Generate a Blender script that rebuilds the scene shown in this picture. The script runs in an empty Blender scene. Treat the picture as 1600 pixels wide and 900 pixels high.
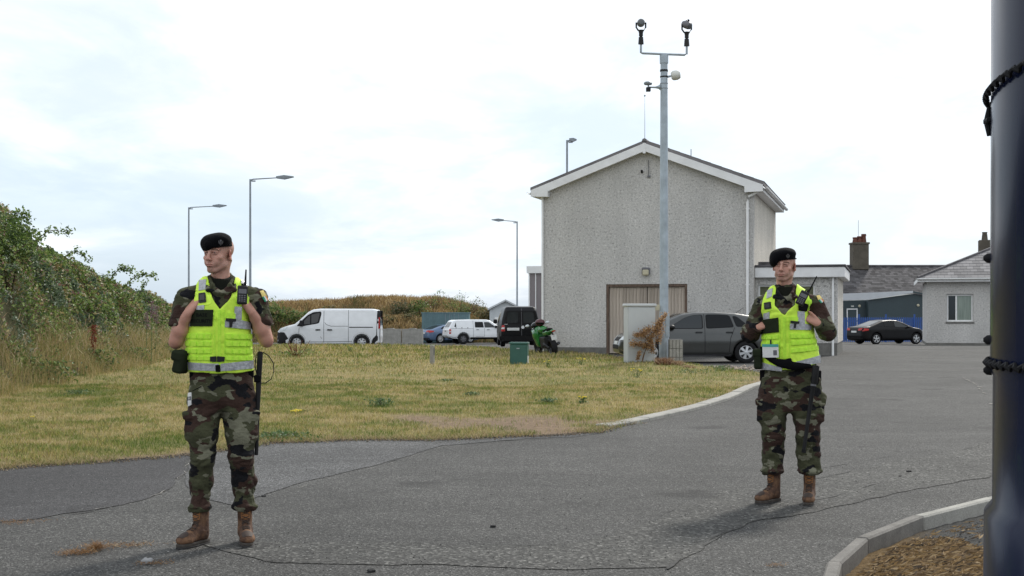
import bpy, math, random
import numpy as np
import openvdb
from mathutils import Vector, Matrix, geometry

R = math.radians
rng = np.random.default_rng(7)
random.seed(7)
SC = bpy.context.scene
COL = SC.collection

# ------------------------------------------------------------------ camera
FPX = 2150.0      # focal length in photograph pixels (1600 wide)
HC = 1.385        # eye height
HY = 492.0        # horizon row
cam_d = bpy.data.cameras.new("camera")
cam = bpy.data.objects.new("camera", cam_d)
COL.objects.link(cam)
cam.location = (0, 0, HC)
cam.rotation_euler = (R(90), 0, 0)
cam_d.sensor_width = 36.0
cam_d.lens = 36.0 * FPX / 1600.0
cam_d.shift_y = (HY - 450.0) / 1600.0
cam_d.clip_start = 0.05
cam_d.clip_end = 3000
SC.camera = cam

# ------------------------------------------------------------------ sky, sun, exposure
SUN_AZ = 30.0     # degrees to the right of +Y
SUN_EL = 42.0
world = bpy.data.worlds.new("World")
SC.world = world
world.use_nodes = True
wn, wl = world.node_tree.nodes, world.node_tree.links
wn.clear()
w_out = wn.new("ShaderNodeOutputWorld")
w_bg = wn.new("ShaderNodeBackground")
w_bg.inputs["Strength"].default_value = 0.1
w_sky = wn.new("ShaderNodeTexSky")
w_sky.sky_type = 'NISHITA'
w_sky.sun_disc = False
w_sky.sun_elevation = R(SUN_EL)
w_sky.sun_rotation = R(SUN_AZ)
w_sky.air_density = 1.0
w_sky.dust_density = 1.5
w_tc = wn.new("ShaderNodeTexCoord")
w_sep = wn.new("ShaderNodeSeparateXYZ")
wl.new(w_tc.outputs["Generated"], w_sep.inputs[0])
w_add = wn.new("ShaderNodeMath"); w_add.operation = 'MAXIMUM'; w_add.inputs[1].default_value = 0.0
wl.new(w_sep.outputs["Z"], w_add.inputs[0])
w_add2 = wn.new("ShaderNodeMath"); w_add2.operation = 'ADD'; w_add2.inputs[1].default_value = 0.11
wl.new(w_add.outputs[0], w_add2.inputs[0])
w_dx = wn.new("ShaderNodeMath"); w_dx.operation = 'DIVIDE'
w_dy = wn.new("ShaderNodeMath"); w_dy.operation = 'DIVIDE'
wl.new(w_sep.outputs["X"], w_dx.inputs[0]); wl.new(w_add2.outputs[0], w_dx.inputs[1])
wl.new(w_sep.outputs["Y"], w_dy.inputs[0]); wl.new(w_add2.outputs[0], w_dy.inputs[1])
w_cmb = wn.new("ShaderNodeCombineXYZ")
wl.new(w_dx.outputs[0], w_cmb.inputs[0]); wl.new(w_dy.outputs[0], w_cmb.inputs[1])
def w_noise(scale, detail, rough, dist, off):
    mp = wn.new("ShaderNodeMapping"); mp.inputs["Location"].default_value = off
    mp.inputs["Scale"].default_value = (1.0, 0.55, 1.0)
    wl.new(w_cmb.outputs[0], mp.inputs[0])
    n = wn.new("ShaderNodeTexNoise")
    n.inputs["Scale"].default_value = scale; n.inputs["Detail"].default_value = detail
    n.inputs["Roughness"].default_value = rough; n.inputs["Distortion"].default_value = dist
    wl.new(mp.outputs[0], n.inputs["Vector"])
    return n.outputs["Fac"]
def w_ramp(src, p0, p1, c0, c1):
    r = wn.new("ShaderNodeValToRGB")
    r.color_ramp.elements[0].position = p0; r.color_ramp.elements[0].color = c0
    r.color_ramp.elements[1].position = p1; r.color_ramp.elements[1].color = c1
    r.color_ramp.interpolation = 'EASE'
    wl.new(src, r.inputs[0]); return r.outputs[0]
def w_mix(fac, a, b, mode='MIX'):
    m = wn.new("ShaderNodeMix"); m.data_type = 'RGBA'; m.blend_type = mode
    if isinstance(fac, float): m.inputs["Factor"].default_value = fac
    else: wl.new(fac, m.inputs["Factor"])
    for s, v in (("A", a), ("B", b)):
        k = 6 if s == "A" else 7
        if isinstance(v, tuple): m.inputs[k].default_value = v
        else: wl.new(v, m.inputs[k])
    return m.outputs[2]
# thin high cloud everywhere, brighter heaped cloud where the masks allow
n1 = w_noise(0.55, 7.0, 0.55, 0.6, (3.1, 1.7, 0.0))
n2 = w_noise(1.6, 8.0, 0.6, 0.3, (0.0, 5.0, 2.0))
veil = w_mix(0.66, w_sky.outputs[0], (6.5, 8.3, 10.3, 1))
m1 = w_ramp(n1, 0.43, 0.66, (0, 0, 0, 1), (1, 1, 1, 1))
cloudcol = w_mix(w_ramp(n2, 0.35, 0.65, (0, 0, 0, 1), (1, 1, 1, 1)), (8.9, 9.5, 10.2, 1), (13.2, 13.3, 13.4, 1))
w_el = wn.new("ShaderNodeMapRange"); w_el.inputs["From Min"].default_value = 0.02; w_el.inputs["From Max"].default_value = 0.23
w_el.inputs["To Min"].default_value = 0.02; w_el.inputs["To Max"].default_value = 0.97
wl.new(w_sep.outputs["Z"], w_el.inputs["Value"])
w_fac = wn.new("ShaderNodeMath"); w_fac.operation = 'MULTIPLY_ADD'; w_fac.use_clamp = True
w_fac.inputs[1].default_value = 0.50
wl.new(m1, w_fac.inputs[0])
w_s2 = wn.new("ShaderNodeMath"); w_s2.operation = 'MULTIPLY'; w_s2.inputs[1].default_value = 0.75
wl.new(w_el.outputs[0], w_s2.inputs[0]); wl.new(w_s2.outputs[0], w_fac.inputs[2])
skycol = w_mix(w_fac.outputs[0], veil, cloudcol)
wl.new(skycol, w_bg.inputs["Color"])
wl.new(w_bg.outputs[0], w_out.inputs[0])

sun_d = bpy.data.lights.new("sun", 'SUN')
sun_d.energy = 2.9
sun_d.angle = R(8.0)
sun_d.color = (1.0, 0.95, 0.87)
sun = bpy.data.objects.new("sun", sun_d)
COL.objects.link(sun)
sdir = Vector((math.sin(R(SUN_AZ)) * math.cos(R(SUN_EL)), math.cos(R(SUN_AZ)) * math.cos(R(SUN_EL)), math.sin(R(SUN_EL))))
sun.rotation_euler = sdir.to_track_quat('Z', 'Y').to_euler()
SC.view_settings.view_transform = 'Standard'
SC.view_settings.look = 'None'
SC.view_settings.exposure = 0.14
SC.view_settings.gamma = 1.0
SC.view_settings.use_curve_mapping = False
SC.cycles.max_bounces = 6
SC.cycles.transparent_max_bounces = 6

# ------------------------------------------------------------------ helpers: tagging, meshes
def tag(o, label=None, cat=None, group=None, kind=None):
    if label: o['label'] = label
    if cat: o['category'] = cat
    if group: o['group'] = group
    if kind: o['kind'] = kind
    return o
def empty(name, loc=(0, 0, 0), rz=0.0):
    o = bpy.data.objects.new(name, None)
    o.empty_display_size = 0.2
    COL.objects.link(o); o.location = loc; o.rotation_euler = (0, 0, rz)
    return o
def mesh_np(name, V, F, mat=None, parent=None, smooth=True, col=None, loc=None):
    """V (N,3); F (M,3) or (M,4) int array, or a list of tuples"""
    me = bpy.data.meshes.new(name)
    V = np.asarray(V, dtype=np.float32)
    if isinstance(F, np.ndarray):
        k = F.shape[1]; M = F.shape[0]
        me.vertices.add(len(V)); me.vertices.foreach_set("co", V.ravel())
        me.loops.add(M * k); me.loops.foreach_set("vertex_index", F.astype(np.int32).ravel())
        me.polygons.add(M)
        me.polygons.foreach_set("loop_start", np.arange(0, M * k, k, dtype=np.int32))
        me.update(calc_edges=True)
    else:
        me.from_pydata([tuple(map(float, v)) for v in V], [], F)
        me.update()
    me.polygons.foreach_set("use_smooth", np.full(len(me.polygons), smooth, dtype=bool))
    if col is not None:
        ca = me.color_attributes.new("Col", 'FLOAT_COLOR', 'POINT')
        c4 = np.ones((len(V), 4), dtype=np.float32); c4[:, :3] = col
        ca.data.foreach_set("color", c4.ravel())
    if mat: me.materials.append(mat)
    o = bpy.data.objects.new(name, me)
    COL.objects.link(o)
    if parent: o.parent = parent
    if loc is not None: o.location = loc
    return o

class MB:
    """collects simple solids into one mesh"""
    def __init__(s): s.v = []; s.f = []
    def add(s, vs, fs):
        n = len(s.v); s.v += [tuple(v) for v in vs]; s.f += [tuple(i + n for i in f) for f in fs]; return s
    def box(s, lo, hi, M=None):
        x0, y0, z0 = lo; x1, y1, z1 = hi
        vs = [Vector(p) for p in ((x0,y0,z0),(x1,y0,z0),(x1,y1,z0),(x0,y1,z0),(x0,y0,z1),(x1,y0,z1),(x1,y1,z1),(x0,y1,z1))]
        if M is not None: vs = [M @ v for v in vs]
        return s.add(vs, [(0,3,2,1),(4,5,6,7),(0,1,5,4),(1,2,6,5),(2,3,7,6),(3,0,4,7)])
    def bbox(s, lo, hi, b=0.01, M=None):
        """box with chamfered vertical and horizontal edges"""
        c = (Vector(lo) + Vector(hi)) / 2; h = (Vector(hi) - Vector(lo)) / 2
        vs = []; idx = {}
        for sx in (-1, 1):
            for sy in (-1, 1):
                for sz in (-1, 1):
                    for ax in range(3):
                        p = [sx * h[0], sy * h[1], sz * h[2]]
                        for a in range(3):
                            if a != ax: p[a] -= (sx, sy, sz)[a] * b
                        idx[(sx, sy, sz, ax)] = len(vs)
                        q = Vector(p) + c
                        vs.append(M @ q if M is not None else q)
        fs = []
        for ax in range(3):
            o = [a for a in range(3) if a != ax]
            for sg in (-1, 1):
                ring = []
                for s1, s2 in ((-1, -1), (1, -1), (1, 1), (-1, 1)):
                    k = [0, 0, 0]; k[ax] = sg; k[o[0]] = s1; k[o[1]] = s2
                    ring.append(idx[(k[0], k[1], k[2], ax)])
                if (sg == 1) == (ax == 1): ring.reverse()
                fs.append(tuple(ring))
        for ax in range(3):           # edge along ax
            o = [a for a in range(3) if a != ax]
            for s1 in (-1, 1):
                for s2 in (-1, 1):
                    k0 = [0, 0, 0]; k0[ax] = -1; k0[o[0]] = s1; k0[o[1]] = s2
                    k1 = list(k0); k1[ax] = 1
                    q = (idx[(*k0, o[0])], idx[(*k1, o[0])], idx[(*k1, o[1])], idx[(*k0, o[1])])
                    if (s1 * s2 == 1) == (ax == 1): q = q[::-1]
                    fs.append(q)
        for sx in (-1, 1):
            for sy in (-1, 1):
                for sz in (-1, 1):
                    t = (idx[(sx, sy, sz, 0)], idx[(sx, sy, sz, 1)], idx[(sx, sy, sz, 2)])
                    if sx * sy * sz < 0: t = t[::-1]
                    fs.append(t)
        return s.add(vs, fs)
    def tube(s, pts, r, n=8, caps=True):
        pts = [Vector(p) for p in pts]
        rr = r if isinstance(r, (list, tuple)) else [r] * len(pts)
        rings = []
        up = Vector((0, 0, 1))
        for i, p in enumerate(pts):
            d = (pts[min(i + 1, len(pts) - 1)] - pts[max(i - 1, 0)]).normalized()
            a = up if abs(d.dot(up)) < 0.95 else Vector((1, 0, 0))
            u = d.cross(a).normalized(); w = u.cross(d).normalized()
            rings.append([p + (u * math.cos(2 * math.pi * k / n) + w * math.sin(2 * math.pi * k / n)) * rr[i] for k in range(n)])
        vs = [v for rg in rings for v in rg]; fs = []
        for i in range(len(pts) - 1):
            for k in range(n):
                a, b = i * n + k, i * n + (k + 1) % n
                fs.append((a, a + n, b + n, b))
        if caps:
            fs.append(tuple(range(n))); fs.append(tuple(reversed(range((len(pts) - 1) * n, len(pts) * n))))
        return s.add(vs, fs)
    def lathe(s, prof, n=24, M=None):
        """prof [(r, z)] about the z axis"""
        vs = []; fs = []
        for r_, z_ in prof:
            for k in range(n):
                v = Vector((r_ * math.cos(2 * math.pi * k / n), r_ * math.sin(2 * math.pi * k / n), z_))
                vs.append(M @ v if M is not None else v)
        for i in range(len(prof) - 1):
            for k in range(n):
                a, b = i * n + k, i * n + (k + 1) % n
                fs.append((a, b, b + n, a + n))
        return s.add(vs, fs)
    def prism(s, poly, y0, y1, M=None):
        """poly [(x,z)] extruded along y"""
        n = len(poly)
        vs = [Vector((x, y0, z)) for x, z in poly] + [Vector((x, y1, z)) for x, z in poly]
        if M is not None: vs = [M @ v for v in vs]
        fs = [tuple(range(n)), tuple(reversed(range(n, 2 * n)))]
        for i in range(n):
            j = (i + 1) % n
            fs.append((i, i + n, j + n, j))
        return s.add(vs, fs)
    def build(s, name, mat=None, parent=None, smooth=False, fix=True):
        me = bpy.data.meshes.new(name)
        me.from_pydata([tuple(v) for v in s.v], [], s.f)
        if fix:
            import bmesh
            b = bmesh.new(); b.from_mesh(me)
            bmesh.ops.recalc_face_normals(b, faces=b.faces[:]); b.to_mesh(me); b.free()
        me.polygons.foreach_set("use_smooth", np.full(len(me.polygons), smooth, dtype=bool))
        me.update()
        if smooth:
            me.set_sharp_from_angle(angle=R(40))
        if mat: me.materials.append(mat)
        o = bpy.data.objects.new(name, me)
        COL.objects.link(o)
        if parent: o.parent = parent
        return o

def copy_tree(o, parent=None):
    c = o.copy(); COL.objects.link(c)
    if parent: c.parent = parent
    for ch in list(o.children): copy_tree(ch, c)
    return c

# ------------------------------------------------------------------ helpers: noise
def vnoise(p, scale=1.0, seed=0):
    p = np.asarray(p, dtype=np.float64) * scale
    i = np.floor(p).astype(np.int64); f = p - i
    f = f * f * f * (f * (f * 6 - 15) + 10)
    def h(a, b, c):
        n = (a * 374761393 + b * 668265263 + c * 1274126177 + seed * 362437) & 0x7fffffff
        n = ((n ^ (n >> 13)) * 1274126177) & 0x7fffffff
        n = n ^ (n >> 16)
        return (n & 0xffff) / 32767.5 - 1.0
    x, y, z = i[..., 0], i[..., 1], i[..., 2]
    fx, fy, fz = f[..., 0], f[..., 1], f[..., 2]
    r = 0
    for dx in (0, 1):
        for dy in (0, 1):
            for dz in (0, 1):
                w = (fx if dx else 1 - fx) * (fy if dy else 1 - fy) * (fz if dz else 1 - fz)
                r = r + w * h(x + dx, y + dy, z + dz)
    return r
def fbm(p, scale=1.0, oct=3, seed=0):
    r = 0; a = 1.0; t = 0
    for k in range(oct):
        r = r + a * vnoise(p, scale * 2 ** k, seed + k * 17); t += a; a *= 0.5
    return r / t
def sstep(a, b, x):
    t = np.clip((x - a) / (b - a), 0, 1); return t * t * (3 - 2 * t)

# ------------------------------------------------------------------ helpers: distance fields
def smin(a, b, k):
    if k <= 0: return np.minimum(a, b)
    h = np.maximum(k - np.abs(a - b), 0) / k
    return np.minimum(a, b) - h * h * k * 0.25
def smax(a, b, k): return -smin(-a, -b, k)

class SDF:
    def __init__(s, lo, hi, h):
        s.lo = np.array(lo, dtype=float); s.h = float(h)
        s.n = (np.ceil((np.array(hi) - s.lo) / h)).astype(int) + 1
        s.a = np.full(tuple(s.n), 1.0, dtype=np.float32)
        s.ax = [(s.lo[i] + np.arange(s.n[i]) * h).astype(np.float32) for i in range(3)]
    def sl(s, lo, hi):
        i0 = np.maximum(np.floor((np.array(lo) - s.lo) / s.h).astype(int), 0)
        i1 = np.minimum(np.ceil((np.array(hi) - s.lo) / s.h).astype(int) + 1, s.n)
        return tuple(slice(a, max(a, b)) for a, b in zip(i0, i1))
    def grid(s, sl):
        return (s.ax[0][sl[0]][:, None, None], s.ax[1][sl[1]][None, :, None], s.ax[2][sl[2]][None, None, :])
    def op(s, fn, lo, hi, k=0.0, mode='add'):
        m = k + 3 * s.h
        sl = s.sl(np.array(lo) - m, np.array(hi) + m)
        if min(x.stop - x.start for x in sl) <= 0: return s
        d = fn(*s.grid(sl)).astype(np.float32)
        if mode == 'add': s.a[sl] = smin(s.a[sl], d, k)
        elif mode == 'sub': s.a[sl] = smax(s.a[sl], -d, k)
        else: s.a[sl] = smax(s.a[sl], d, k)
        return s
    def cone(s, a, b, ra, rb, k=0.0, mode='add', u=None, su=1.0):
        a = np.array(a, dtype=float); b = np.array(b, dtype=float); ab = b - a; L2 = float(ab @ ab) + 1e-12
        def fn(X, Y, Z):
            px, py, pz = X - a[0], Y - a[1], Z - a[2]
            t = np.clip((px * ab[0] + py * ab[1] + pz * ab[2]) / L2, 0, 1)
            qx, qy, qz = px - t * ab[0], py - t * ab[1], pz - t * ab[2]
            if u is not None:
                dd = (qx * u[0] + qy * u[1] + qz * u[2]) * (su - 1)
                qx, qy, qz = qx + dd * u[0], qy + dd * u[1], qz + dd * u[2]
            return np.sqrt(qx * qx + qy * qy + qz * qz) - (ra + (rb - ra) * t)
        r = max(ra, rb) * (1.0 if u is None else max(1.0, 1.0 / su))
        return s.op(fn, np.minimum(a, b) - r, np.maximum(a, b) + r, k, mode)
    def ell(s, c, r, k=0.0, mode='add', rot=None):
        c = np.array(c, dtype=float); r = np.array(r, dtype=float)
        M = np.array(rot) if rot is not None else None
        def fn(X, Y, Z):
            x, y, z = X - c[0], Y - c[1], Z - c[2]
            if M is not None:
                x, y, z = (M[0, 0] * x + M[1, 0] * y + M[2, 0] * z, M[0, 1] * x + M[1, 1] * y + M[2, 1] * z, M[0, 2] * x + M[1, 2] * y + M[2, 2] * z)
            k0 = np.sqrt((x / r[0]) ** 2 + (y / r[1]) ** 2 + (z / r[2]) ** 2)
            k1 = np.sqrt((x / r[0] ** 2) ** 2 + (y / r[1] ** 2) ** 2 + (z / r[2] ** 2) ** 2) + 1e-9
            return k0 * (k0 - 1) / k1
        e = r.max() if M is not None else r
        return s.op(fn, c - e, c + e, k, mode)
    def box(s, c, half, rad=0.01, k=0.0, mode='add', rot=None):
        c = np.array(c, dtype=float); hf = np.array(half, dtype=float) - rad
        M = np.array(rot) if rot is not None else None
        def fn(X, Y, Z):
            x, y, z = X - c[0], Y - c[1], Z - c[2]
            if M is not None:
                x, y, z = (M[0, 0] * x + M[1, 0] * y + M[2, 0] * z, M[0, 1] * x + M[1, 1] * y + M[2, 1] * z, M[0, 2] * x + M[1, 2] * y + M[2, 2] * z)
            qx, qy, qz = np.abs(x) - hf[0], np.abs(y) - hf[1], np.abs(z) - hf[2]
            return np.sqrt(np.maximum(qx, 0) ** 2 + np.maximum(qy, 0) ** 2 + np.maximum(qz, 0) ** 2) + np.minimum(np.maximum(qx, np.maximum(qy, qz)), 0) - rad
        e = np.full(3, np.linalg.norm(half)) if M is not None else np.array(half)
        return s.op(fn, c - e, c + e, k, mode)
    def loft(s, zs, cx, cy, a, b, k=0.0, mode='add', n=2.0, sm=0.02):
        """stack of (super)ellipses along z"""
        zs = np.array(zs, dtype=float); o = np.argsort(zs)
        def it(v, z):
            v = np.array(v, dtype=float) if np.ndim(v) else np.full(len(zs), float(v))
            r = 0
            for dz in (-sm, -sm / 2, 0, sm / 2, sm): r = r + np.interp(z + dz, zs[o], v[o])
            return r / 5
        z0, z1 = zs.min(), zs.max()
        A = np.max(a); B = np.max(b)
        def fn(X, Y, Z):
            x = X - it(cx, Z); y = Y - it(cy, Z)
            rho = ((np.abs(x) / it(a, Z)) ** n + (np.abs(y) / it(b, Z)) ** n) ** (1.0 / n) + 1e-6
            d = (rho - 1) / rho * np.sqrt(x * x + y * y)
            dz = np.maximum(z0 - Z, Z - z1)
            return smax(d, dz + 0 * d, 0.02)
        return s.op(fn, (np.min(cx) - A, np.min(cy) - B, z0), (np.max(cx) + A, np.max(cy) + B, z1), k, mode)
    def quads(s, clip=True):
        g = openvdb.FloatGrid(1.0)
        a = np.clip(s.a, -4 * s.h, 4 * s.h).astype(np.float32)
        g.copyFromArray(a)
        p, q = g.convertToQuads(0.0)
        return p * s.h + s.lo, q[:, ::-1].copy()
    def hmap(s, axis, sign):
        """first surface met when looking along -sign*axis; returns callable(u, v) with u, v the other two axes"""
        a = np.moveaxis(s.a, axis, 2)
        if sign > 0: a = a[:, :, ::-1]
        ins = a < 0
        hit = ins.any(axis=2); idx = ins.argmax(axis=2)
        i1 = np.clip(idx, 1, a.shape[2] - 1)
        A = np.take_along_axis(a, (i1 - 1)[:, :, None], 2)[:, :, 0]; B = np.take_along_axis(a, i1[:, :, None], 2)[:, :, 0]
        A = np.clip(A, 0, 2 * s.h); B = np.clip(B, -2 * s.h, 0)
        t = A / (A - B + 1e-9)
        pos = (i1 - 1 + t)
        if sign > 0: pos = a.shape[2] - 1 - pos
        H = s.lo[axis] + pos * s.h
        H = np.where(hit, H, np.nan)
        for _ in range(12):
            m = np.isnan(H)
            if not m.any(): break
            P_ = np.pad(H, 1, constant_values=np.nan)
            st = np.stack([P_[:-2, 1:-1], P_[2:, 1:-1], P_[1:-1, :-2], P_[1:-1, 2:]])
            c = (~np.isnan(st)).sum(0); sm_ = np.nansum(st, 0)
            H = np.where(m & (c > 0), sm_ / np.maximum(c, 1), H)
        H = np.where(np.isnan(H), np.nanmean(H), H)
        oth = [i for i in range(3) if i != axis]
        lo = s.lo[oth]; h = s.h; n = np.array(H.shape)
        def f(u, v):
            u = np.clip((np.asarray(u) - lo[0]) / h, 0, n[0] - 1.001); v = np.clip((np.asarray(v) - lo[1]) / h, 0, n[1] - 1.001)
            i = u.astype(int); j = v.astype(int); fu = u - i; fv = v - j
            return (H[i, j] * (1 - fu) * (1 - fv) + H[i + 1, j] * fu * (1 - fv) + H[i, j + 1] * (1 - fu) * fv + H[i + 1, j + 1] * fu * fv)
        f.axis = axis; f.sign = sign
        return f

def poly_sd(poly):
    """signed distance to a polygon, callable on broadcastable arrays"""
    P_ = np.array(poly, dtype=float)
    def f(x, z):
        x, z = np.broadcast_arrays(np.asarray(x, dtype=float), np.asarray(z, dtype=float))
        d = np.full(x.shape, 1e9); ins = np.zeros(x.shape, dtype=bool)
        for i in range(len(P_)):
            a = P_[i]; b = P_[i - 1]
            ex, ez = b[0] - a[0], b[1] - a[1]; wx, wz = x - a[0], z - a[1]
            t = np.clip((wx * ex + wz * ez) / (ex * ex + ez * ez + 1e-12), 0, 1)
            d = np.minimum(d, (wx - ex * t) ** 2 + (wz - ez * t) ** 2)
            c = ((a[1] > z) != (b[1] > z)) & (x < (b[0] - a[0]) * (z - a[1]) / (b[1] - a[1] + 1e-12) + a[0])
            ins ^= c
        return np.where(ins, -1, 1) * np.sqrt(d)
    return f

def round_poly(poly, r, n=3):
    out = []
    N = len(poly)
    for i in range(N):
        p0, p1, p2 = Vector(poly[i - 1]), Vector(poly[i]), Vector(poly[(i + 1) % N])
        a = (p0 - p1); b = (p2 - p1)
        ra = min(r, a.length * 0.45); rb = min(r, b.length * 0.45)
        A = p1 + a.normalized() * ra; B = p1 + b.normalized() * rb
        for k in range(n + 1):
            t = k / n
            out.append(tuple(A * (1 - t) ** 2 + p1 * 2 * t * (1 - t) + B * t * t))
    return out

def drape(hm, poly, off, name, mat, parent=None, step=0.03, thick=0.02, fn=None, smooth=True, mesh2d=None, bulge=0.0):
    """a sheet with thickness laid on a surface: poly in the two axes other than hm.axis"""
    ax, sg = hm.axis, hm.sign
    if mesh2d is not None:
        vs, fs = mesh2d
        V2 = [Vector(v) for v in vs]; F = [list(f) for f in fs]
    else:
        pl = [Vector(p) for p in poly]
        pts = []
        N = len(pl)
        for i in range(N):
            a, b = pl[i], pl[(i + 1) % N]; m = max(1, int((b - a).length / step))
            for k in range(m): pts.append(a.lerp(b, k / m))
        nb = len(pts)
        sd = poly_sd([tuple(p) for p in pts])
        x0, x1 = min(p.x for p in pts), max(p.x for p in pts); z0, z1 = min(p.y for p in pts), max(p.y for p in pts)
        xs = np.arange(x0 + step * 0.5, x1, step); zs = np.arange(z0 + step * 0.5, z1, step)
        if len(xs) and len(zs):
            gx, gz = np.meshgrid(xs, zs, indexing='ij'); dd = sd(gx, gz)
            for a, b in zip(gx[dd < -step * 0.4], gz[dd < -step * 0.4]): pts.append(Vector((a, b)))
        r = geometry.delaunay_2d_cdt(pts, [], [list(range(nb))], 1, 1e-6)
        V2, F = r[0], r[2]
    U = np.array([[v[0], v[1]] for v in V2])
    e = 0.006
    H = hm(U[:, 0], U[:, 1])
    du = (hm(U[:, 0] + e, U[:, 1]) - hm(U[:, 0] - e, U[:, 1])) / (2 * e)
    dv = (hm(U[:, 0], U[:, 1] + e) - hm(U[:, 0], U[:, 1] - e)) / (2 * e)
    du = np.clip(du, -3, 3); dv = np.clip(dv, -3, 3)
    nl = np.sqrt(1 + du * du + dv * dv)
    oth = [i for i in range(3) if i != ax]
    Nn = np.zeros((len(U), 3)); Nn[:, ax] = sg / nl; Nn[:, oth[0]] = -sg * du / nl; Nn[:, oth[1]] = -sg * dv / nl
    P_ = np.zeros((len(U), 3)); P_[:, ax] = H; P_[:, oth[0]] = U[:, 0]; P_[:, oth[1]] = U[:, 1]
    o_ = np.full(len(U), off)
    if fn is not None: o_ = o_ + fn(U[:, 0], U[:, 1])
    if bulge and mesh2d is None:
        o_ = o_ + bulge * sstep(0, 1, np.clip(-sd(U[:, 0], U[:, 1]) / (abs(bulge) * 2), 0, 1))
    top = P_ + Nn * o_[:, None]
    # boundary edges
    cnt = {}
    for f in F:
        for i in range(len(f)):
            a, b = f[i], f[(i + 1) % len(f)]
            k = (min(a, b), max(a, b)); cnt.setdefault(k, []).append((a, b))
    bnd = [v[0] for v in cnt.values() if len(v) == 1]
    bi = sorted({i for e_ in bnd for i in e_}); mp = {i: len(top) + k for k, i in enumerate(bi)}
    low = top[bi] - Nn[bi] * thick
    V = np.vstack([top, low])
    fl = [tuple(f) for f in F] + [(a, mp[a], mp[b], b) for a, b in bnd]
    # orientation
    a, b, c = (V[F[0][0]], V[F[0][1]], V[F[0][2]])
    nn = np.cross(b - a, c - a)
    if nn @ Nn[F[0][0]] < 0: fl = [f[::-1] for f in fl]
    o = mesh_np(name, V, fl, mat, parent, smooth)
    if smooth: o.data.set_sharp_from_angle(angle=R(45))
    return o

def text2d(txt, size, font_bold=True):
    cu = bpy.data.curves.new("lettering", 'FONT'); cu.body = txt; cu.size = size
    cu.align_x = 'CENTER'; cu.align_y = 'CENTER'; cu.resolution_u = 2
    if font_bold: cu.offset = size * 0.02
    o = bpy.data.objects.new("lettering", cu); COL.objects.link(o)
    bpy.context.view_layer.update()
    me = o.to_mesh()
    vs = [(v.co.x, v.co.y) for v in me.vertices]; fs = [tuple(p.vertices) for p in me.polygons]
    o.to_mesh_clear(); bpy.data.objects.remove(o); bpy.data.curves.remove(cu)
    return vs, fs

def vnormals(V, Q):
    a, b, c, d = V[Q[:, 0]], V[Q[:, 1]], V[Q[:, 2]], V[Q[:, 3]]
    n = np.cross(c - a, d - b)
    N = np.zeros_like(V)
    for k in range(4): np.add.at(N, Q[:, k], n)
    return N / (np.linalg.norm(N, axis=1, keepdims=True) + 1e-12)

# ------------------------------------------------------------------ helpers: picture to place
def gp(px, py, z=0.0):
    """point of the plane of height z seen at a pixel of the photograph"""
    Y = FPX * (HC - z) / (py - HY)
    return ((px - 800) / FPX * Y, Y)
def atx(px, Y): return (px - 800) / FPX * Y
def atz(py, Y): return HC + (HY - py) / FPX * Y

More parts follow.
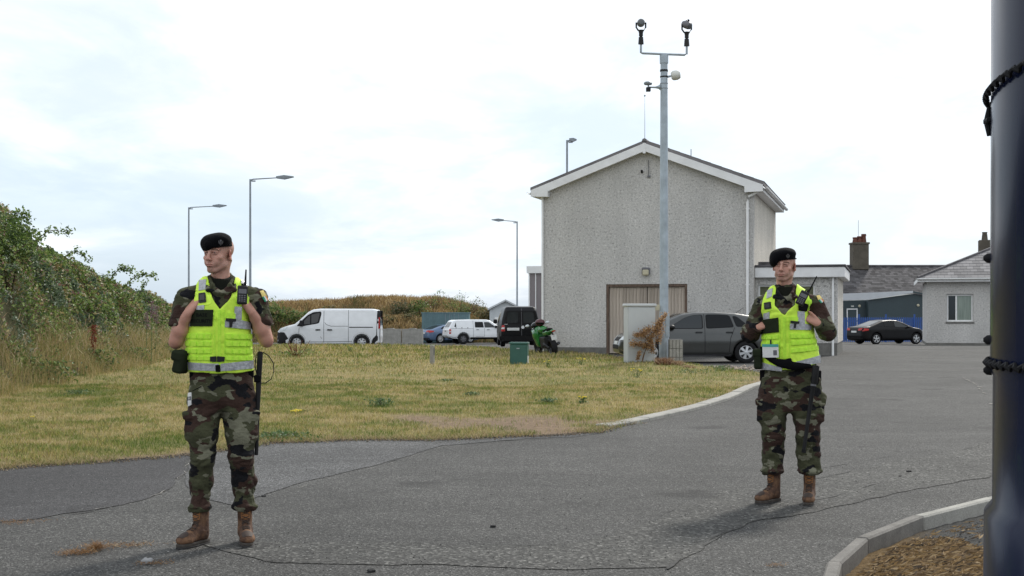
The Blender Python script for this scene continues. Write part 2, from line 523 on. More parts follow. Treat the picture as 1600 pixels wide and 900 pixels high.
# ------------------------------------------------------------------ materials
def lin(c):
    """sRGB 0..255 to linear"""
    return tuple((v / 255 / 12.92) if v <= 10 else ((v / 255 + 0.055) / 1.055) ** 2.4 for v in c)
class NT:
    def __init__(s, name):
        s.m = bpy.data.materials.new(name); s.m.use_nodes = True
        s.n, s.l = s.m.node_tree.nodes, s.m.node_tree.links
        s.b = s.n["Principled BSDF"]
        s.out = s.n["Material Output"]
        s.tc = None
    def set(s, **k):
        for a, v in k.items():
            nm = {'rough': "Roughness", 'metal': "Metallic", 'spec': "Specular IOR Level", 'coat': "Coat Weight", 'coatr': "Coat Roughness",
                  'sheen': "Sheen Weight", 'ior': "IOR", 'alpha': "Alpha", 'trans': "Transmission Weight", 'emis': "Emission Strength"}[a]
            if isinstance(v, (int, float)): s.b.inputs[nm].default_value = v
            else: s.l.new(v, s.b.inputs[nm])
        return s
    def color(s, c):
        if isinstance(c, tuple): s.b.inputs["Base Color"].default_value = (*c[:3], 1)
        else: s.l.new(c, s.b.inputs["Base Color"])
        return s
    def coord(s, kind="Object", scale=(1, 1, 1), loc=(0, 0, 0)):
        tc = s.n.new("ShaderNodeTexCoord"); mp = s.n.new("ShaderNodeMapping")
        mp.inputs["Scale"].default_value = scale; mp.inputs["Location"].default_value = loc
        s.l.new(tc.outputs[kind], mp.inputs[0]); return mp.outputs[0]
    def noise(s, v, scale, detail=3.0, rough=0.5, dist=0.0, out="Fac"):
        n = s.n.new("ShaderNodeTexNoise"); n.inputs["Scale"].default_value = scale; n.inputs["Detail"].default_value = detail
        n.inputs["Roughness"].default_value = rough; n.inputs["Distortion"].default_value = dist
        s.l.new(v, n.inputs["Vector"]); return n.outputs[out]
    def voro(s, v, scale, feat='F1', out="Distance", rnd=1.0):
        n = s.n.new("ShaderNodeTexVoronoi"); n.feature = feat; n.inputs["Scale"].default_value = scale
        n.inputs["Randomness"].default_value = rnd
        s.l.new(v, n.inputs["Vector"]); return n.outputs[out]
    def ramp(s, f, stops, mode='LINEAR'):
        r = s.n.new("ShaderNodeValToRGB"); r.color_ramp.interpolation = mode
        e = r.color_ramp.elements
        while len(e) < len(stops): e.new(0.5)
        for q, (p, c) in zip(e, stops):
            q.position = p
            q.color = (c, c, c, 1) if isinstance(c, (int, float)) else (*c[:3], 1)
        s.l.new(f, r.inputs[0]); return r.outputs[0]
    def mix(s, f, a, b, mode='MIX'):
        m = s.n.new("ShaderNodeMix"); m.data_type = 'RGBA'; m.blend_type = mode
        if isinstance(f, (int, float)): m.inputs["Factor"].default_value = f
        else: s.l.new(f, m.inputs["Factor"])
        for k, v in ((6, a), (7, b)):
            if isinstance(v, tuple): m.inputs[k].default_value = (*v[:3], 1)
            else: s.l.new(v, m.inputs[k])
        return m.outputs[2]
    def math(s, op, a, b=0.0):
        m = s.n.new("ShaderNodeMath"); m.operation = op
        for k, v in ((0, a), (1, b)):
            if isinstance(v, (int, float)): m.inputs[k].default_value = v
            else: s.l.new(v, m.inputs[k])
        return m.outputs[0]
    def bump(s, h, strength=0.5, dist=0.01):
        b = s.n.new("ShaderNodeBump"); b.inputs["Strength"].default_value = strength; b.inputs["Distance"].default_value = dist
        s.l.new(h, b.inputs["Height"]); s.l.new(b.outputs[0], s.b.inputs["Normal"]); return s
    def attr(s, name="Col"):
        a = s.n.new("ShaderNodeAttribute"); a.attribute_name = name; return a.outputs["Color"]

def plain(name, c, rough=0.6, var=0.12, scale=6.0, metal=0.0, spec=0.5, bump=0.0, bscale=60, coat=0.0):
    t = NT(name); v = t.coord()
    n = t.noise(v, scale, 4.0, 0.6)
    d = tuple(x * (1 - var) for x in c); e = tuple(min(1, x * (1 + var)) for x in c)
    t.color(t.ramp(n, [(0.3, d), (0.7, e)])).set(rough=rough, metal=metal, spec=spec, coat=coat)
    if bump: t.bump(t.noise(v, bscale, 3.0), bump, 0.005)
    return t.m
M = {}
# tarmac: pale and dark chippings in bitumen, worn and stained in patches
def tarmac(name, base, lum=1.0, coarse=1.0):
    t = NT(name); v = t.coord("Object")
    agg = t.voro(v, 105 * coarse, out="Color"); aggd = t.voro(v, 105 * coarse)
    f = t.n.new("ShaderNodeSeparateColor"); t.l.new(agg, f.inputs[0])
    b = base
    st = t.ramp(f.outputs[0], [(0.0, tuple(x * 0.35 for x in b)), (0.35, tuple(x * 0.75 for x in b)), (0.72, tuple(x * 1.12 for x in b)), (0.90, tuple(x * 1.7 for x in b)), (1.0, tuple(x * 3.4 for x in b))])
    fine = t.noise(v, 38, 5.0, 0.75)
    st = t.mix(1.0, st, t.ramp(fine, [(0.30, 0.48), (0.70, 1.5)]), 'MULTIPLY')
    big = t.noise(v, 0.35, 5.0, 0.62, 0.8)
    st = t.mix(1.0, st, t.ramp(big, [(0.28, 0.72), (0.72, 1.25)]), 'MULTIPLY')
    blot = t.noise(v, 1.7, 6.0, 0.7, 1.2)
    st = t.mix(1.0, st, t.ramp(blot, [(0.30, 0.62), (0.42, 0.95), (0.60, 1.0), (0.74, 1.28)]), 'MULTIPLY')
    oil = t.voro(v, 0.55); st = t.mix(1.0, st, t.ramp(t.math('ADD', oil, t.math('MULTIPLY', blot, 0.25)), [(0.20, 0.55), (0.30, 1.0)]), 'MULTIPLY')
    vs = t.coord("Object", (0.5, 2.2, 1)); streak = t.noise(vs, 0.9, 5.0, 0.65)
    st = t.mix(1.0, st, t.ramp(streak, [(0.3, 0.84), (0.7, 1.13)]), 'MULTIPLY')
    t.color(st).set(rough=0.86, spec=0.3)
    t.bump(t.math('ADD', t.math('MULTIPLY', aggd, 1.0), t.math('MULTIPLY', fine, 0.8)), 0.75, 0.006)
    return t.m
M['tarmac'] = tarmac("tarmac", (0.056, 0.055, 0.052))
M['tarmac_new'] = tarmac("tarmac_patch", (0.044, 0.043, 0.044), 1, 1.2)
M['tarmac_rough'] = tarmac("tarmac_rough", (0.055, 0.054, 0.050), 1, 0.55)
M['crack'] = plain("crack_dark", (0.034, 0.033, 0.031), 0.95, 0.5, 30)
M['crack_pale'] = plain("crack_pale", (0.20, 0.19, 0.17), 0.95, 0.5, 30)
def attr_mat(name, rough=0.7, trans=0.25, spec=0.3):
    t = NT(name); c = t.attr()
    t.color(c).set(rough=rough, spec=spec)
    tr = t.n.new("ShaderNodeBsdfTranslucent"); t.l.new(c, tr.inputs[0])
    mx = t.n.new("ShaderNodeMixShader"); mx.inputs[0].default_value = trans
    t.l.new(t.b.outputs[0], mx.inputs[1]); t.l.new(tr.outputs[0], mx.inputs[2]); t.l.new(mx.outputs[0], t.out.inputs[0])
    return t.m
M['leaf'] = attr_mat("leaf", 0.5, 0.32, 0.4)
M['blade'] = attr_mat("grass_blade", 0.7, 0.35, 0.25)
t = NT("soil_sheet"); v = t.coord("Object"); c = t.attr()
t.color(t.mix(1.0, c, t.ramp(t.noise(v, 14, 6.0, 0.75), [(0.25, 0.45), (0.75, 1.5)]), 'MULTIPLY')).set(rough=0.95, spec=0.1)
t.bump(t.noise(v, 30, 5.0, 0.7), 0.9, 0.03); M['sheet'] = t.m
t = NT("stone_chips"); t.color(t.attr()).set(rough=0.9, spec=0.2); M['chips'] = t.m
def concrete(name, c, sc=9):
    t = NT(name); v = t.coord("Object")
    a = t.ramp(t.noise(v, sc, 6.0, 0.7), [(0.25, tuple(x * 0.62 for x in c)), (0.75, tuple(x * 1.15 for x in c))])
    a = t.mix(1.0, a, t.ramp(t.noise(v, 90, 3.0, 0.6), [(0.3, 0.75), (0.7, 1.2)]), 'MULTIPLY')
    t.color(a).set(rough=0.9, spec=0.2).bump(t.noise(v, 70, 4.0, 0.6), 0.4, 0.005)
    return t.m
M['concrete'] = concrete("concrete", (0.36, 0.35, 0.32))
M['concrete_pale'] = concrete("concrete_pale", (0.34, 0.33, 0.30), 3)
M['kerb_old'] = concrete("kerb_old", (0.19, 0.18, 0.165), 5)
M['concrete_grey'] = concrete("concrete_grey", (0.19, 0.185, 0.17), 5)
def pebbledash(name, c, dark=0.5):
    t = NT(name); v = t.coord("Object")
    n = t.noise(v, 15.0, 2.5, 0.65); n2 = t.noise(v, 46, 2.0, 0.5); big = t.noise(t.coord("Object", (1, 1, 0.4)), 0.9, 5.0, 0.6)
    a = t.ramp(n, [(0.32, tuple(x * dark for x in c)), (0.42, tuple(x * 0.90 for x in c)), (0.58, c), (0.68, tuple(min(1, x * 1.18) for x in c))])
    a = t.mix(1.0, a, t.ramp(n2, [(0.3, 0.72), (0.7, 1.22)]), 'MULTIPLY')
    a = t.mix(1.0, a, t.ramp(big, [(0.25, 0.84), (0.7, 1.06)]), 'MULTIPLY')
    run = t.noise(t.coord("Object", (1.0, 1.0, 0.16)), 1.0, 4.0, 0.6); a = t.mix(1.0, a, t.ramp(run, [(0.30, 0.92), (0.52, 1.0), (0.7, 1.02)]), 'MULTIPLY')
    grm = t.noise(v, 0.45, 6.0, 0.7, 0.5); a = t.mix(t.ramp(grm, [(0.58, 0.0), (0.74, 0.28)]), a, tuple(x * 0.6 for x in c))
    t.color(a).set(rough=0.92, spec=0.15).bump(t.math('ADD', n2, t.math('MULTIPLY', n, 0.5)), 0.7, 0.03)
    return t.m
M['dash'] = pebbledash("pebbledash", (0.60, 0.585, 0.56), 0.52)
M['dash_sunlit'] = pebbledash("pebbledash_sunlit", (0.68, 0.64, 0.57), 0.8)  # lighter, warmer copy for right-hand side walls: sunlight put into the colour
M['plaster'] = concrete("smooth_render", (0.50, 0.485, 0.46), 1.5)
M['upvc'] = plain("white_plastic", (0.80, 0.80, 0.79), 0.35, 0.05, 3)
M['fascia'] = plain("white_fascia", (0.78, 0.78, 0.78), 0.5, 0.10, 2)
M['black_rubber'] = plain("black_rubber", (0.012, 0.012, 0.013), 0.8, 0.2, 20, spec=0.25)
M['black_plastic'] = plain("black_plastic", (0.014, 0.014, 0.015), 0.5, 0.2, 10, spec=0.3)
M['grey_plastic'] = plain("grey_plastic", (0.12, 0.12, 0.13), 0.45, 0.1, 10)
M['black_gloss'] = plain("black_gloss", (0.008, 0.008, 0.009), 0.25, 0.1, 3)
M['galv'] = plain("galvanised_steel", (0.35, 0.40, 0.44), 0.45, 0.18, 3.5, metal=0.35, bump=0.1)
M['galv_dark'] = plain("weathered_steel", (0.24, 0.27, 0.30), 0.5, 0.15, 4, metal=0.3)
M['slate'] = plain("slate", (0.16, 0.15, 0.155), 0.7, 0.35, 1.2, bump=0.3, bscale=20)
M['slate_dark'] = plain("slate_dark", (0.085, 0.08, 0.085), 0.8, 0.5, 2.2, bump=0.5, bscale=15)
t = NT("window_glass"); t.color((0.018, 0.022, 0.024)).set(rough=0.06, spec=0.5); M['glass'] = t.m
t = NT("tinted_glass"); t.color((0.006, 0.007, 0.008)).set(rough=0.08, spec=0.22); M['glass_dark'] = t.m
t = NT("curtain_glass"); v = t.coord("Object", (9, 9, 0.4)); t.color(t.ramp(t.noise(v, 3.0, 2), [(0.3, (0.16, 0.20, 0.17)), (0.7, (0.30, 0.35, 0.30))])).set(rough=0.1, spec=0.6); M['curtain'] = t.m
def paint(name, c, rough=0.22, coat=0.6, metal=0.0, dirt=0.06, spec=0.45):
    t = NT(name); v = t.coord("Object")
    n = t.noise(v, 2.2, 5.0, 0.6)
    t.color(t.ramp(n, [(0.3, tuple(x * (1 - dirt * 2) for x in c)), (0.7, c)])).set(rough=rough, coat=coat, coatr=0.06, metal=metal, spec=spec)
    return t.m
M['paint_white'] = paint("van_white_paint", (0.82, 0.84, 0.86), 0.3, 0.4)
M['paint_blue'] = paint("blue_paint", (0.10, 0.16, 0.27), 0.3, 0.6, 0.3)
M['paint_grey'] = paint("grey_green_paint", (0.066, 0.068, 0.066), 0.28, 0.7, 0.45)
M['paint_black'] = paint("black_paint", (0.005, 0.005, 0.006), 0.35, 0.0, spec=0.22)
M['paint_green'] = paint("green_paint", (0.010, 0.16, 0.025), 0.25, 0.4)
M['cabinet_green'] = plain("green_cabinet_paint", (0.030, 0.105, 0.085), 0.45, 0.12, 3)
M['cabinet_grey'] = plain("grey_cabinet_paint", (0.48, 0.50, 0.50), 0.5, 0.08, 1.5)
M['navy'] = None
t = NT("navy_gloss_paint"); v = t.coord("Object", (1, 1, 0.25))
t.color(t.ramp(t.noise(v, 3, 5.0, 0.6), [(0.3, (0.006, 0.009, 0.028)), (0.7, (0.012, 0.017, 0.045))])).set(rough=0.2, spec=0.05, coat=0.03)
t.bump(t.noise(v, 5, 3.0, 0.5), 0.05, 0.02); M['navy'] = t.m
M['alloy'] = plain("alloy", (0.55, 0.56, 0.57), 0.35, 0.06, 5, metal=0.5)
M['chrome'] = plain("chrome", (0.75, 0.75, 0.76), 0.12, 0.03, 5, metal=1.0)
M['red_lens'] = plain("red_lens", (0.42, 0.015, 0.012), 0.15, 0.1, 5)
M['lamp_lens'] = plain("lamp_lens", (0.62, 0.66, 0.68), 0.08, 0.1, 15)
M['amber_lens'] = plain("amber_lens", (0.6, 0.2, 0.02), 0.15, 0.1, 5)
M['plate'] = plain("plate", (0.62, 0.63, 0.62), 0.4, 0.06, 10)
M['rust'] = plain("rust", (0.16, 0.055, 0.03), 0.9, 0.4, 12)
M['chimney'] = concrete("chimney_render", (0.125, 0.11, 0.088), 2.5)
M['pot'] = plain("terracotta", (0.12, 0.045, 0.03), 0.85, 0.3, 5)
M['blue_steel'] = plain("blue_fence_paint", (0.025, 0.085, 0.30), 0.5, 0.1, 3)
M['clad_dark'] = plain("dark_green_cladding", (0.035, 0.055, 0.062), 0.5, 0.1, 1)
M['clad_roof'] = plain("pale_roof_sheet", (0.50, 0.52, 0.54), 0.45, 0.08, 1)
M['clad_taupe'] = plain("taupe_panel", (0.22, 0.195, 0.20), 0.6, 0.06, 1)
M['container'] = plain("container_paint", (0.12, 0.20, 0.215), 0.6, 0.15, 2)
M['shed_white'] = plain("shed_sheet", (0.52, 0.55, 0.57), 0.5, 0.08, 2)
t = NT("weathered_timber"); v = t.coord("Object", (14, 14, 0.5)); vz = t.coord("Object", (3, 3, 0.9))
oi = t.n.new("ShaderNodeObjectInfo")
a = t.ramp(t.noise(v, 2.2, 5.0, 0.65), [(0.25, (0.24, 0.195, 0.155)), (0.55, (0.46, 0.40, 0.34)), (0.8, (0.60, 0.55, 0.49))])
a = t.mix(t.ramp(t.noise(vz, 1.1, 4.0, 0.6), [(0.55, 0.0), (0.75, 0.75)]), a, (0.27, 0.27, 0.265))
a = t.mix(1.0, a, t.ramp(oi.outputs["Random"], [(0.0, 0.82), (1.0, 1.15)]), 'MULTIPLY')
t.color(a).set(rough=0.9, spec=0.15).bump(t.noise(v, 4, 3), 0.4, 0.01); M['timber'] = t.m
# clothing and kit
def camo(name, seed):
    t = NT(name); v = t.coord("Object", (1.0, 1.0, 1.75), (seed, seed * 0.37, seed * 0.71))
    g, br, bk, tan = (0.062, 0.064, 0.036), (0.048, 0.028, 0.022), (0.010, 0.010, 0.012), (0.175, 0.172, 0.122)
    w = t.noise(v, 22, 3.0, 0.6, 0, "Color")
    vv = t.n.new("ShaderNodeVectorMath"); vv.operation = 'MULTIPLY_ADD'; vv.inputs[1].default_value = (0.05, 0.05, 0.05)
    t.l.new(w, vv.inputs[0]); t.l.new(v, vv.inputs[2]); v2 = vv.outputs[0]
    def off(k):
        m = t.n.new("ShaderNodeVectorMath"); m.operation = 'ADD'; m.inputs[1].default_value = (k, k * 1.3, k * 0.7); t.l.new(v2, m.inputs[0]); return m.outputs[0]
    m1 = t.ramp(t.noise(off(3), 5.8, 1.5, 0.5), [(0.505, 0), (0.515, 1)])
    m2 = t.ramp(t.noise(off(9), 7.2, 1.5, 0.5), [(0.575, 0), (0.585, 1)])
    m3 = t.ramp(t.noise(off(15), 8.0, 1.8, 0.55), [(0.575, 0), (0.585, 1)])
    c = t.mix(m1, g, br); c = t.mix(m3, c, tan); c = t.mix(m2, c, bk)
    fab = t.noise(t.coord("Object"), 500, 1.0)
    c = t.mix(1.0, c, t.ramp(t.noise(t.coord("Object"), 14, 4.0), [(0.3, 0.85), (0.7, 1.15)]), 'MULTIPLY')
    t.color(c).set(rough=0.9, spec=0.12, sheen=0.03)
    t.bump(t.math('ADD', t.noise(t.coord("Object", (1, 1, 1.6)), 30, 4.0, 0.6), t.math('MULTIPLY', fab, 0.15)), 0.8, 0.016)
    return t.m
M['camo'] = camo("camouflage_cloth", 2.3)
M['camo2'] = camo("camouflage_cloth_worn", 7.9)
def fabric(name, c, b=0.5, rough=0.75, sc=26, spec=0.25, sheen=0.1):
    t = NT(name); v = t.coord("Object")
    n = t.noise(v, sc, 4.0, 0.6)
    t.color(t.ramp(n, [(0.3, tuple(x * 0.88 for x in c)), (0.7, tuple(min(1, x * 1.08) for x in c))])).set(rough=rough, spec=spec, sheen=sheen)
    t.bump(n, b, 0.01); return t.m
M['hivis'] = fabric("high_visibility_cloth", (0.66, 0.98, 0.085), 0.5, 0.65)
M['hivis_web'] = fabric("high_visibility_webbing", (0.56, 0.93, 0.07), 0.3, 0.65, 60)
t = NT("reflective_tape"); v = t.coord("Object")
t.color(t.ramp(t.noise(v, 55, 4.0, 0.7), [(0.3, (0.26, 0.27, 0.29)), (0.7, (0.50, 0.51, 0.53))])).set(rough=0.38, metal=0.25, spec=0.5)
t.bump(t.noise(v, 40, 3, 0.6), 0.5, 0.01); M['reflect'] = t.m
M['olive_patch'] = fabric("olive_patch", (0.020, 0.026, 0.014), 0.3, 0.9, spec=0.1, sheen=0.0)
M['black_cloth'] = fabric("black_cloth", (0.006, 0.006, 0.007), 0.5, 0.9, spec=0.08, sheen=0.0)
M['beret'] = fabric("beret_felt", (0.004, 0.004, 0.005), 0.35, 0.95, 40, spec=0.08, sheen=0.02)
M['tshirt'] = fabric("dark_tshirt", (0.010, 0.011, 0.008), 0.4, 0.9, spec=0.08, sheen=0.0)
M['badge'] = plain("dull_badge_metal", (0.16, 0.16, 0.17), 0.4, 0.2, 80, metal=0.5)
M['boot'] = None
t = NT("boot_leather"); v = t.coord("Object")
n = t.noise(v, 16, 4.0, 0.65); t.color(t.ramp(n, [(0.32, (0.045, 0.026, 0.019)), (0.5, (0.095, 0.052, 0.034)), (0.68, (0.19, 0.105, 0.058))])).set(rough=0.8, spec=0.25)
t.bump(t.noise(v, 60, 4.0), 0.5, 0.006); M['boot'] = t.m
M['lace'] = plain('boot_lace', (0.05, 0.034, 0.026), 0.9, 0.2, 40)
M['boot_mid'] = plain('boot_midsole_brown', (0.060, 0.050, 0.042), 0.8, 0.3, 40)
M['boot_cap'] = plain('boot_toe_cap', (0.042, 0.026, 0.019), 0.75, 0.3, 30, bump=0.3)
M['boot_tongue'] = fabric("boot_tongue", (0.27, 0.12, 0.045), 0.4, 0.8, 60)
M['sole'] = plain("boot_sole", (0.022, 0.020, 0.019), 0.7, 0.3, 40)
M['midsole'] = plain("boot_midsole", (0.24, 0.225, 0.20), 0.7, 0.3, 40)
t = NT("skin"); c = t.attr(); v = t.coord("Object")
t.color(t.mix(1.0, c, t.ramp(t.noise(v, 45, 4.0, 0.6), [(0.3, 0.93), (0.7, 1.06)]), 'MULTIPLY')).set(rough=0.5, spec=0.35)
t.b.inputs["Subsurface Weight"].default_value = 0.12
t.b.inputs["Subsurface Radius"].default_value = (0.012, 0.005, 0.003)
t.bump(t.noise(v, 260, 2.0), 0.12, 0.002); M['skin'] = t.m
t = NT("eye"); t.color(t.attr()).set(rough=0.12, spec=0.5); M['eye'] = t.m
M['patch_yellow'] = plain("patch_yellow", (0.62, 0.50, 0.16), 0.8, 0.2, 80)
M['patch_green'] = plain("patch_green", (0.03, 0.30, 0.17), 0.8, 0.1, 80)
M['patch_white'] = plain("patch_white", (0.68, 0.68, 0.66), 0.7, 0.06, 80)
M['patch_orange'] = plain("patch_orange", (0.62, 0.22, 0.04), 0.8, 0.1, 80)
M['teal'] = plain("card_teal", (0.06, 0.34, 0.30), 0.5, 0.1, 40)
M['lens'] = plain("lens_glass", (0.10, 0.11, 0.12), 0.05, 0.1, 5)
M['white_dome'] = plain("white_dome", (0.62, 0.63, 0.58), 0.3, 0.05, 5)
M['light_cream'] = plain("cream_plastic", (0.50, 0.46, 0.33), 0.45, 0.1, 8)
M['brown'] = plain("dry_twig", (0.14, 0.085, 0.045), 0.9, 0.3, 20)
M['bark'] = plain("cane_bark", (0.10, 0.07, 0.045), 0.9, 0.3, 20)
# =================================================================== GROUND
def cdt_sheet(name, poly, z, mat, step=None, jitter=0.0, seed=0, kind='structure', zfn=None, colfn=None, hole=None, parent=None):
    pl = [Vector((p[0], p[1])) for p in poly]
    pts = []
    for i in range(len(pl)):
        a, b = pl[i], pl[(i + 1) % len(pl)]
        m = max(1, int((b - a).length / (step if step else 1e9))) if step else 1
        m = min(m, 400)
        for k in range(m): pts.append(a.lerp(b, k / m))
    if jitter:
        q = np.array([[p.x, p.y, seed] for p in pts]); jx = fbm(q, 2.3, 3, seed) * jitter; jy = fbm(q, 2.3, 3, seed + 5) * jitter
        pts = [Vector((p.x + jx[i], p.y + jy[i])) for i, p in enumerate(pts)]
    nb = len(pts); extra = []
    if step and (zfn or colfn):
        sd = poly_sd([tuple(p) for p in pts])
        x0, x1 = min(p.x for p in pts), max(p.x for p in pts); y0, y1 = min(p.y for p in pts), max(p.y for p in pts)
        xs = np.arange(x0 + step / 2, x1, step); ys = np.arange(y0 + step / 2, y1, step)
        gx, gy = np.meshgrid(xs, ys, indexing='ij'); dd = sd(gx, gy); mk = dd < -step * 0.4
        extra = [Vector(p) for p in zip(gx[mk], gy[mk])]
    r = geometry.delaunay_2d_cdt(pts + extra, [], [list(range(nb))], 1, 1e-6)
    U = np.array([[v.x, v.y] for v in r[0]])
    Z = np.full(len(U), z) if zfn is None else zfn(U[:, 0], U[:, 1])
    V = np.column_stack([U, Z])
    F = [tuple(f) for f in r[2]]
    if F:
        a, b, c = V[F[0][0]], V[F[0][1]], V[F[0][2]]
        if np.cross(b - a, c - a)[2] < 0: F = [f[::-1] for f in F]
    o = mesh_np(name, V, F, mat, parent, True, None if colfn is None else colfn(U[:, 0], U[:, 1]))
    if kind: tag(o, kind=kind)
    return o

gm = NT("field_ground"); v = gm.coord("Object")
gm.color(gm.ramp(gm.noise(v, 0.08, 6.0, 0.6), [(0.3, (0.10, 0.10, 0.04)), (0.7, (0.20, 0.17, 0.08))])).set(rough=0.95)
cdt_sheet('ground', [(-900, -900), (900, -900), (900, 1500), (-900, 1500)], -0.95, gm.m)

# kerb line round the planting bed (road side edge), near the pillar
KB = [(1.35, -0.8), (0.72, 0.4), (0.52, 1.6), (0.52, 2.8), (0.80, 4.0), (1.12, 5.0), (1.34, 5.9), (1.50, 6.75), (1.74, 7.6), (2.10, 8.42), (2.72, 9.35), (3.55, 10.3), (4.75, 11.15), (6.1, 11.9), (8.2, 12.5), (11, 12.8)]
road_poly = [(-70, -25), (70, -25), (70, -0.8)] + [(11.0, -0.8)] + [KB[0]] + KB[1:] + [(11.0, 12.81), (70, 12.81), (70, 60), (-70, 60)]
cdt_sheet('road', road_poly, 0.0, M['tarmac'])

def yard_z(x, y):
    zl = np.interp(y, [60, 66, 75, 98, 400], [0, -0.28, -0.40, -0.72, -0.72]); zr = np.interp(y, [60, 62, 82, 90, 400], [0, -0.01, -0.37, -0.42, -0.45])
    w = sstep(-2, 9, x); return zl * (1 - w) + zr * w
cdt_sheet('yard', [(-70, 60.0), (70, 60.0), (70, 190), (-70, 190)], 0, M['tarmac'], step=2.5, zfn=yard_z)
def px_poly(pp, z=0.0): return [gp(x, y, z) for x, y in pp]
cdt_sheet('tarmac_patch', px_poly([(-120, 738), (0, 730), (120, 722), (298, 709), (288, 740), (262, 764), (228, 781), (195, 790), (150, 797), (100, 803), (60, 812), (0, 818), (-140, 830)]), 0.004, M['tarmac_new'], step=0.10, jitter=0.07, seed=3)
cdt_sheet('tarmac_patch', px_poly([(360, 790), (480, 752), (590, 727), (690, 697), (820, 686), (900, 683), (940, 676), (880, 672), (640, 683), (410, 690), (330, 706), (300, 712), (290, 740), (300, 776)]), 0.004, tarmac("tarmac_side", (0.070, 0.070, 0.070)), step=0.12, jitter=0.04, seed=8)
cdt_sheet('tarmac_patch', px_poly([(300, 846), (560, 848), (800, 853), (885, 852), (965, 838), (1012, 818), (1060, 793), (1130, 770), (1240, 755), (1400, 722), (1555, 690), (1600, 700), (1570, 738), (1400, 772), (1280, 800), (1190, 812), (1100, 852), (1052, 888), (900, 892), (700, 884), (420, 880)]), 0.004, M['tarmac_rough'], step=0.10, jitter=0.11, seed=12)

def crack(px, w, mat, seed, jit=0.03, z=0.0075, name='road_crack'):
    P2 = []
    pw = [gp(*p) for p in px]
    for i in range(len(pw) - 1):
        a, b = Vector(pw[i]), Vector(pw[i + 1]); m = max(2, int((b - a).length / 0.05))
        for k in range(m): P2.append(a.lerp(b, k / m))
    P2.append(Vector(pw[-1]))
    n = len(P2); q = np.array([[p.x, p.y, seed * 3.1] for p in P2])
    jx = fbm(q, 4, 4, seed) * jit; jy = fbm(q, 4, 4, seed + 9) * jit; ww = w * 0.6 * np.clip(-0.05 + 3.0 * fbm(q, 3.0, 4, seed + 4), 0.0, 1.7)
    V = []; F = []
    for i in range(n):
        d = (P2[min(i + 1, n - 1)] - P2[max(i - 1, 0)]).normalized(); nn = Vector((-d.y, d.x))
        c = P2[i] + Vector((jx[i], jy[i]))
        a = c + nn * ww[i]; b = c - nn * ww[i]
        V += [(a.x, a.y, z), (b.x, b.y, z)]
        if i: F.append((2 * i - 2, 2 * i - 1, 2 * i + 1, 2 * i))
    o = mesh_np(name, V, F, mat); tag(o, kind='structure')
crack([(300, 846), (560, 848), (800, 853), (885, 852), (965, 838), (1012, 818), (1060, 793), (1130, 770), (1190, 762)], 0.010, M['crack'], 1)
crack([(1260, 752), (1400, 722), (1480, 708), (1555, 692)], 0.010, M['crack'], 2)
crack([(1260, 736), (1360, 718), (1500, 696), (1555, 686)], 0.008, M['crack'], 21)
crack([(1040, 890), (1075, 868), (1100, 852), (1150, 818), (1200, 793), (1300, 778), (1420, 740)], 0.013, M['crack'], 3)
crack([(298, 716), (288, 740), (262, 764), (228, 781), (195, 790), (150, 797)], 0.009, M['crack_pale'], 4, 0.05)
crack([(262, 766), (150, 799), (60, 813), (0, 820)], 0.014, M['crack'], 41, 0.05)
crack([(400, 782), (480, 757), (590, 731), (640, 716), (700, 697)], 0.008, M['crack_pale'], 5, 0.06)
crack([(560, 736), (620, 719), (690, 696), (780, 689), (900, 684)], 0.016, M['crack'], 6, 0.06)
crack([(1500, 588), (1528, 602), (1548, 632)], 0.035, M['crack_pale'], 7, 0.08)
crack([(1290, 596), (1400, 590), (1500, 588), (1545, 589)], 0.05, M['crack_pale'], 8, 0.1)
crack([(1290, 580), (1400, 577), (1545, 580)], 0.06, M['crack_pale'], 9, 0.1)
crack([(1070, 872), (1140, 868), (1260, 866), (1290, 868)], 0.005, M['crack_pale'], 10, 0.03)
crack([(400, 868), (560, 874), (760, 878)], 0.006, M['crack'], 11, 0.05)
crack([(1050, 700), (1120, 688), (1180, 684)], 0.005, M['crack'], 15, 0.05)

# loose chippings and grit
def pebbles(name, P3, size, col, mat):
    n = len(P3)
    base = np.array([(1, 0, 0), (-1, 0, 0), (0, 1, 0), (0, -1, 0), (0, 0, 0.7), (0, 0, -0.5)], dtype=float)
    f0 = np.array([(0, 2, 4), (2, 1, 4), (1, 3, 4), (3, 0, 4), (2, 0, 5), (1, 2, 5), (3, 1, 5), (0, 3, 5)])
    th = rng.uniform(0, 6.28, n); s = np.asarray(size)[:, None, None] * rng.uniform(0.6, 1.3, (n, 1, 3)) * rng.uniform(0.8, 1.2, (n, 6, 3))
    v = base[None] * s
    c, sn = np.cos(th)[:, None], np.sin(th)[:, None]
    x = v[..., 0] * c - v[..., 1] * sn; y = v[..., 0] * sn + v[..., 1] * c
    v = np.stack([x, y, v[..., 2]], -1) + P3[:, None, :]
    F = (f0[None] + (np.arange(n) * 6)[:, None, None]).reshape(-1, 3)
    return mesh_np(name, v.reshape(-1, 3), F, mat, smooth=False, col=np.repeat(col, 6, 0))
def in_poly(poly, x, y): return poly_sd(poly)(x, y)
N = 16000
y = 7.0 + 13 * rng.random(N) ** 1.6; x = (rng.random(N) - 0.5) * 0.86 * y
rough_p = px_poly([(300, 846), (885, 852), (1060, 793), (1240, 755), (1555, 690), (1570, 745), (1280, 800), (1100, 852), (1000, 899), (400, 890)])
dr = in_poly(rough_p, x, y); keep = rng.random(N) < np.where(dr < 0, 0.85, 0.22)
db = in_poly(KB + [(11, -0.8)], x, y); keep &= db > 0.12
x, y = x[keep], y[keep]; n = len(x)
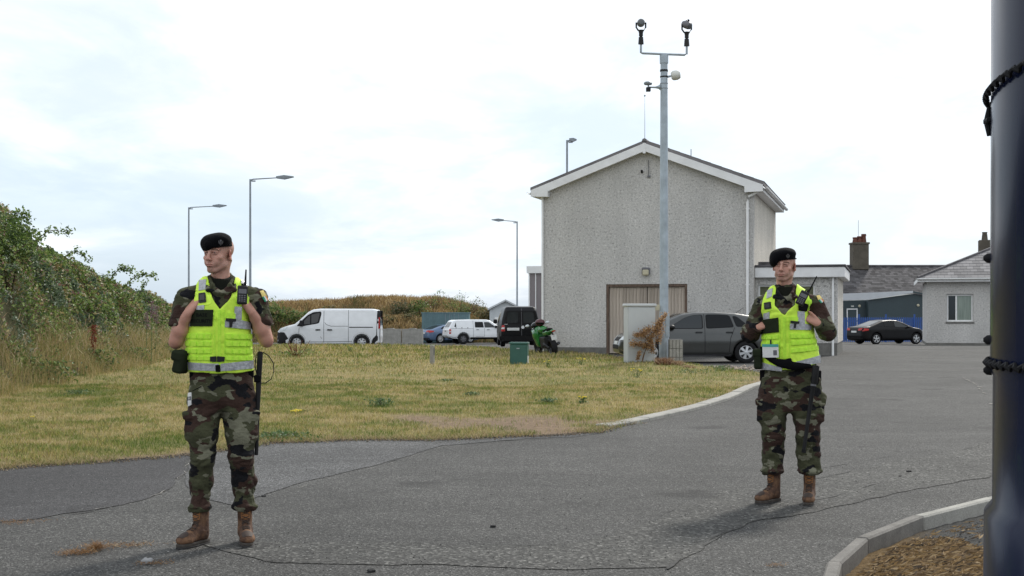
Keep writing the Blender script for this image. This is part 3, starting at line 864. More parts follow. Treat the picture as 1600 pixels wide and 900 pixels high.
g = rng.choice([0.045, 0.09, 0.17, 0.34], n, p=[0.3, 0.3, 0.25, 0.15])[:, None] * np.array([[1, 0.98, 0.93]])
tag(pebbles('loose_grit', np.column_stack([x, y, np.full(n, 0.006)]), rng.uniform(0.002, 0.0055, n), g, M['chips']), 'pale and dark grit scattered over the worn tarmac', 'grit', kind='stuff')
def rotz_(a): return [[math.cos(a), -math.sin(a), 0], [math.sin(a), math.cos(a), 0], [0, 0, 1]]
# a few dark and pale stones one can pick out on the road
for k, (px_, py_, s_, c_) in enumerate([(770, 824, 0.018, 0.03), (580, 894, 0.02, 0.03), (230, 880, 0.035, 0.26), (412, 776, 0.016, 0.04), (1420, 738, 0.02, 0.03), (1406, 745, 0.012, 0.03)]):
    X_, Y_ = gp(px_, py_)
    ss = SDF((-0.06, -0.06, -0.03), (0.06, 0.06, 0.06), 0.003); ss.box((0, 0, s_ * 0.25), (s_, s_ * 0.8, s_ * 0.45), s_ * 0.3, rot=rotz_(k * 0.8)); Vt_, Qt_ = ss.quads(); Vt_ = Vt_ + 0.006 * fbm(Vt_ + k, 40, 3, k)[:, None]
    o = mesh_np('stone', Vt_, Qt_, M['chips'], None, True, np.full((len(Vt_), 3), c_), (X_, Y_, 0.002))
    tag(o, ['small black stone on the road midway between the two men', 'tiny dark stone at the bottom edge of the road', 'flat pale stone on the tarmac in front of the man with bare forearms', 'small dark stone beside the right boot of the man with bare forearms', 'dark stone on the road left of the kerb bend, the larger of two', 'smaller dark stone left of the kerb bend'][k], 'stone')

# =================================================================== KERBS
def kerb_run(pts, width, z0, z1, mat_for, label, side=1, cat='kerb', gap=0.006, bev=0.012):
    root = empty('kerb', (0, 0, 0))
    for i in range(len(pts) - 1):
        a, b = Vector(pts[i]), Vector(pts[i + 1]); d = (b - a); L = d.length; d.normalize(); nn = Vector((-d.y, d.x)) * side
        Mx = Matrix(((d.x, nn.x, 0, a.x), (d.y, nn.y, 0, a.y), (0, 0, 1, 0), (0, 0, 0, 1)))
        m = MB().bbox((gap, 0, z0), (L - gap, width, z1 + random.uniform(-0.004, 0.004)), bev, Mx)
        m.build('kerb_stone', mat_for(i), root)
    return tag(root, label, cat)
kerb_run(KB, 0.08, -0.15, 0.028, lambda i: M['concrete_pale'] if i >= 10 else M['kerb_old'], 'curved concrete kerb round the planting bed beside the navy pillar', side=-1)
LK = [gp(x_, y_) for x_, y_ in [(952, 669), (985, 664), (1015, 658), (1045, 651), (1078, 643), (1108, 635), (1136, 626), (1160, 616), (1180, 606)]] + [(5.35, 28.2), (5.8, 30.2), (6.1, 32.3)]
kerb_run(LK, 0.20, -0.1, 0.045, lambda i: M['concrete_pale'], 'pale flat concrete kerb along the edge of the grass', side=1, gap=0.003)

# =================================================================== LAWN
LAWN = [(-60, 9.5), (-20, 10.6), (-8, 11.6)] + [gp(x_, y_) for x_, y_ in [(0, 733), (150, 722), (290, 712), (410, 692), (520, 688), (640, 686), (760, 684), (850, 681), (920, 676), (950, 668)]] + \
       [(p[0] - 0.12, p[1] + 0.18) for p in LK[1:9]] + [(5.15, 28.5), (5.6, 30.4), (5.9, 32.2), (5.85, 33.6), (5.3, 35.4), (4.7, 37.2), (4.5, 39.3), (3.9, 41.5), (3.4, 43.5), (3.2, 46.4), (2.4, 48.6), (1.4, 49.4), (0.2, 52.5), (-1.0, 56.5), (-3.5, 59.0), (-6.4, 60.5), (-12.5, 61.0), (-60, 61.5)]
_dense = []
for i in range(len(LAWN)):
    a, b = Vector(LAWN[i]), Vector(LAWN[(i + 1) % len(LAWN)])
    near = 8 < min(a.y, b.y) < 17 and max(abs(a.x), abs(b.x)) < 9
    m_ = max(1, int((b - a).length / 0.16)) if near else 1
    for k in range(m_):
        p = a.lerp(b, k / m_)
        if near: q_ = np.array([[p.x, p.y, 0.0]]); p = p + Vector((0, float(fbm(q_, 1.1, 4, 44)[0]) * 0.22))
        _dense.append((p.x, p.y))
LAWN = _dense
lawn_sd = poly_sd(LAWN)
bare_c = [gp(720, 668), gp(830, 668), gp(900, 676), gp(660, 662), gp(960, 664)]
def lawn_z(x, y):
    q = np.column_stack([x, y, np.zeros_like(x)])
    e = sstep(0, 0.8, -lawn_sd(x, y))
    rise = 0.09 * e * np.exp(-((x - 3.6) / 2.0) ** 2 - ((y - 36.4) / 2.2) ** 2)
    return 0.012 + rise + e * (0.05 + 0.04 * fbm(q, 0.5, 3, 2)) + 0.02 * e * fbm(q, 2.0, 2, 5)
def bare(x, y):
    q = np.column_stack([x, y, np.zeros_like(x)])
    d = 9e9
    for (cx, cy), rx, ry in zip(bare_c, (0.55, 0.75, 0.6, 0.45, 0.5), (1.1, 1.2, 0.8, 0.9, 0.5)):
        d = np.minimum(d, np.sqrt(((x - cx) / rx) ** 2 + ((y - cy) / ry) ** 2))
    b = sstep(1.25, 0.55, d + 0.5 * fbm(q, 2.5, 3, 31))
    return np.maximum(b, sstep(0.14, 0.0, -lawn_sd(x, y) + 0.08 * fbm(q, 4, 2, 3)) * 0.85)
def dryness(x, y):
    q = np.column_stack([x * 0.8, y * 0.8, np.zeros_like(x)])
    return np.clip(0.61 + 0.30 * fbm(q, 0.7, 3, 11) + 0.55 * fbm(q, 2.4, 3, 12) + 0.6 * fbm(q, 8.0, 3, 13), 0, 1)
def lawn_col(x, y):
    d = dryness(x, y)[:, None]; b = bare(x, y)[:, None]
    c = np.array([[0.14, 0.145, 0.048]]) * (1 - d) + np.array([[0.27, 0.215, 0.10]]) * d
    return c * (1 - b) + np.array([[0.20, 0.145, 0.098]]) * b
cdt_sheet('lawn', LAWN, 0, M['sheet'], step=0.45, zfn=lawn_z, colfn=lawn_col)

def blades(name, P3, h, w, lean, col, mat, curve=0.35, parent=None):
    """each blade five points, bent over; P3 (N,3)"""
    n = len(P3); th = rng.uniform(0, 6.28, n); ph = rng.uniform(0, 6.28, n)
    wv = np.column_stack([np.cos(th), np.sin(th), np.zeros(n)]) * (np.asarray(w) * 0.5)[:, None]
    ld = np.column_stack([np.cos(ph), np.sin(ph), np.zeros(n)]) * (np.asarray(h) * np.asarray(lean))[:, None]
    up = np.column_stack([np.zeros(n), np.zeros(n), np.asarray(h)])
    mid = P3 + up * 0.6 + ld * curve; tip = P3 + up + ld
    V = np.stack([P3 - wv, P3 + wv, mid - wv * 0.8, mid + wv * 0.8, tip], 1).reshape(-1, 3)
    k = (np.arange(n) * 5)[:, None, None]
    F = (np.array([(0, 1, 3), (0, 3, 2), (2, 3, 4)])[None] + k).reshape(-1, 3)
    cc = np.repeat(col, 5, 0)
    return mesh_np(name, V, F, mat, parent, False, cc)
def scatter(n, y0, y1, pw, xs=0.40, x0=None):
    y = y0 + (y1 - y0) * rng.random(n) ** pw
    x = (rng.random(n) * 2 - 1) * xs * y
    return x, y
xa, ya = scatter(300000, 11.3, 26.0, 1.35); xb, yb = scatter(150000, 24.0, 69.0, 1.15)
x = np.concatenate([xa, xb]); y = np.concatenate([ya, yb])
sd = lawn_sd(x, y); b = bare(x, y); d = dryness(x, y)
far = sstep(18, 60, y)
k = (sd < 0.02) & (rng.random(len(x)) > b * 0.93) & (rng.random(len(x)) > (0.25 * d))
k &= (x > -12.5)
x, y, b, d, far = x[k], y[k], b[k], d[k], far[k]; n = len(x)
r_ = rng.random((n, 1)); dd = d[:, None] + 0.45 * (rng.random((n, 1)) - 0.5)
pal = np.where(dd < 0.42, np.array([[0.12, 0.17, 0.033]]), np.where(dd < 0.62, np.array([[0.26, 0.265, 0.07]]), np.where(dd < 0.70, np.array([[0.22, 0.155, 0.07]]), np.where(dd < 0.92, np.array([[0.41, 0.335, 0.13]]), np.array([[0.50, 0.41, 0.23]])))))
pal = pal * (0.55 + 0.75 * r_)
q = np.column_stack([x, y, np.zeros(n)])
hh = (0.030 + 0.022 * rng.random(n) + 0.03 * np.clip(fbm(q, 1.6, 2, 8), 0, 1)) * (1 + 1.3 * far)
o = blades('grass', np.column_stack([x, y, lawn_z(x, y) - 0.004]), hh, 0.0045 + 0.019 * far, rng.uniform(0.2, 1.1, n), pal, M['blade'])
tag(o, 'short patchy green and straw coloured grass beside the road', 'grass', kind='stuff')

ed = np.array([p for p in LAWN if 10 < p[1] < 17.5 and abs(p[0]) < 7])
k_ = rng.integers(0, len(ed), 9000); x = ed[k_, 0] + rng.normal(0, 0.09, 9000); y = ed[k_, 1] + rng.normal(-0.03, 0.10, 9000)
cc = np.array([(0.16, 0.115, 0.075), (0.09, 0.075, 0.055), (0.26, 0.22, 0.17), (0.05, 0.048, 0.045)])[rng.choice(4, 9000, p=[0.4, 0.3, 0.12, 0.18])]
tag(pebbles('verge_crumbs', np.column_stack([x, y, np.full(9000, 0.012)]), rng.uniform(0.003, 0.012, 9000), cc, M['chips']), 'brown crumbs of soil and gravel along the edge of the grass', 'soil', kind='stuff')
k_ = rng.integers(0, len(ed), 7000); x = ed[k_, 0] + rng.normal(0, 0.10, 7000); y = ed[k_, 1] + rng.normal(0.0, 0.07, 7000)
q = np.column_stack([x, y, 0 * x]); kk = fbm(q, 1.4, 2, 66) > -0.15; x, y = x[kk], y[kk]; n = len(x)
c_ = np.array([(0.40, 0.32, 0.17), (0.16, 0.20, 0.05), (0.28, 0.22, 0.10)])[rng.choice(3, n, p=[0.45, 0.25, 0.3])] * rng.uniform(0.7, 1.2, (n, 1))
tag(blades('verge_grass', np.column_stack([x, y, np.full(n, 0.006)]), rng.uniform(0.02, 0.075, n), np.full(n, 0.006), rng.uniform(0.4, 2.2, n), c_, M['blade'], 0.5), 'ragged straw and grass creeping over the tarmac edge', 'grass', kind='stuff')
# =================================================================== PLANTING BED
def bed_z(x, y):
    q = np.column_stack([x, y, np.zeros_like(x)])
    d = -in_poly(KB + [(11, -0.8)], x, y)
    grey = sstep(-0.15, 0.2, x - 2.62 + 0.15 * fbm(q, 2, 2, 3))
    m = sstep(0.10, 0.7, d)
    return -0.055 + m * (0.14 * (1 - grey) + 0.03 * grey) + 0.035 * m * fbm(q, 3.0, 3, 7) + 0.012 * fbm(q, 14, 2, 9) - 0.02 * (1 - m)
def bed_grey(x, y):
    q = np.column_stack([x, y, np.zeros_like(x)])
    return sstep(-0.15, 0.2, x - 2.62 + 0.2 * fbm(q, 2, 3, 3))
def bed_col(x, y):
    g = bed_grey(x, y)[:, None]
    return np.array([[0.155, 0.105, 0.052]]) * (1 - g) + np.array([[0.070, 0.069, 0.066]]) * g
BED = [p for p in KB] + [(11, -0.8)]
cdt_sheet('planting_bed', BED, 0, M['sheet'], step=0.09, zfn=bed_z, colfn=bed_col)
N = 46000
x = rng.uniform(1.2, 3.6, N); y = rng.uniform(5.6, 11.3, N); dB = in_poly(BED, x, y); g_ = bed_grey(x, y)
k = (dB < -0.15) & (rng.random(N) > g_ * 0.93)
x, y = x[k], y[k]; n = len(x)
# matted bark fibre: long thin slivers lying almost flat
th = rng.normal(0.5, 0.55, n); L = rng.uniform(0.012, 0.05, n); w_ = rng.uniform(0.0015, 0.005, n); z = bed_z(x, y) + rng.uniform(0.0, 0.012, n)
dx, dy = np.cos(th) * L, np.sin(th) * L; nx, ny = -np.sin(th) * w_, np.cos(th) * w_; tz = rng.uniform(-0.008, 0.016, n)
V = np.stack([np.column_stack([x - dx, y - dy, z - tz]), np.column_stack([x + nx, y + ny, z + 0.004]), np.column_stack([x + dx, y + dy, z + tz]), np.column_stack([x - nx, y - ny, z - 0.004])], 1).reshape(-1, 3)
F = (np.array([(0, 1, 2), (0, 2, 3)])[None] + (np.arange(n) * 4)[:, None, None]).reshape(-1, 3)
cc = np.array([(0.28, 0.18, 0.075), (0.17, 0.11, 0.055), (0.40, 0.29, 0.16), (0.07, 0.05, 0.032)])[rng.choice(4, n, p=[0.34, 0.34, 0.14, 0.18])] * rng.uniform(0.7, 1.2, (n, 1))
o = mesh_np('bark_mulch', V, F, M['blade'], None, False, np.repeat(cc, 4, 0)); tag(o, 'matted brown bark fibre covering the near part of the planting bed', 'mulch', kind='stuff')
N = 16000
x = rng.uniform(1.4, 5.2, N); y = rng.uniform(5.6, 11.6, N); dB = in_poly(BED, x, y); g_ = bed_grey(x, y)
k = (dB < -0.15) & (rng.random(N) < 0.06 + g_)
x, y = x[k], y[k]; n = len(x)
cc = np.repeat(rng.choice([0.045, 0.08, 0.12, 0.2], n, p=[0.4, 0.35, 0.2, 0.05])[:, None], 3, 1)
tag(pebbles('gravel', np.column_stack([x, y, bed_z(x, y) + 0.003]), rng.uniform(0.002, 0.009, n), cc, M['chips']), 'crumbled dark grey tarmac gravel in the planting bed by the pillar', 'gravel', kind='stuff')

# =================================================================== NAVY PILLAR
pil = empty('pillar', (1.655, 2.62, 0)); tag(pil, 'tall glossy navy round pillar with chain bands, cut by the right edge of the picture', 'pillar')
MB().lathe([(0.0, -0.3), (0.725, -0.3), (0.722, 0.3), (0.716, 0.98), (0.700, 1.0), (0.6985, 1.26), (0.704, 1.28), (0.702, 1.95), (0.700, 4.2), (0.70, 4.4), (0.0, 4.4)], 128).build('shaft', M['navy'], pil, True)
def chain_band(zc, tilt, phase, r=0.703, rad=0.0046, n=220):
    m = MB()
    # rope-like band of links laid round the shaft
    for k in range(n):
        a = 2 * math.pi * k / n
        p = Vector((math.cos(a) * (r + 0.004), math.sin(a) * (r + 0.004), zc + tilt * math.sin(a - phase)))
        t_ = Vector((-math.sin(a), math.cos(a), tilt * math.cos(a - phase))).normalized()
        nrm = Vector((math.cos(a), math.sin(a), 0)); s_ = 1 if k % 2 else -1
        q = (t_ + Vector((0, 0, 0.75 * s_))).normalized()
        m.tube([p - q * 0.0125 + nrm * 0.002, p + nrm * 0.007, p + q * 0.0125 + nrm * 0.002], [rad * 0.7, rad * 1.15, rad * 0.7], 6)
    return m.build('chain_band', M['black_rubber'], pil, True)
# camera sees the left flank: direction from pillar to the tangent point
chain_band(1.905, 0.075, math.radians(235)); chain_band(1.286, 0.004, 0, rad=0.0045)
tang = math.atan2(2.62 * 0 + 0.33, -1)   # rough heading of the flank seen
def nub(z_, cross=False):
    m = MB(); a = math.radians(160.0)
    c = Vector((math.cos(a), math.sin(a), 0)); t_ = Vector((-math.sin(a), math.cos(a), 0))
    p = c * 0.700 + Vector((0, 0, z_))
    m.tube([p, p + c * 0.010, p + c * 0.017], [0.011, 0.010, 0.004], 10)
    if cross:
        m.tube([p + c * 0.006 - Vector((0, 0, 0.03)), p + c * 0.009, p + c * 0.006 + Vector((0, 0, 0.03))], [0.004, 0.008, 0.004], 8)
        m.tube([p + c * 0.006 - t_ * 0.03, p + c * 0.009, p + c * 0.006 + t_ * 0.03], [0.004, 0.008, 0.004], 8)
    m.build('fixing_stud', M['black_rubber'], pil, True)
nub(1.385 + 0.402, True); nub(1.385 + 0.118); nub(1.385 - 0.052); nub(1.385 - 0.115)

# =================================================================== HOUSE
GA = -R(15.2)
house = empty('house', (1.07, 49.0, 0), GA)
tag(house, 'two storey pebbledashed house end with white bargeboards and timber garage doors', 'house')
W, D, EZ, AZ = 7.45, 9.8, 5.72, 7.13
slope = (AZ - EZ) / (W / 2)
m = MB()
gx0, gx1, gz1 = 2.32, 5.18, 2.46
# gable wall with a door opening, as separate solid pieces
def wall_with_hole(m, x0, x1, z0, z1, hx0, hx1, hz0, hz1, y0, y1):
    m.box((x0, y0, z0), (hx0, y1, z1)); m.box((hx1, y0, z0), (x1, y1, z1))
    if hz0 > z0 + 1e-4: m.box((hx0, y0, z0), (hx1, y1, hz0))
    if hz1 < z1 - 1e-4: m.box((hx0, y0, hz1), (hx1, y1, z1))
def grid_gable():
    pts = [(0, 0), (gx0, 0), (gx0, gz1), (gx1, gz1), (gx1, 0), (W, 0), (W, EZ), (W / 2, AZ), (0, EZ)]
    return MB().prism(pts, 0, 0.3)
g = grid_gable(); g.build('gable_wall', M['dash'], house)
m = MB(); m.box((W - 0.3, 0.303, 0), (W, D, EZ)); m.build('side_wall', M['dash_sunlit'], house)
m = MB(); m.box((0, 0.303, 0), (0.3, D, EZ)); m.box((0.303, D - 0.3, 0), (W - 0.303, D, EZ)); m.build('rear_wall', M['dash'], house)
for a_, b_ in ((-0.02, gx0 - 0.003), (gx1 + 0.003, W + 0.02)): MB().box((a_, -0.03, 0), (b_, 0.0, 0.24)).build('plinth', M['concrete_grey'], house)
# roof
ov, vb = 0.36, 0.28
def roof_slab(sg):
    xe = W / 2 + sg * (W / 2 + ov); ze = EZ - slope * ov
    t_ = 0.10
    m = MB()
    P_ = [(xe, ze + 0.22), (W / 2, AZ + 0.22), (W / 2, AZ + 0.22 + t_), (xe, ze + 0.22 + t_)]
    m.prism(P_, -vb, D + vb)
    return m.build('roof', M['slate'], house)
roof_slab(-1); rs = roof_slab(1)
m = MB(); m.tube([(W / 2, -vb, AZ + 0.30), (W / 2, D + vb, AZ + 0.30)], 0.09, 8); m.build('ridge_tile', M['slate'], house, True)
# roof tiles: courses of slates on the slope one sees edge-on
for sg in (1,):
    tl = MB().box((0, 0, 0), (0.30, 0.33, 0.018))
    me0 = None
    for i in range(11):
        for j in range(26):
            xe = W + ov - 0.02 - i * 0.36; ze = EZ - slope * ov + 0.325 + i * 0.36 * slope
            if me0 is None:
                o0 = MB().box((-0.40, 0, -0.004), (0.02, 0.385, 0.016)).build('roof_tile', M['slate'], rs); me0 = o0; o_ = o0
            else:
                o_ = me0.copy(); COL.objects.link(o_); o_.parent = rs
            o_.location = (xe + 0.02, -vb + 0.02 + j * 0.397, ze + 0.004); o_.rotation_euler = (0, math.atan(slope) - 0.02, 0)
# bargeboards
bh = 0.27
for sg in (-1, 1):
    x_e = W / 2 + sg * (W / 2 + ov - 0.02); z_e = EZ - slope * (ov - 0.02)
    x_b = W / 2 + sg * (W / 2 - 0.28); z_b = EZ + slope * 0.28
    P_ = [(x_e, z_e - 0.01 + 0.0), (x_b, z_e - 0.03), (x_b, z_b - 0.07), (W / 2, AZ - 0.06), (W / 2, AZ + 0.215), (x_e, z_e + 0.215)]
    MB().prism(P_, -vb - 0.022, -vb - 0.001).build('bargeboard', M['fascia'], house)
    P_ = [(x_e, z_e - 0.005), (x_b, z_e - 0.03 + 0.003), (x_b, z_b - 0.05), (W / 2, AZ - 0.04), (W / 2, AZ - 0.02), (x_b, z_b - 0.03), (x_e, z_e + 0.02)]
    MB().prism(P_, -vb + 0.001, -0.002).build('soffit', M['fascia'], house)
    MB().box((min(x_e, x_e - sg * (ov - 0.03)), 0.004, z_e - 0.01), (max(x_e, x_e - sg * (ov - 0.03)), D, z_e + 0.19)).build('eaves_box', M['fascia'], house)
    xg = x_e + sg * 0.075
    gpr = [(0.075 * math.cos(a), 0.075 * math.sin(a)) for a in np.linspace(math.pi, 2 * math.pi, 9)] + [(0.066 * math.cos(a), 0.066 * math.sin(a)) for a in np.linspace(2 * math.pi, math.pi, 9)]
    MB().prism([(xg + a, z_e + 0.15 + b) for a, b in gpr], -vb - 0.02, D + vb).build('gutter', M['upvc'], house)
MB().box((W / 2 - 0.05, -vb - 0.034, AZ - 0.14), (W / 2 + 0.05, -vb - 0.023, AZ + 0.22)).build('finial_strip', M['fascia'], house)
# swan neck and downpipe on the gable
zt = EZ - slope * ov
MB().tube([(W + ov - 0.02, -0.14, zt + 0.10), (W + 0.12, -0.13, zt - 0.02), (W - 0.16, -0.09, zt - 0.16), (W - 0.20, -0.075, zt - 0.34), (W - 0.20, -0.075, 0.12)], 0.048, 10).build('downpipe', M['upvc'], house, True)
for z_ in (0.9, 2.4, 3.9, 5.0): MB().box((W - 0.27, -0.022, z_), (W - 0.13, -0.001, z_ + 0.05)).build('pipe_bracket', M['upvc'], house)
MB().tube([(0.03, -0.05, 0.1), (0.03, -0.05, zt + 0.05)], 0.04, 8).build('downpipe', M['upvc'], house, True)
# garage doors
fr = MB(); fr.box((gx0, 0.02, 0), (gx0 + 0.09, 0.14, gz1)); fr.box((gx1 - 0.09, 0.02, 0), (gx1, 0.14, gz1)); fr.box((gx0 + 0.093, 0.02, gz1 - 0.09), (gx1 - 0.093, 0.14, gz1))
t = NT("door_frame_timber"); v = t.coord("Object", (4, 4, 1)); t.color(t.ramp(t.noise(v, 4, 4), [(0.3, (0.09, 0.06, 0.045)), (0.7, (0.17, 0.12, 0.09))])).set(rough=0.9)
fr.build('door_frame', t.m, house)
MB().box((gx0 + 0.1, 0.16, 0), (gx1 - 0.1, 0.2, gz1 - 0.1)).build('door_backing', M['black_cloth'], house)
xm = 3.76
for a, b in ((gx0 + 0.10, xm - 0.012), (xm + 0.012, gx1 - 0.10)):
    leaf = MB().box((a, 0.125, 0.05), (b, 0.155, gz1 - 0.1)).build('garage_door', M['timber'], house)
    nP = int(round((b - a) / 0.118)); w_ = (b - a) / nP; first = None
    for k in range(nP):
        if first is None:
            first = MB().bbox((0.004, 0.095, 0.04), (w_ - 0.004, 0.123, gz1 - 0.105), 0.004).build('plank', M['timber'], leaf); o_ = first
        else: o_ = first.copy(); COL.objects.link(o_); o_.parent = leaf
        o_.location = (a + k * w_, random.uniform(-0.006, 0.004), random.uniform(-0.01, 0))
# wall light, vents, aerial
wl_ = MB().bbox((3.60, -0.10, 2.78), (3.88, 0.0, 3.04), 0.03).build('wall_light', M['grey_plastic'], house)
MB().bbox((3.63, -0.15, 2.76), (3.85, -0.10, 2.96), 0.03).build('lamp_glass', M['light_cream'], wl_)
MB().tube([(3.60, -0.03, 6.35), (3.60, -0.10, 6.42)], 0.04, 8).build('sensor', M['black_plastic'], house, True)
MB().tube([(3.83, -0.03, 6.22), (3.83, -0.03, 6.78)], 0.012, 6).box((3.79, -0.05, 6.18), (3.90, -0.01, 6.24)).build('cable_bracket', M['grey_plastic'], house)
MB().tube([(3.66, 0.2, AZ + 0.25), (3.66, 0.2, AZ + 1.95)], [0.012, 0.004], 6).lathe([(0, 0), (0.03, 0.02), (0.03, 0.06), (0, 0.08)], 8, Matrix.Translation((3.66, 0.2, AZ + 1.9))).build('aerial', M['galv_dark'], house, True)
MB().tube([(4.9, 3.0, AZ - 0.3), (4.9, 3.0, AZ + 0.35)], 0.015, 6).build('vent_pipe', M['black_plastic'], house, True)

# annex -------------------------------------------------------------
def win(parent, x0, x1, z0, z1, y, glass, frame, split=None, fr=0.055, sill=True, transom=None, depth=0.06):
    w = MB()
    w.box((x0, y, z0), (x0 + fr, y + depth, z1)); w.box((x1 - fr, y, z0), (x1, y + depth, z1))
    w.box((x0 + fr + 0.002, y, z0), (x1 - fr - 0.002, y + depth, z0 + fr)); w.box((x0 + fr + 0.002, y, z1 - fr), (x1 - fr - 0.002, y + depth, z1))
    if split: w.box((split - fr * 0.5, y + 0.003, z0 + fr + 0.002), (split + fr * 0.5, y + depth, z1 - fr - 0.002))
    if transom: w.box((x0 + fr + 0.002, y + 0.006, transom - fr * 0.5), ((split - fr * 0.5 if False else x1) - fr - 0.002, y + depth - 0.003, transom + fr * 0.5))
    o = w.build('window', frame, parent)
    if isinstance(glass, list):
        for gm_, a, b, c, d_ in glass: MB().box((a, y + 0.032, c), (b, y + 0.040, d_)).build('pane', gm_, o)
    else: MB().box((x0 + fr * 0.8, y + 0.032, z0 + fr * 0.8), (x1 - fr * 0.8, y + 0.040, z1 - fr * 0.8)).build('pane', glass, o)
    if sill: MB().bbox((x0 - 0.06, y - 0.16, z0 - 0.09), (x1 + 0.06, y + 0.0, z0 - 0.003), 0.008).build('sill', M['concrete_grey'], o)
    return o
ax0 = W + 0.004
A0 = empty('annex', (1.07, 49.0, 0), GA); tag(A0, 'low flat roofed pebbledashed annex with white fascia beside the tall house end', 'annex')
ay = 0.55; aW = 2.78; aH = 2.66
def P_h(x, y): # house local -> use directly
    return (x, y)
m = MB()
w1, w2 = (ax0 + 0.18, ax0 + 0.66), (ax0 + 1.62, ax0 + 2.22)   # windows
w1 = (ax0 + 0.10, ax0 + 0.62); w2 = (ax0 + 1.42, ax0 + 2.02)
zb, zt2 = 1.15, 2.42
xs_ = [ax0, w1[0], w1[1], w2[0], w2[1], ax0 + aW]
for i in range(5):
    if i in (1, 3):
        m.box((xs_[i], ay, 0.42), (xs_[i + 1], ay + 0.25, zb)); m.box((xs_[i], ay, zt2), (xs_[i + 1], ay + 0.25, aH))
    else: m.box((xs_[i], ay, 0.42), (xs_[i + 1], ay + 0.25, aH))
m.build('front_wall', M['dash'], A0)
MB().box((ax0 + aW - 0.25, ay + 0.253, 0.42), (ax0 + aW, 6.5, aH)).build('side_wall', M['dash_sunlit'], A0)
MB().box((ax0, ay + 0.015, 0), (ax0 + aW - 0.015, 6.5, 0.418)).build('plinth', M['concrete_grey'], A0)
MB().bbox((ax0 - 0.0, ay - 0.22, aH + 0.002), (ax0 + aW + 0.24, 6.7, aH + 0.36), 0.02).build('fascia', M['fascia'], A0)
MB().bbox((ax0 + 0.003, ay - 0.26, aH + 0.363), (ax0 + aW + 0.28, 6.74, aH + 0.44), 0.015).build('roof', M['slate_dark'], A0)
blind = plain("green_blind", (0.11, 0.12, 0.06), 0.7, 0.3, 8)
for (a, b) in (w1, w2):
    win(A0, a + 0.004, b - 0.004, zb, zt2 - 0.004, ay + 0.08, [(blind, a + 0.05, b - 0.05, 2.06, 2.36), (M['glass'], a + 0.05, b - 0.05, 1.2, 2.0)], M['upvc'], transom=2.03)
MB().tube([(ax0 + aW - 0.16, ay - 0.06, 0.0), (ax0 + aW - 0.16, ay - 0.06, aH)], 0.04, 8).build('downpipe', M['upvc'], A0, True)
MB().box((W + 0.01, ay + 1.2, aH + 0.45), (W + 0.5, ay + 1.3, aH + 0.6)).build('flashing', M['slate_dark'], A0)

# taupe panelled block behind left edge of the house ------------------
B = empty('panelled_block', (atx(826, 70), 70, 0), GA); tag(B, 'taupe panelled block with white strips just behind the left edge of the house', 'building')
MB().box((0, 0, 0), (3.2, 6, atz(427, 70))).build('wall', M['clad_taupe'], B)
for k in range(6): MB().box((0.02 + k * 0.33, -0.04, 0), (0.07 + k * 0.33, -0.003, atz(427, 70))).build('cover_strip', M['upvc'], B)
MB().box((-0.08, -0.12, atz(427, 70) + 0.002), (3.3, 6.1, atz(416, 70))).build('fascia', M['upvc'], B)
# pale shed with a gable
Ys = 108.0
B = empty('metal_shed', (atx(765, Ys), Ys, -0.7), 0); tag(B, 'pale metal shed with low gable roof behind the black van', 'shed')
w_ = atx(815, Ys) - atx(765, Ys)
MB().prism([(0, 0), (w_, 0), (w_, (atz(484, Ys) + 0.7)), (w_ / 2, (atz(471, Ys) + 0.7)), (0, (atz(484, Ys) + 0.7))], 0, 9).build('wall', M['shed_white'], B)
for sg in (-1, 1):
    xe = w_ / 2 + sg * (w_ / 2 + 0.15)
    MB().prism([(xe, (atz(484, Ys) + 0.7) - 0.04), (w_ / 2, (atz(471, Ys) + 0.7) + 0.02), (w_ / 2, (atz(471, Ys) + 0.7) + 0.16), (xe, (atz(484, Ys) + 0.7) + 0.1)], -0.3, 9.2).build('roof', M['clad_roof'], B)
MB().box((0.4, -0.03, 0), (1.25, -0.003, 1.9)).build('door', M['upvc'], B); MB().box((1.45, -0.03, 0.6), (2.1, -0.003, 1.5)).build('window', M['glass'], B)
MB().box((w_ + 0.003, 0.5, 0), (w_ + 4, 9, (atz(486, Ys) + 0.7))).build('lean_to', M['shed_white'], B)
# container
Yc = 104.0; zc_ = atz(488, Yc) + 0.72
B = empty('shipping_container', (atx(659, Yc), Yc, -0.72), 0); tag(B, 'blue green steel container behind the white pickup truck', 'container')
w_ = atx(733, Yc) - atx(659, Yc)
wm = MB()
nx = 34
pts = [(k * w_ / nx, 0.0 if k % 2 else 0.04) for k in range(nx + 1)]
wm.box((0.0, 0.05, 0.1), (w_, 2.4, zc_ - 0.08))
wm.build('body', M['container'], B)
for k in range(24): MB().box((0.1 + k * (w_ - 0.2) / 24, 0.01, 0.2), (0.1 + (k + 0.5) * (w_ - 0.2) / 24, 0.048, zc_ - 0.12)).build('rib', M['container'], B)
m = MB(); m.box((-0.05, 0, zc_ - 0.078), (w_ + 0.05, 2.45, zc_)); m.box((-0.05, 0, 0.02), (w_ + 0.05, 2.45, 0.098)); m.box((w_ * 0.43, -0.02, 0.1), (w_ * 0.43 + 0.08, 0.008, zc_ - 0.08)); m.build('frame', M['container'], B)
for k in range(4): MB().tube([(w_ * 0.5 + k * 0.33, -0.02, 0.2), (w_ * 0.5 + k * 0.33, -0.02, zc_ - 0.1)], 0.018, 6).build('locking_bar', M['galv_dark'], B, True)
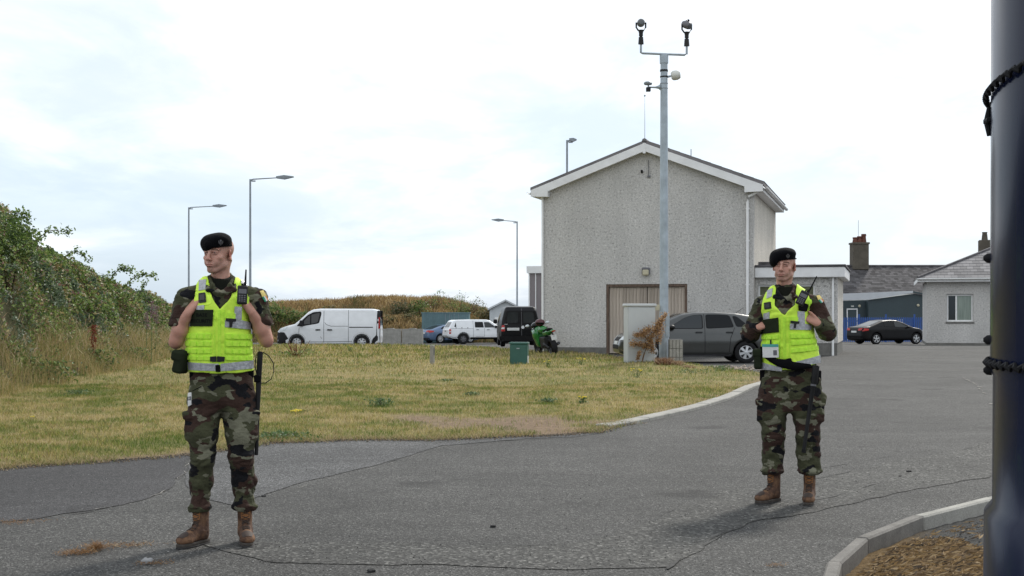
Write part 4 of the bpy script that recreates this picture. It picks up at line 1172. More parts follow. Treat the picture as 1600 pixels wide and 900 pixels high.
# concrete barriers
Yb = 97.0
for k, (a, b) in enumerate(((592, 627), (628, 661))):
    B = empty('concrete_barrier', (atx(a, Yb), Yb, -0.7)); w_ = atx(b, Yb) - atx(a, Yb) - 0.02; z_ = atz(514, Yb) + 0.7
    tag(B, ['pale concrete barrier block right behind the tail of the white van', 'pale concrete barrier block nearest the blue car'][k], 'barrier', 'concrete barriers between the van and the blue car')
    MB().prism([(0, 0), (w_, 0), (w_, z_), (w_ * 0.7, z_), (w_ * 0.64, z_ + 0.05), (w_ * 0.36, z_ + 0.05), (w_ * 0.3, z_), (0, z_)], 0, 0.5).build('block', M['concrete_pale'], B)
    MB().box((w_ * 0.3, -0.012, 0.0), (w_ * 0.45, -0.002, 0.09)).build('lifting_slot', M['concrete_grey'], B)

# =================================================================== RIGHT SIDE BUILDINGS
Yr = 106.0
Xr = atx(1199, Yr)
B = empty('slate_roofed_building', (Xr, Yr, -0.5), 0); tag(B, 'long low building with dark slate roof and a tall square chimney', 'building')
Wd = 19.5
MB().box((0, 0, 0), (Wd, 7, atz(459, Yr) + 0.55)).build('wall', M['dash'], B)
zr, ze = atz(415.5, Yr + 3.5) + 0.5, atz(461, Yr) + 0.5
rf = MB().prism([(0, 0)] * 0 or [(-0.2, ze), (Wd + 0.2, ze), (Wd + 0.2, ze + 0.05), (-0.2, ze + 0.05)], -0.35, -0.33).build('eaves_board', M['slate_dark'], B)
m = MB()
m.add([(-0.3, -0.4, ze + 0.06), (Wd + 0.3, -0.4, ze + 0.06), (Wd + 0.3, 3.5, zr - 0.04), (-0.3, 3.5, zr - 0.04), (-0.3, -0.4, ze - 0.04), (Wd + 0.3, -0.4, ze - 0.04), (Wd + 0.3, 3.5, zr - 0.14), (-0.3, 3.5, zr - 0.14)], [(0, 1, 2, 3), (7, 6, 5, 4), (0, 4, 5, 1), (1, 5, 6, 2), (2, 6, 7, 3), (3, 7, 4, 0)])
m.add([(-0.3, 7.4, ze + 0.06), (Wd + 0.3, 7.4, ze + 0.06), (Wd + 0.3, 3.5, zr - 0.04), (-0.3, 3.5, zr - 0.04)], [(0, 1, 2, 3)])
rf = m.build('roof', M['slate_dark'], B)
rw = (np.array([0, 3.9, zr - ze - 0.1])); L_ = np.linalg.norm(rw); ang = math.atan2(rw[2], rw[1])
nr = 16; V = []; F = []; cc = []
for i in range(nr):
    for j in range(65):
        x0 = -0.3 + j * 0.31 + (0.155 if i % 2 else 0); s0 = i / nr * L_; s1 = (i + 1.12) / nr * L_
        x1 = x0 + 0.30; lift = 0.012 + 0.006 * random.random()
        c0 = (-0.4 + math.cos(ang) * s0, ze + 0.065 + math.sin(ang) * s0 + lift); c1 = (-0.4 + math.cos(ang) * s1, ze + 0.065 + math.sin(ang) * s1 + 0.003)
        n0 = len(V); V += [(x0, c0[0], c0[1]), (x1, c0[0], c0[1]), (x1, c1[0], c1[1]), (x0, c1[0], c1[1]), (x0, c0[0], c0[1] - 0.02), (x1, c0[0], c0[1] - 0.02)]
        F += [(n0, n0 + 1, n0 + 2, n0 + 3), (n0 + 4, n0 + 5, n0 + 1, n0)]
        r_s = random.choice([0.055, 0.075, 0.09, 0.115]); cc += [[r_s * q_ for q_ in (1.0, 0.95, 0.97)]] * 6
o = mesh_np('slate', np.array(V), F, M['chips'], rf, False, np.array(cc)); o['kind'] = 'stuff'
MB().tube([(-0.3, 3.5, zr), (Wd + 0.3, 3.5, zr)], 0.09, 8).build('ridge_tile', M['slate_dark'], B, True)
cx = atx(1342.5, Yr + 3.5) - Xr; zc0, zc1 = zr - 0.3, atz(379, Yr + 3.5) + 0.5
ch = MB().bbox((cx - 0.62, 2.9, zc0), (cx + 0.62, 4.1, zc1), 0.02).box((cx - 0.68, 2.84, zc1 - 0.15), (cx + 0.68, 4.16, zc1 - 0.01)).build('chimney', M['chimney'], B)
for k, (dx_, h_) in enumerate(((-0.33, 0.42), (0.02, 0.5), (0.36, 0.68))):
    MB().lathe([(0.0, zc1), (0.22, zc1), (0.17, zc1 + h_ * 0.7), (0.21, zc1 + h_ * 0.8), (0.19, zc1 + h_), (0.0, zc1 + h_)], 12, Matrix.Translation((cx + dx_, 3.5, 0))).build('chimney_pot', M['pot'], ch, True)
MB().tube([(cx - 0.08, 3.45, zc1), (cx - 0.08, 3.45, atz(344, Yr + 3.5) + 0.5)], 0.018, 6).build('aerial', M['galv'], ch, True)

# dark prefab block
Yp = 98.0
B = empty('prefab_block', (atx(1300, Yp), Yp, -0.5), 0); tag(B, 'dark green clad prefabricated block behind the blue fence', 'building')
def pxl(p): return atx(p, Yp) - atx(1300, Yp)
zl = (atz(470, Yp) + 0.5); zp = (atz(457, Yp) + 0.5)
m = MB(); m.prism([(pxl(1357), 0), (pxl(1455), 0), (pxl(1455), (atz(464, Yp) + 0.5)), (pxl(1428), (atz(459, Yp) + 0.5)), (pxl(1357), (atz(468.5, Yp) + 0.5))], 0, 6); m.build('wall', M['clad_dark'], B)
MB().box((0, 0.7, 0), (pxl(1357) - 0.004, 6, zl)).build('recessed_wall', M['clad_dark'], B)
MB().prism([(0, (atz(469.5, Yp) + 0.5)), (pxl(1358), (atz(468, Yp) + 0.5)), (pxl(1425), (atz(457.5, Yp) + 0.5)), (pxl(1425), (atz(454.5, Yp) + 0.5)), (0, (atz(459.5, Yp) + 0.5))], -0.25, -0.004).build('roof_edge', M['clad_roof'], B)
MB().prism([(pxl(1425), (atz(457.5, Yp) + 0.5)), (pxl(1456), (atz(463, Yp) + 0.5)), (pxl(1456), (atz(461, Yp) + 0.5)), (pxl(1425), (atz(455, Yp) + 0.5))], -0.25, -0.004).build('roof_edge', M['clad_dark'], B)
dr = MB().box((pxl(1328), 0.66, 0.0), (pxl(1341), 0.697, (atz(484, Yp) + 0.5))).build('door', M['clad_dark'], B)
m = MB(); m.box((pxl(1326.5), 0.64, 0), (pxl(1328), 0.695, (atz(482, Yp) + 0.5))); m.box((pxl(1342), 0.64, 0), (pxl(1343.6), 0.695, (atz(482, Yp) + 0.5))); m.box((pxl(1328) + .003, 0.64, (atz(483.7, Yp) + 0.5)), (pxl(1342) - .003, 0.695, (atz(482, Yp) + 0.5))); m.build('door_frame', M['upvc'], dr)
MB().box((pxl(1333.5), 0.60, (atz(479.5, Yp) + 0.5)), (pxl(1337.5), 0.695, (atz(477.3, Yp) + 0.5))).build('door_lamp', M['white_dome'], B)
for a, b, y_ in ((1346.8, 478, 0.62), (1434.5, 477, -0.08)):
    MB().lathe([(0, 0), (0.10, 0.0), (0.09, 0.05), (0.0, 0.08)], 12, Matrix.Translation((pxl(a), y_ + 0.07, (atz(b, Yp) + 0.5))) @ Matrix.Rotation(R(90), 4, 'X')).build('round_lamp', M['light_cream'], B, True)
MB().box((pxl(1402), -0.02, (atz(505, Yp) + 0.5)), (pxl(1412), -0.003, (atz(499, Yp) + 0.5))).build('notice', M['cabinet_grey'], B)
# blue fence
Yf = 91.0
B = empty('steel_fence', (atx(1316, Yf), Yf, -0.45), 0); tag(B, 'blue palisade fence behind the black saloon car', 'fence')
def pxf(p): return atx(p, Yf) - atx(1316, Yf)
m = MB(); xx = 0.0; wEnd = pxf(1452)
while xx < wEnd:
    m.prism([(xx, 0.05), (xx + 0.085, 0.05), (xx + 0.085, 1.62), (xx + 0.0425, 1.70), (xx, 1.62)], -0.02, 0.0); xx += 0.125
o = m.build('pale', M['blue_steel'], B); o['kind'] = 'stuff'
for z_ in (0.3, 1.4): MB().box((0, 0.003, z_), (wEnd, 0.05, z_ + 0.06)).build('rail', M['blue_steel'], B)
for p_ in (1342, 1384, 1428.5): MB().box((pxf(p_) - 0.055, -0.08, 0), (pxf(p_) + 0.055, -0.022, 1.88)).build('post', M['blue_steel'], B)

# bungalow
Yg = 67.3
B = empty('bungalow', (atx(1448, Yg), Yg, -0.1), -R(15.2)); tag(B, 'low pebbledashed bungalow with hipped slate roof behind the navy pillar', 'bungalow')
We, De, Ze = 12.0, 8.0, 3.15
hx0, hx1, hz0, hz1 = 0.93, 2.16, 1.16, 2.50
m = MB(); m.box((0, 0, 0.12), (hx0, 0.3, Ze)); m.box((hx1, 0, 0.12), (We, 0.3, Ze)); m.box((hx0, 0, 0.12), (hx1, 0.3, hz0)); m.box((hx0, 0, hz1), (hx1, 0.3, Ze)); m.box((0, 0.303, 0.12), (0.3, De, Ze)); m.box((0.303, De - 0.3, 0.12), (We, De, Ze)); m.build('wall', M['dash_sunlit'] if False else M['dash'], B)
MB().box((-0.03, -0.03, 0), (We, De, 0.118)).build('plinth', M['concrete_grey'], B)
win(B, hx0 + 0.01, hx1 - 0.01, hz0, hz1 - 0.01, 0.12, [(M['glass'], hx0 + 0.06, hx0 + 0.43, hz0 + 0.05, hz1 - 0.06), (M['curtain'], hx0 + 0.46, hx1 - 0.06, hz0 + 0.05, hz1 - 0.06)], M['upvc'], split=hx0 + 0.45, fr=0.075)
rx = 4.1; zr_ = Ze + 2.05; o_ = 0.42
V = [(-o_, -o_, Ze + 0.12), (We, -o_, Ze + 0.12), (We, De / 2, zr_), (rx, De / 2, zr_), (-o_, De + o_, Ze + 0.12), (We, De + o_, Ze + 0.12)]
rf = MB().add(V, [(0, 1, 2, 3), (4, 0, 3), (5, 4, 3, 2), (0, 4, 5, 1), (1, 5, 2)]).build('roof', M['slate_dark'], B)
V = []; F = []; cc = []
nrw = 13
for i in range(nrw):
    t0, t1 = i / nrw, (i + 1.1) / nrw
    for j in range(40):
        x0 = -o_ + j * 0.31 + (0.155 if i % 2 else 0); x1 = x0 + 0.302
        lim0 = -o_ + (rx + o_) * t0; lim1 = -o_ + (rx + o_) * t1
        if x1 < lim0 + 0.02 or x1 > We: continue
        a0, a1 = max(x0, lim0), max(x0, lim1); b1 = max(x1, lim1)
        y0_, y1_ = -o_ + (De / 2 + o_) * t0, -o_ + (De / 2 + o_) * min(t1, 1); z0_, z1_ = Ze + 0.135 + (zr_ - Ze - 0.12) * t0, Ze + 0.127 + (zr_ - Ze - 0.12) * min(t1, 1)
        n0 = len(V); V += [(a0, y0_, z0_ + 0.012), (x1, y0_, z0_ + 0.012), (b1, y1_, z1_), (a1, y1_, z1_), (a0, y0_, z0_ - 0.012), (x1, y0_, z0_ - 0.012)]
        F += [(n0, n0 + 1, n0 + 2, n0 + 3), (n0 + 4, n0 + 5, n0 + 1, n0)]
        r_s = random.choice([0.15, 0.17, 0.20, 0.23]); cc += [[r_s * q_ for q_ in (1.0, 0.97, 0.98)]] * 6
o = mesh_np('slate', np.array(V), F, M['chips'], rf, False, np.array(cc)); o['kind'] = 'stuff'
MB().tube([(-o_, -o_, Ze + 0.16), (rx, De / 2, zr_ + 0.04), (We, De / 2, zr_ + 0.04)], 0.07, 8).build('ridge_tile', M['slate_dark'], rf, True)
MB().bbox((-o_, -o_ - 0.02, Ze - 0.06), (We, -o_, Ze + 0.12), 0.004).box((-o_ - 0.02, -o_, Ze - 0.06), (-o_, De + o_, Ze + 0.12)).box((-o_ + 0.002, -o_ + 0.002, Ze - 0.055), (We, -0.002, Ze - 0.035)).build('fascia', M['fascia'], B)
gpr = [(0.07 * math.cos(a), 0.07 * math.sin(a)) for a in np.linspace(math.pi, 2 * math.pi, 8)] + [(0.06 * math.cos(a), 0.06 * math.sin(a)) for a in np.linspace(2 * math.pi, math.pi, 8)]
Mg = Matrix.Translation((0, -o_ - 0.09, Ze + 0.10)) @ Matrix.Rotation(R(-90), 4, 'Z')
MB().prism([(a, b) for a, b in gpr], -o_ - 0.1, We, Mg).build('gutter', M['upvc'], B, True)
cb = MB().bbox((2.65, De / 2 - 0.4, zr_ - 1.2), (3.45, De / 2 + 0.4, zr_ + 0.1), 0.02).build('chimney', M['chimney'], B)
MB().lathe([(0.16, 0), (0.12, 0.35), (0.14, 0.42), (0.0, 0.42)], 10, Matrix.Translation((2.95, De / 2, zr_ + 0.1))).build('chimney_pot', M['chimney'], cb, True)

# =================================================================== LAMP POSTS
def lamp_post(px, ytop, Y, arm_px, label, head_len=0.75, rise=0.12):
    z1 = atz(ytop, Y); x = atx(px, Y); dx = (arm_px - px) / FPX * Y
    r = empty('street_lamp', (x, Y, 0)); tag(r, label, 'street lamp', 'street lamps against the sky')
    MB().tube([(0, 0, 0), (0, 0, 1.2), (0, 0, 1.25), (0, 0, z1)], [0.09, 0.09, 0.065, 0.045], 10).build('post', M['galv_dark'], r, True)
    s = 1 if dx > 0 else -1
    MB().tube([(0, 0, z1 - 0.05), (s * 0.15, 0, z1 + 0.0), (dx - s * head_len, 0, z1 + rise * 0.6)], [0.04, 0.03, 0.024], 8).build('arm', M['galv_dark'], r, True)
    MB().prism([(dx - s * (head_len + 0.08), z1 + rise * 0.6 - 0.03), (dx - s * head_len * 0.6, z1 + rise * 0.6 - 0.08), (dx, z1 + rise - 0.02), (dx, z1 + rise + 0.01), (dx - s * head_len * 0.6, z1 + rise + 0.07), (dx - s * (head_len + 0.08), z1 + rise * 0.6 + 0.06)], -0.13, 0.13).build('lamp_head', M['galv_dark'], r)
    MB().box((min(0.06 * s, 0.25 * s), -0.03, z1 - 0.12), (max(0.06 * s, 0.25 * s), 0.03, z1 - 0.06)).build('bracket', M['galv_dark'], r)
lamp_post(391, 280, 66, 459, 'street lamp with long arm rising just right of the bare armed man\'s head')
lamp_post(295, 324, 84, 354, 'street lamp seen left of the bare armed man\'s head, shorter of the left pair')
lamp_post(808, 346, 92, 768, 'street lamp with arm pointing left, standing behind the black van')
lamp_post(886, 219, 61, 901, 'lamp post top showing above the left roof slope of the house', 0.25, 0.02)

# =================================================================== CCTV POLE
Yq = 36.7; xq = atx(1037.5, Yq); pole = empty('camera_pole', (xq, Yq, 0.0))
tag(pole, 'tall galvanised mast carrying cameras and lamps in front of the house', 'camera mast')
def zq(p): return atz(p, Yq)
def xp_(p): return (p - 1037.5) / FPX * Yq
MB().tube([(0, 0, 0), (0, 0, zq(500)), (0, 0, zq(488)), (0, 0, zq(98))], [0.135, 0.132, 0.118, 0.095], 20).build('pole', M['galv'], pole, True)
MB().tube([(0, 0, zq(99)), (0, 0, zq(86))], 0.115, 20).build('collar', M['galv'], pole, True)
cbm = MB().tube([(xp_(1001.5), 0, zq(70)), (xp_(1001.5), 0, zq(82)), (xp_(1004), 0, zq(83.2)), (xp_(1070), 0, zq(85.8)), (xp_(1073), 0, zq(84.5)), (xp_(1073), 0, zq(73))], 0.03, 10).build('crossbar', M['galv'], pole, True)
MB().box((0.03, -0.155, zq(526)), (0.13, -0.135, zq(489))).box((0.105, -0.13, zq(526)), (0.13, 0.0, zq(489))).build('hatch', M['galv'], pole)
MB().bbox((xp_(1023.5), -0.02, zq(485)), (xp_(1032), 0.02, zq(476)), 0.006).build('notice_plate', M['light_cream'], pole)
for a, b in ((112, 109), (121, 119)): MB().tube([(0, 0, zq(a)), (0, 0, zq(b))], 0.108, 20).build('strap', M['black_plastic'], pole, True)
for a in (131, 138.5): MB().tube([(0, 0, zq(a)), (0, 0, zq(a - 1))], 0.108, 20).build('strap', M['galv_dark'], pole, True)
def ptz(px, base, rot, extra):
    x = xp_(px); c = MB().tube([(x, 0, zq(base)), (x, 0, zq(base - 11))], [0.075, 0.06], 12).tube([(x, 0, zq(base - 11)), (x, 0, zq(base - 12.5))], 0.035, 8).tube([(x, 0, zq(base - 12.5)), (x, 0, zq(base - 17)), (x, 0, zq(base - 22))], [0.055, 0.055, 0.075], 12).build('camera', M['black_plastic'], pole, True)
    s = 0.125
    z0 = zq(base - 22)
    MB().tube([(x - s * 0.5, 0, z0 - 0.02), (x - s, 0, z0 + 0.07), (x - s, 0, z0 + 0.20)], 0.022, 8).tube([(x + s * 0.5, 0, z0 - 0.02), (x + s, 0, z0 + 0.07), (x + s, 0, z0 + 0.20)], 0.022, 8).build('yoke', M['black_plastic'], c, True)
    Mr = Matrix.Translation((x, 0, z0 + 0.19)) @ Matrix.Rotation(rot, 4, 'Z') @ Matrix.Rotation(R(90 + extra), 4, 'X')
    MB().lathe([(0, -0.14), (0.07, -0.13), (0.102, -0.06), (0.105, 0.05), (0.085, 0.12), (0.0, 0.125)], 18, Mr).build('housing', M['grey_plastic'], c, True)
    MB().lathe([(0, 0.128), (0.07, 0.128), (0.06, 0.14), (0.0, 0.145)], 16, Mr).build('lens', M['lens'], c, True)
    return c
ptz(1001.5, 69, 0, 0); c2 = ptz(1073, 72, R(50), 25)
MB().tube([(xp_(1072), 0, zq(34)), (xp_(1077), 0, zq(32.5))], [0.035, 0.05], 10).build('wiper_arm', M['black_plastic'], c2, True)
md = MB().lathe([(0.0, -0.10), (0.09, -0.09), (0.13, -0.04), (0.135, 0.06), (0.10, 0.14), (0.0, 0.16)], 18, Matrix.Translation((xp_(1054), -0.02, zq(118))) @ Matrix.Rotation(R(80), 4, 'Y')).build('floodlight', M['white_dome'], pole, True)
MB().tube([(0.08, 0, zq(120)), (xp_(1048), -0.01, zq(119))], 0.03, 8).build('lamp_bracket', M['galv'], md, True)
dm = MB().tube([(-0.1, 0, zq(136)), (xp_(1024), 0, zq(136.5)), (xp_(1014), 0, zq(136.3))], [0.06, 0.025, 0.02], 8).tube([(-0.08, 0, zq(131)), (xp_(1031), 0, zq(133)), (xp_(1031), 0, zq(139)), (-0.08, 0, zq(140))], 0.03, 8).build('camera_arm', M['galv'], pole, True)
MB().lathe([(0.0, 0.03), (0.08, 0.03), (0.115, 0.0), (0.10, -0.05), (0.0, -0.06)], 16, Matrix.Translation((xp_(1012.5), 0, zq(129.5)))).lathe([(0.0, -0.05), (0.02, -0.05), (0.02, -0.13), (0, -0.13)], 8, Matrix.Translation((xp_(1013), 0, zq(129.5)))).build('dome', M['galv_dark'], dm, True)
MB().bbox((xp_(1009.5), -0.06, zq(143)), (xp_(1016.5), 0.06, zq(136.5)), 0.008).build('junction_box', M['black_plastic'], dm)

# =================================================================== CABINETS, POSTS
Yk = 36.4
cg = empty('utility_cabinet', (atx(999, Yk), Yk, 0.04), R(11)); tag(cg, 'tall light grey steel utility cabinet beside the camera mast', 'cabinet')
hw = 0.378; zt_ = atz(479.5, Yk) - 0.04
MB().bbox((-hw, -0.20, 0), (hw, 0.20, zt_), 0.01).build('body', M['cabinet_grey'], cg)
MB().bbox((-hw - 0.03, -0.235, zt_ + 0.002), (hw + 0.03, 0.235, zt_ + 0.085), 0.02).build('lid', M['cabinet_grey'], cg)
MB().bbox((-hw + 0.02, -0.213, 0.12), (hw - 0.02, -0.203, zt_ - 0.03), 0.003).build('door', M['cabinet_grey'], cg)
MB().box((hw - 0.06, -0.225, 0.85), (hw - 0.035, -0.2135, 0.98)).build('handle', M['galv_dark'], cg)
Yn = 37.2
cc_ = empty('utility_cabinet', (atx(811.5, Yn), Yn, 0), R(-9)); tag(cc_, 'small dark green cabinet standing on the grass near the motorcycle', 'cabinet')
zt_ = atz(538, Yn)
MB().bbox((-0.235, -0.15, 0), (0.235, 0.15, zt_), 0.008).build('body', M['cabinet_green'], cc_)
MB().bbox((-0.255, -0.17, zt_ + 0.002), (0.255, 0.17, zt_ + 0.06), 0.012).build('lid', M['cabinet_green'], cc_)
MB().bbox((-0.21, -0.162, 0.05), (0.21, -0.1525, zt_ - 0.03), 0.003).build('door', M['cabinet_green'], cc_)
MB().box((-0.05, -0.172, zt_ - 0.12), (0.03, -0.163, zt_ - 0.095)).build('handle', M['galv'], cc_)
MB().box((0.2365, -0.10, 0.05), (0.241, 0.08, 0.28)).build('side_label', M['plate'], cc_)
o = empty('marker_post', (atx(675.5, Yn), Yn, 0), R(-28)); tag(o, 'short pale concrete marker post standing in the grass', 'marker post')
MB().bbox((-0.055, -0.045, 0), (0.055, 0.045, atz(539.5, Yn)), 0.01).build('post', M['concrete_pale'], o); MB().box((0.0555, -0.03, 0.30), (0.058, 0.03, 0.5)).build('number_plate', M['grey_plastic'], o)
o = empty('concrete_block', (atx(1056, 36.2), 36.2, 0.04)); tag(o, 'low concrete block with scored grid lines right beside the mast', 'concrete block')
zt_ = atz(530, 36.2) - 0.04; hw = 0.18
MB().bbox((-hw, -0.08, 0), (hw, 0.2, zt_), 0.015).build('core', M['concrete_grey'], o)
for i in range(4):
    for j in range(3):
        a = -hw + 0.005 + i * (hw * 2 - 0.01) / 4; b = a + (hw * 2 - 0.01) / 4 - 0.012; c = 0.01 + j * (zt_ - 0.02) / 3; d_ = c + (zt_ - 0.02) / 3 - 0.012
        MB().bbox((a, -0.10, c), (b, -0.0805, d_), 0.004).build('panel', M['concrete'], o)
# =================================================================== VEGETATION
def leaves(name, P3, size, col, mat, nrm=None, parent=None, asp=0.62, lift=0.35):
    """pointed folded leaves: four points and two faces each"""
    n = len(P3)
    a = rng.normal(0, 1, (n, 3)); a /= np.linalg.norm(a, axis=1, keepdims=True)
    nn = rng.normal(0, 1, (n, 3)) * 0.8 + np.array([0, 0, 0.8])
    if nrm is not None: nn = nn * 0.55 + nrm
    nn /= np.linalg.norm(nn, axis=1, keepdims=True)
    a -= (a * nn).sum(1, keepdims=True) * nn; a /= np.linalg.norm(a, axis=1, keepdims=True) + 1e-9
    b = np.cross(nn, a); s = np.asarray(size)[:, None]
    V = np.stack([P3 - a * s * 0.5, P3 + b * s * asp * 0.5 + nn * s * 0.12, P3 + a * s * 0.55 - nn * s * 0.05, P3 - b * s * asp * 0.5 + nn * s * 0.12], 1).reshape(-1, 3)
    F = (np.array([(0, 2, 1), (0, 3, 2)])[None] + (np.arange(n) * 4)[:, None, None]).reshape(-1, 3)
    return mesh_np(name, V, F, mat, parent, False, np.repeat(col, 4, 0))
def pick(cols, p, n, v=0.25):
    c = np.array(cols)[rng.choice(len(cols), n, p=p)]
    return c * rng.uniform(1 - v, 1 + v, (n, 1))
GREENS = [(0.085, 0.145, 0.034), (0.145, 0.215, 0.054), (0.23, 0.30, 0.088), (0.048, 0.080, 0.033), (0.31, 0.25, 0.11), (0.22, 0.125, 0.10), (0.42, 0.38, 0.26)]

def bank_x(y): return np.interp(y, [10, 18, 22.4, 27.6, 35, 44, 72, 95], [-8.1, -8.15, -8.35, -8.75, -9.6, -10.6, -12.9, -14.2])
def bank_top(y): return np.interp(y, [10, 20, 28, 31, 33.5, 36, 38, 42, 46, 50, 60, 95], [4.4, 4.2, 3.9, 3.7, 3.3, 2.95, 2.8, 2.6, 2.2, 1.85, 1.7, 2.2])
def bank_ground(x, y):
    t = bank_x(y) - x
    q = np.column_stack([x, y, 0 * x])
    h = bank_top(y) * 0.72
    z = h * sstep(0.15, 2.6, t) * (1 - 0.25 * sstep(6, 14, t))
    return z + 0.12 * fbm(q, 0.7, 3, 21) * sstep(0, 1.5, t) - 0.06 * (t < 0)
gy, gx = np.mgrid[10:64:0.9, 0:18:0.55]
X = bank_x(gy) + 0.3 - gx; Z = bank_ground(X.ravel(), gy.ravel())
nY, nX = gy.shape
V = np.column_stack([X.ravel(), gy.ravel(), Z]); idx = np.arange(nY * nX).reshape(nY, nX)
F = np.stack([idx[:-1, :-1], idx[1:, :-1], idx[1:, 1:], idx[:-1, 1:]], -1).reshape(-1, 4)
cc = np.tile(np.array([[0.055, 0.055, 0.028]]), (len(V), 1))
o = mesh_np('earth_bank', V, F[:, ::-1], M['sheet'], col=cc); tag(o, kind='structure')

def bramble_shell(x, y):
    """top of the foliage above the bank"""
    t = bank_x(y) - x; q = np.column_stack([x, y, 0 * x])
    lump = 0.5 + 0.9 * fbm(q, 0.55, 3, 41) + 0.5 * fbm(q, 1.6, 2, 44)
    full = bank_top(y)
    return bank_ground(x, y) + sstep(0.35, 1.6, t) * full * 0.20 + 0.55 * np.clip(lump, 0, 1.4) * sstep(0.2, 1.0, t)
N = 300000
y = 19.5 + 33 * rng.random(N) ** 1.2; t = 0.25 + 5.0 * rng.random(N) ** 0.9; x = bank_x(y) - t
top = bramble_shell(x, y); gz = bank_ground(x, y)
u = rng.random(N); z = top - (top - gz) * (u ** 2.2) * 0.9 + rng.normal(0, 0.05, N)
q = np.column_stack([x, y, z])
dens = fbm(q, 1.5, 3, 51)
k = (dens > -0.20) & (z > 0.02) & (rng.random(N) < np.where(t < 1.0, 0.55, 1))
k &= (x > -0.40 * y - 2.5)
x, y, z, q, t = x[k], y[k], z[k], q[k], t[k]; n = len(x)
zone = fbm(q, 0.9, 3, 61)
cA = pick(GREENS, [0.22, 0.28, 0.18, 0.12, 0.09, 0.06, 0.05], n, 0.35); cB = pick(GREENS, [0.10, 0.14, 0.14, 0.08, 0.28, 0.14, 0.12], n, 0.35); cC = pick([(0.08, 0.12, 0.06), (0.14, 0.19, 0.12), (0.05, 0.08, 0.04), (0.28, 0.31, 0.24)], [0.35, 0.3, 0.25, 0.1], n)
col = np.where((zone > 0.18)[:, None], cB, np.where((zone < -0.28)[:, None], cC, cA))
sz = rng.uniform(0.04, 0.095, n) * (1 + 0.35 * (y > 32))
o = leaves('bramble_thicket', q, sz, col, M['leaf']); tag(o, 'dense green bramble thicket covering the bank on the left', 'brambles', kind='stuff')

# arching canes that break the outline
def cane(pts, label, seed, ls=0.075, cat='bramble cane'):
    rs = np.random.default_rng(seed)
    pts = [Vector(p) for p in pts]
    P_ = []
    for i in range(len(pts) - 1):
        p0 = pts[max(i - 1, 0)]; p1, p2 = pts[i], pts[i + 1]; p3 = pts[min(i + 2, len(pts) - 1)]
        for k in range(8):
            s = k / 8
            P_.append(0.5 * ((2 * p1) + (p2 - p0) * s + (2 * p0 - 5 * p1 + 4 * p2 - p3) * s * s + (3 * p1 - p0 - 3 * p2 + p3) * s ** 3))
    P_.append(pts[-1])
    r = empty('bramble_cane', tuple(P_[0]))
    L_ = [p - P_[0] for p in P_]
    MB().tube(L_, [0.012 * (1 - 0.7 * i / len(L_)) for i in range(len(L_))], 5).build('stem', M['bark'], r, True)
    pp = []
    for i in range(len(L_)):
        for k in range(5): pp.append(np.array(L_[i]) + rs.normal(0, 0.055, 3))
    pp = np.array(pp); o = leaves('foliage', pp, rs.uniform(ls * 0.7, ls * 1.2, len(pp)), pick(GREENS[:4], [0.3, 0.35, 0.25, 0.1], len(pp)), M['leaf'], parent=r)
    return tag(r, label, cat, 'bramble canes breaking the skyline of the thicket')
def pz(px, py, Y): return (atx(px, Y), Y, atz(py, Y))
cane([pz(195, 448, 38), pz(212, 432, 38), pz(228, 428, 37.8), pz(243, 431, 37.5)], 'rightmost leafy cane arching out of the thicket against the sky', 1, 0.1)
cane([pz(170, 440, 37), pz(186, 420, 37), pz(196, 418, 37), pz(206, 424, 36.8)], 'leafy cane tip standing up left of the rightmost cane', 2, 0.1)
cane([pz(48, 385, 30), pz(66, 368, 30), pz(80, 360, 30), pz(100, 362, 29.8), pz(108, 359, 29.7)], 'long leafy cane arching to the right below the highest clump', 3)
cane([pz(8, 352, 29), pz(22, 336, 29), pz(36, 334, 29), pz(46, 340, 29)], 'leafy cane over the highest clump at the left edge', 4, 0.085)
cane([pz(100, 402, 33), pz(116, 392, 33), pz(130, 398, 33), pz(140, 408, 33)], 'short leafy cane in the middle of the sloping skyline', 5, 0.085)
cane([pz(215, 470, 42), pz(222, 450, 42), pz(226, 442, 42)], 'upright leafy cane just behind the rightmost arching cane', 6, 0.09)
cane([pz(20, 400, 24), pz(45, 380, 24), pz(70, 392, 23.8), pz(88, 410, 23.5)], 'leafy cane curling across the thicket face near the left edge', 7)
cane([pz(120, 480, 29), pz(140, 465, 28.8), pz(165, 474, 28.5), pz(180, 490, 28.3)], 'leafy cane bending over the front of the thicket near the red dock stem', 8)
# clump of the highest leaves
N = 5200; c0 = np.array(pz(14, 372, 29)); u = rng.normal(0, 1, (N, 3)); u /= np.linalg.norm(u, axis=1, keepdims=True)
q = c0 + u * (rng.random((N, 1)) ** 0.4) * np.array([0.62, 0.9, 0.52]); q = q[fbm(q, 3.2, 2, 5) > -0.15]
r = empty('hawthorn_bush', (c0[0], c0[1], 1.9)); tag(r, 'highest leafy bush growing out of the thicket at the left edge', 'bush')
leaves('foliage', q - np.array([c0[0], c0[1], 1.9]), rng.uniform(0.05, 0.09, len(q)), pick(GREENS[:4], [0.4, 0.3, 0.12, 0.18], len(q)), M['leaf'], parent=r)
mt = MB()
for k in range(9):
    a = rng.uniform(0, 6.28); e = Vector((math.cos(a) * 0.45, math.sin(a) * 0.6, rng.uniform(0.7, 1.35)))
    mt.tube([(0, 0, -0.2), (e.x * 0.3, e.y * 0.3, 0.4), e], [0.03, 0.018, 0.006], 5)
mt.build('branches', M['bark'], r, True)

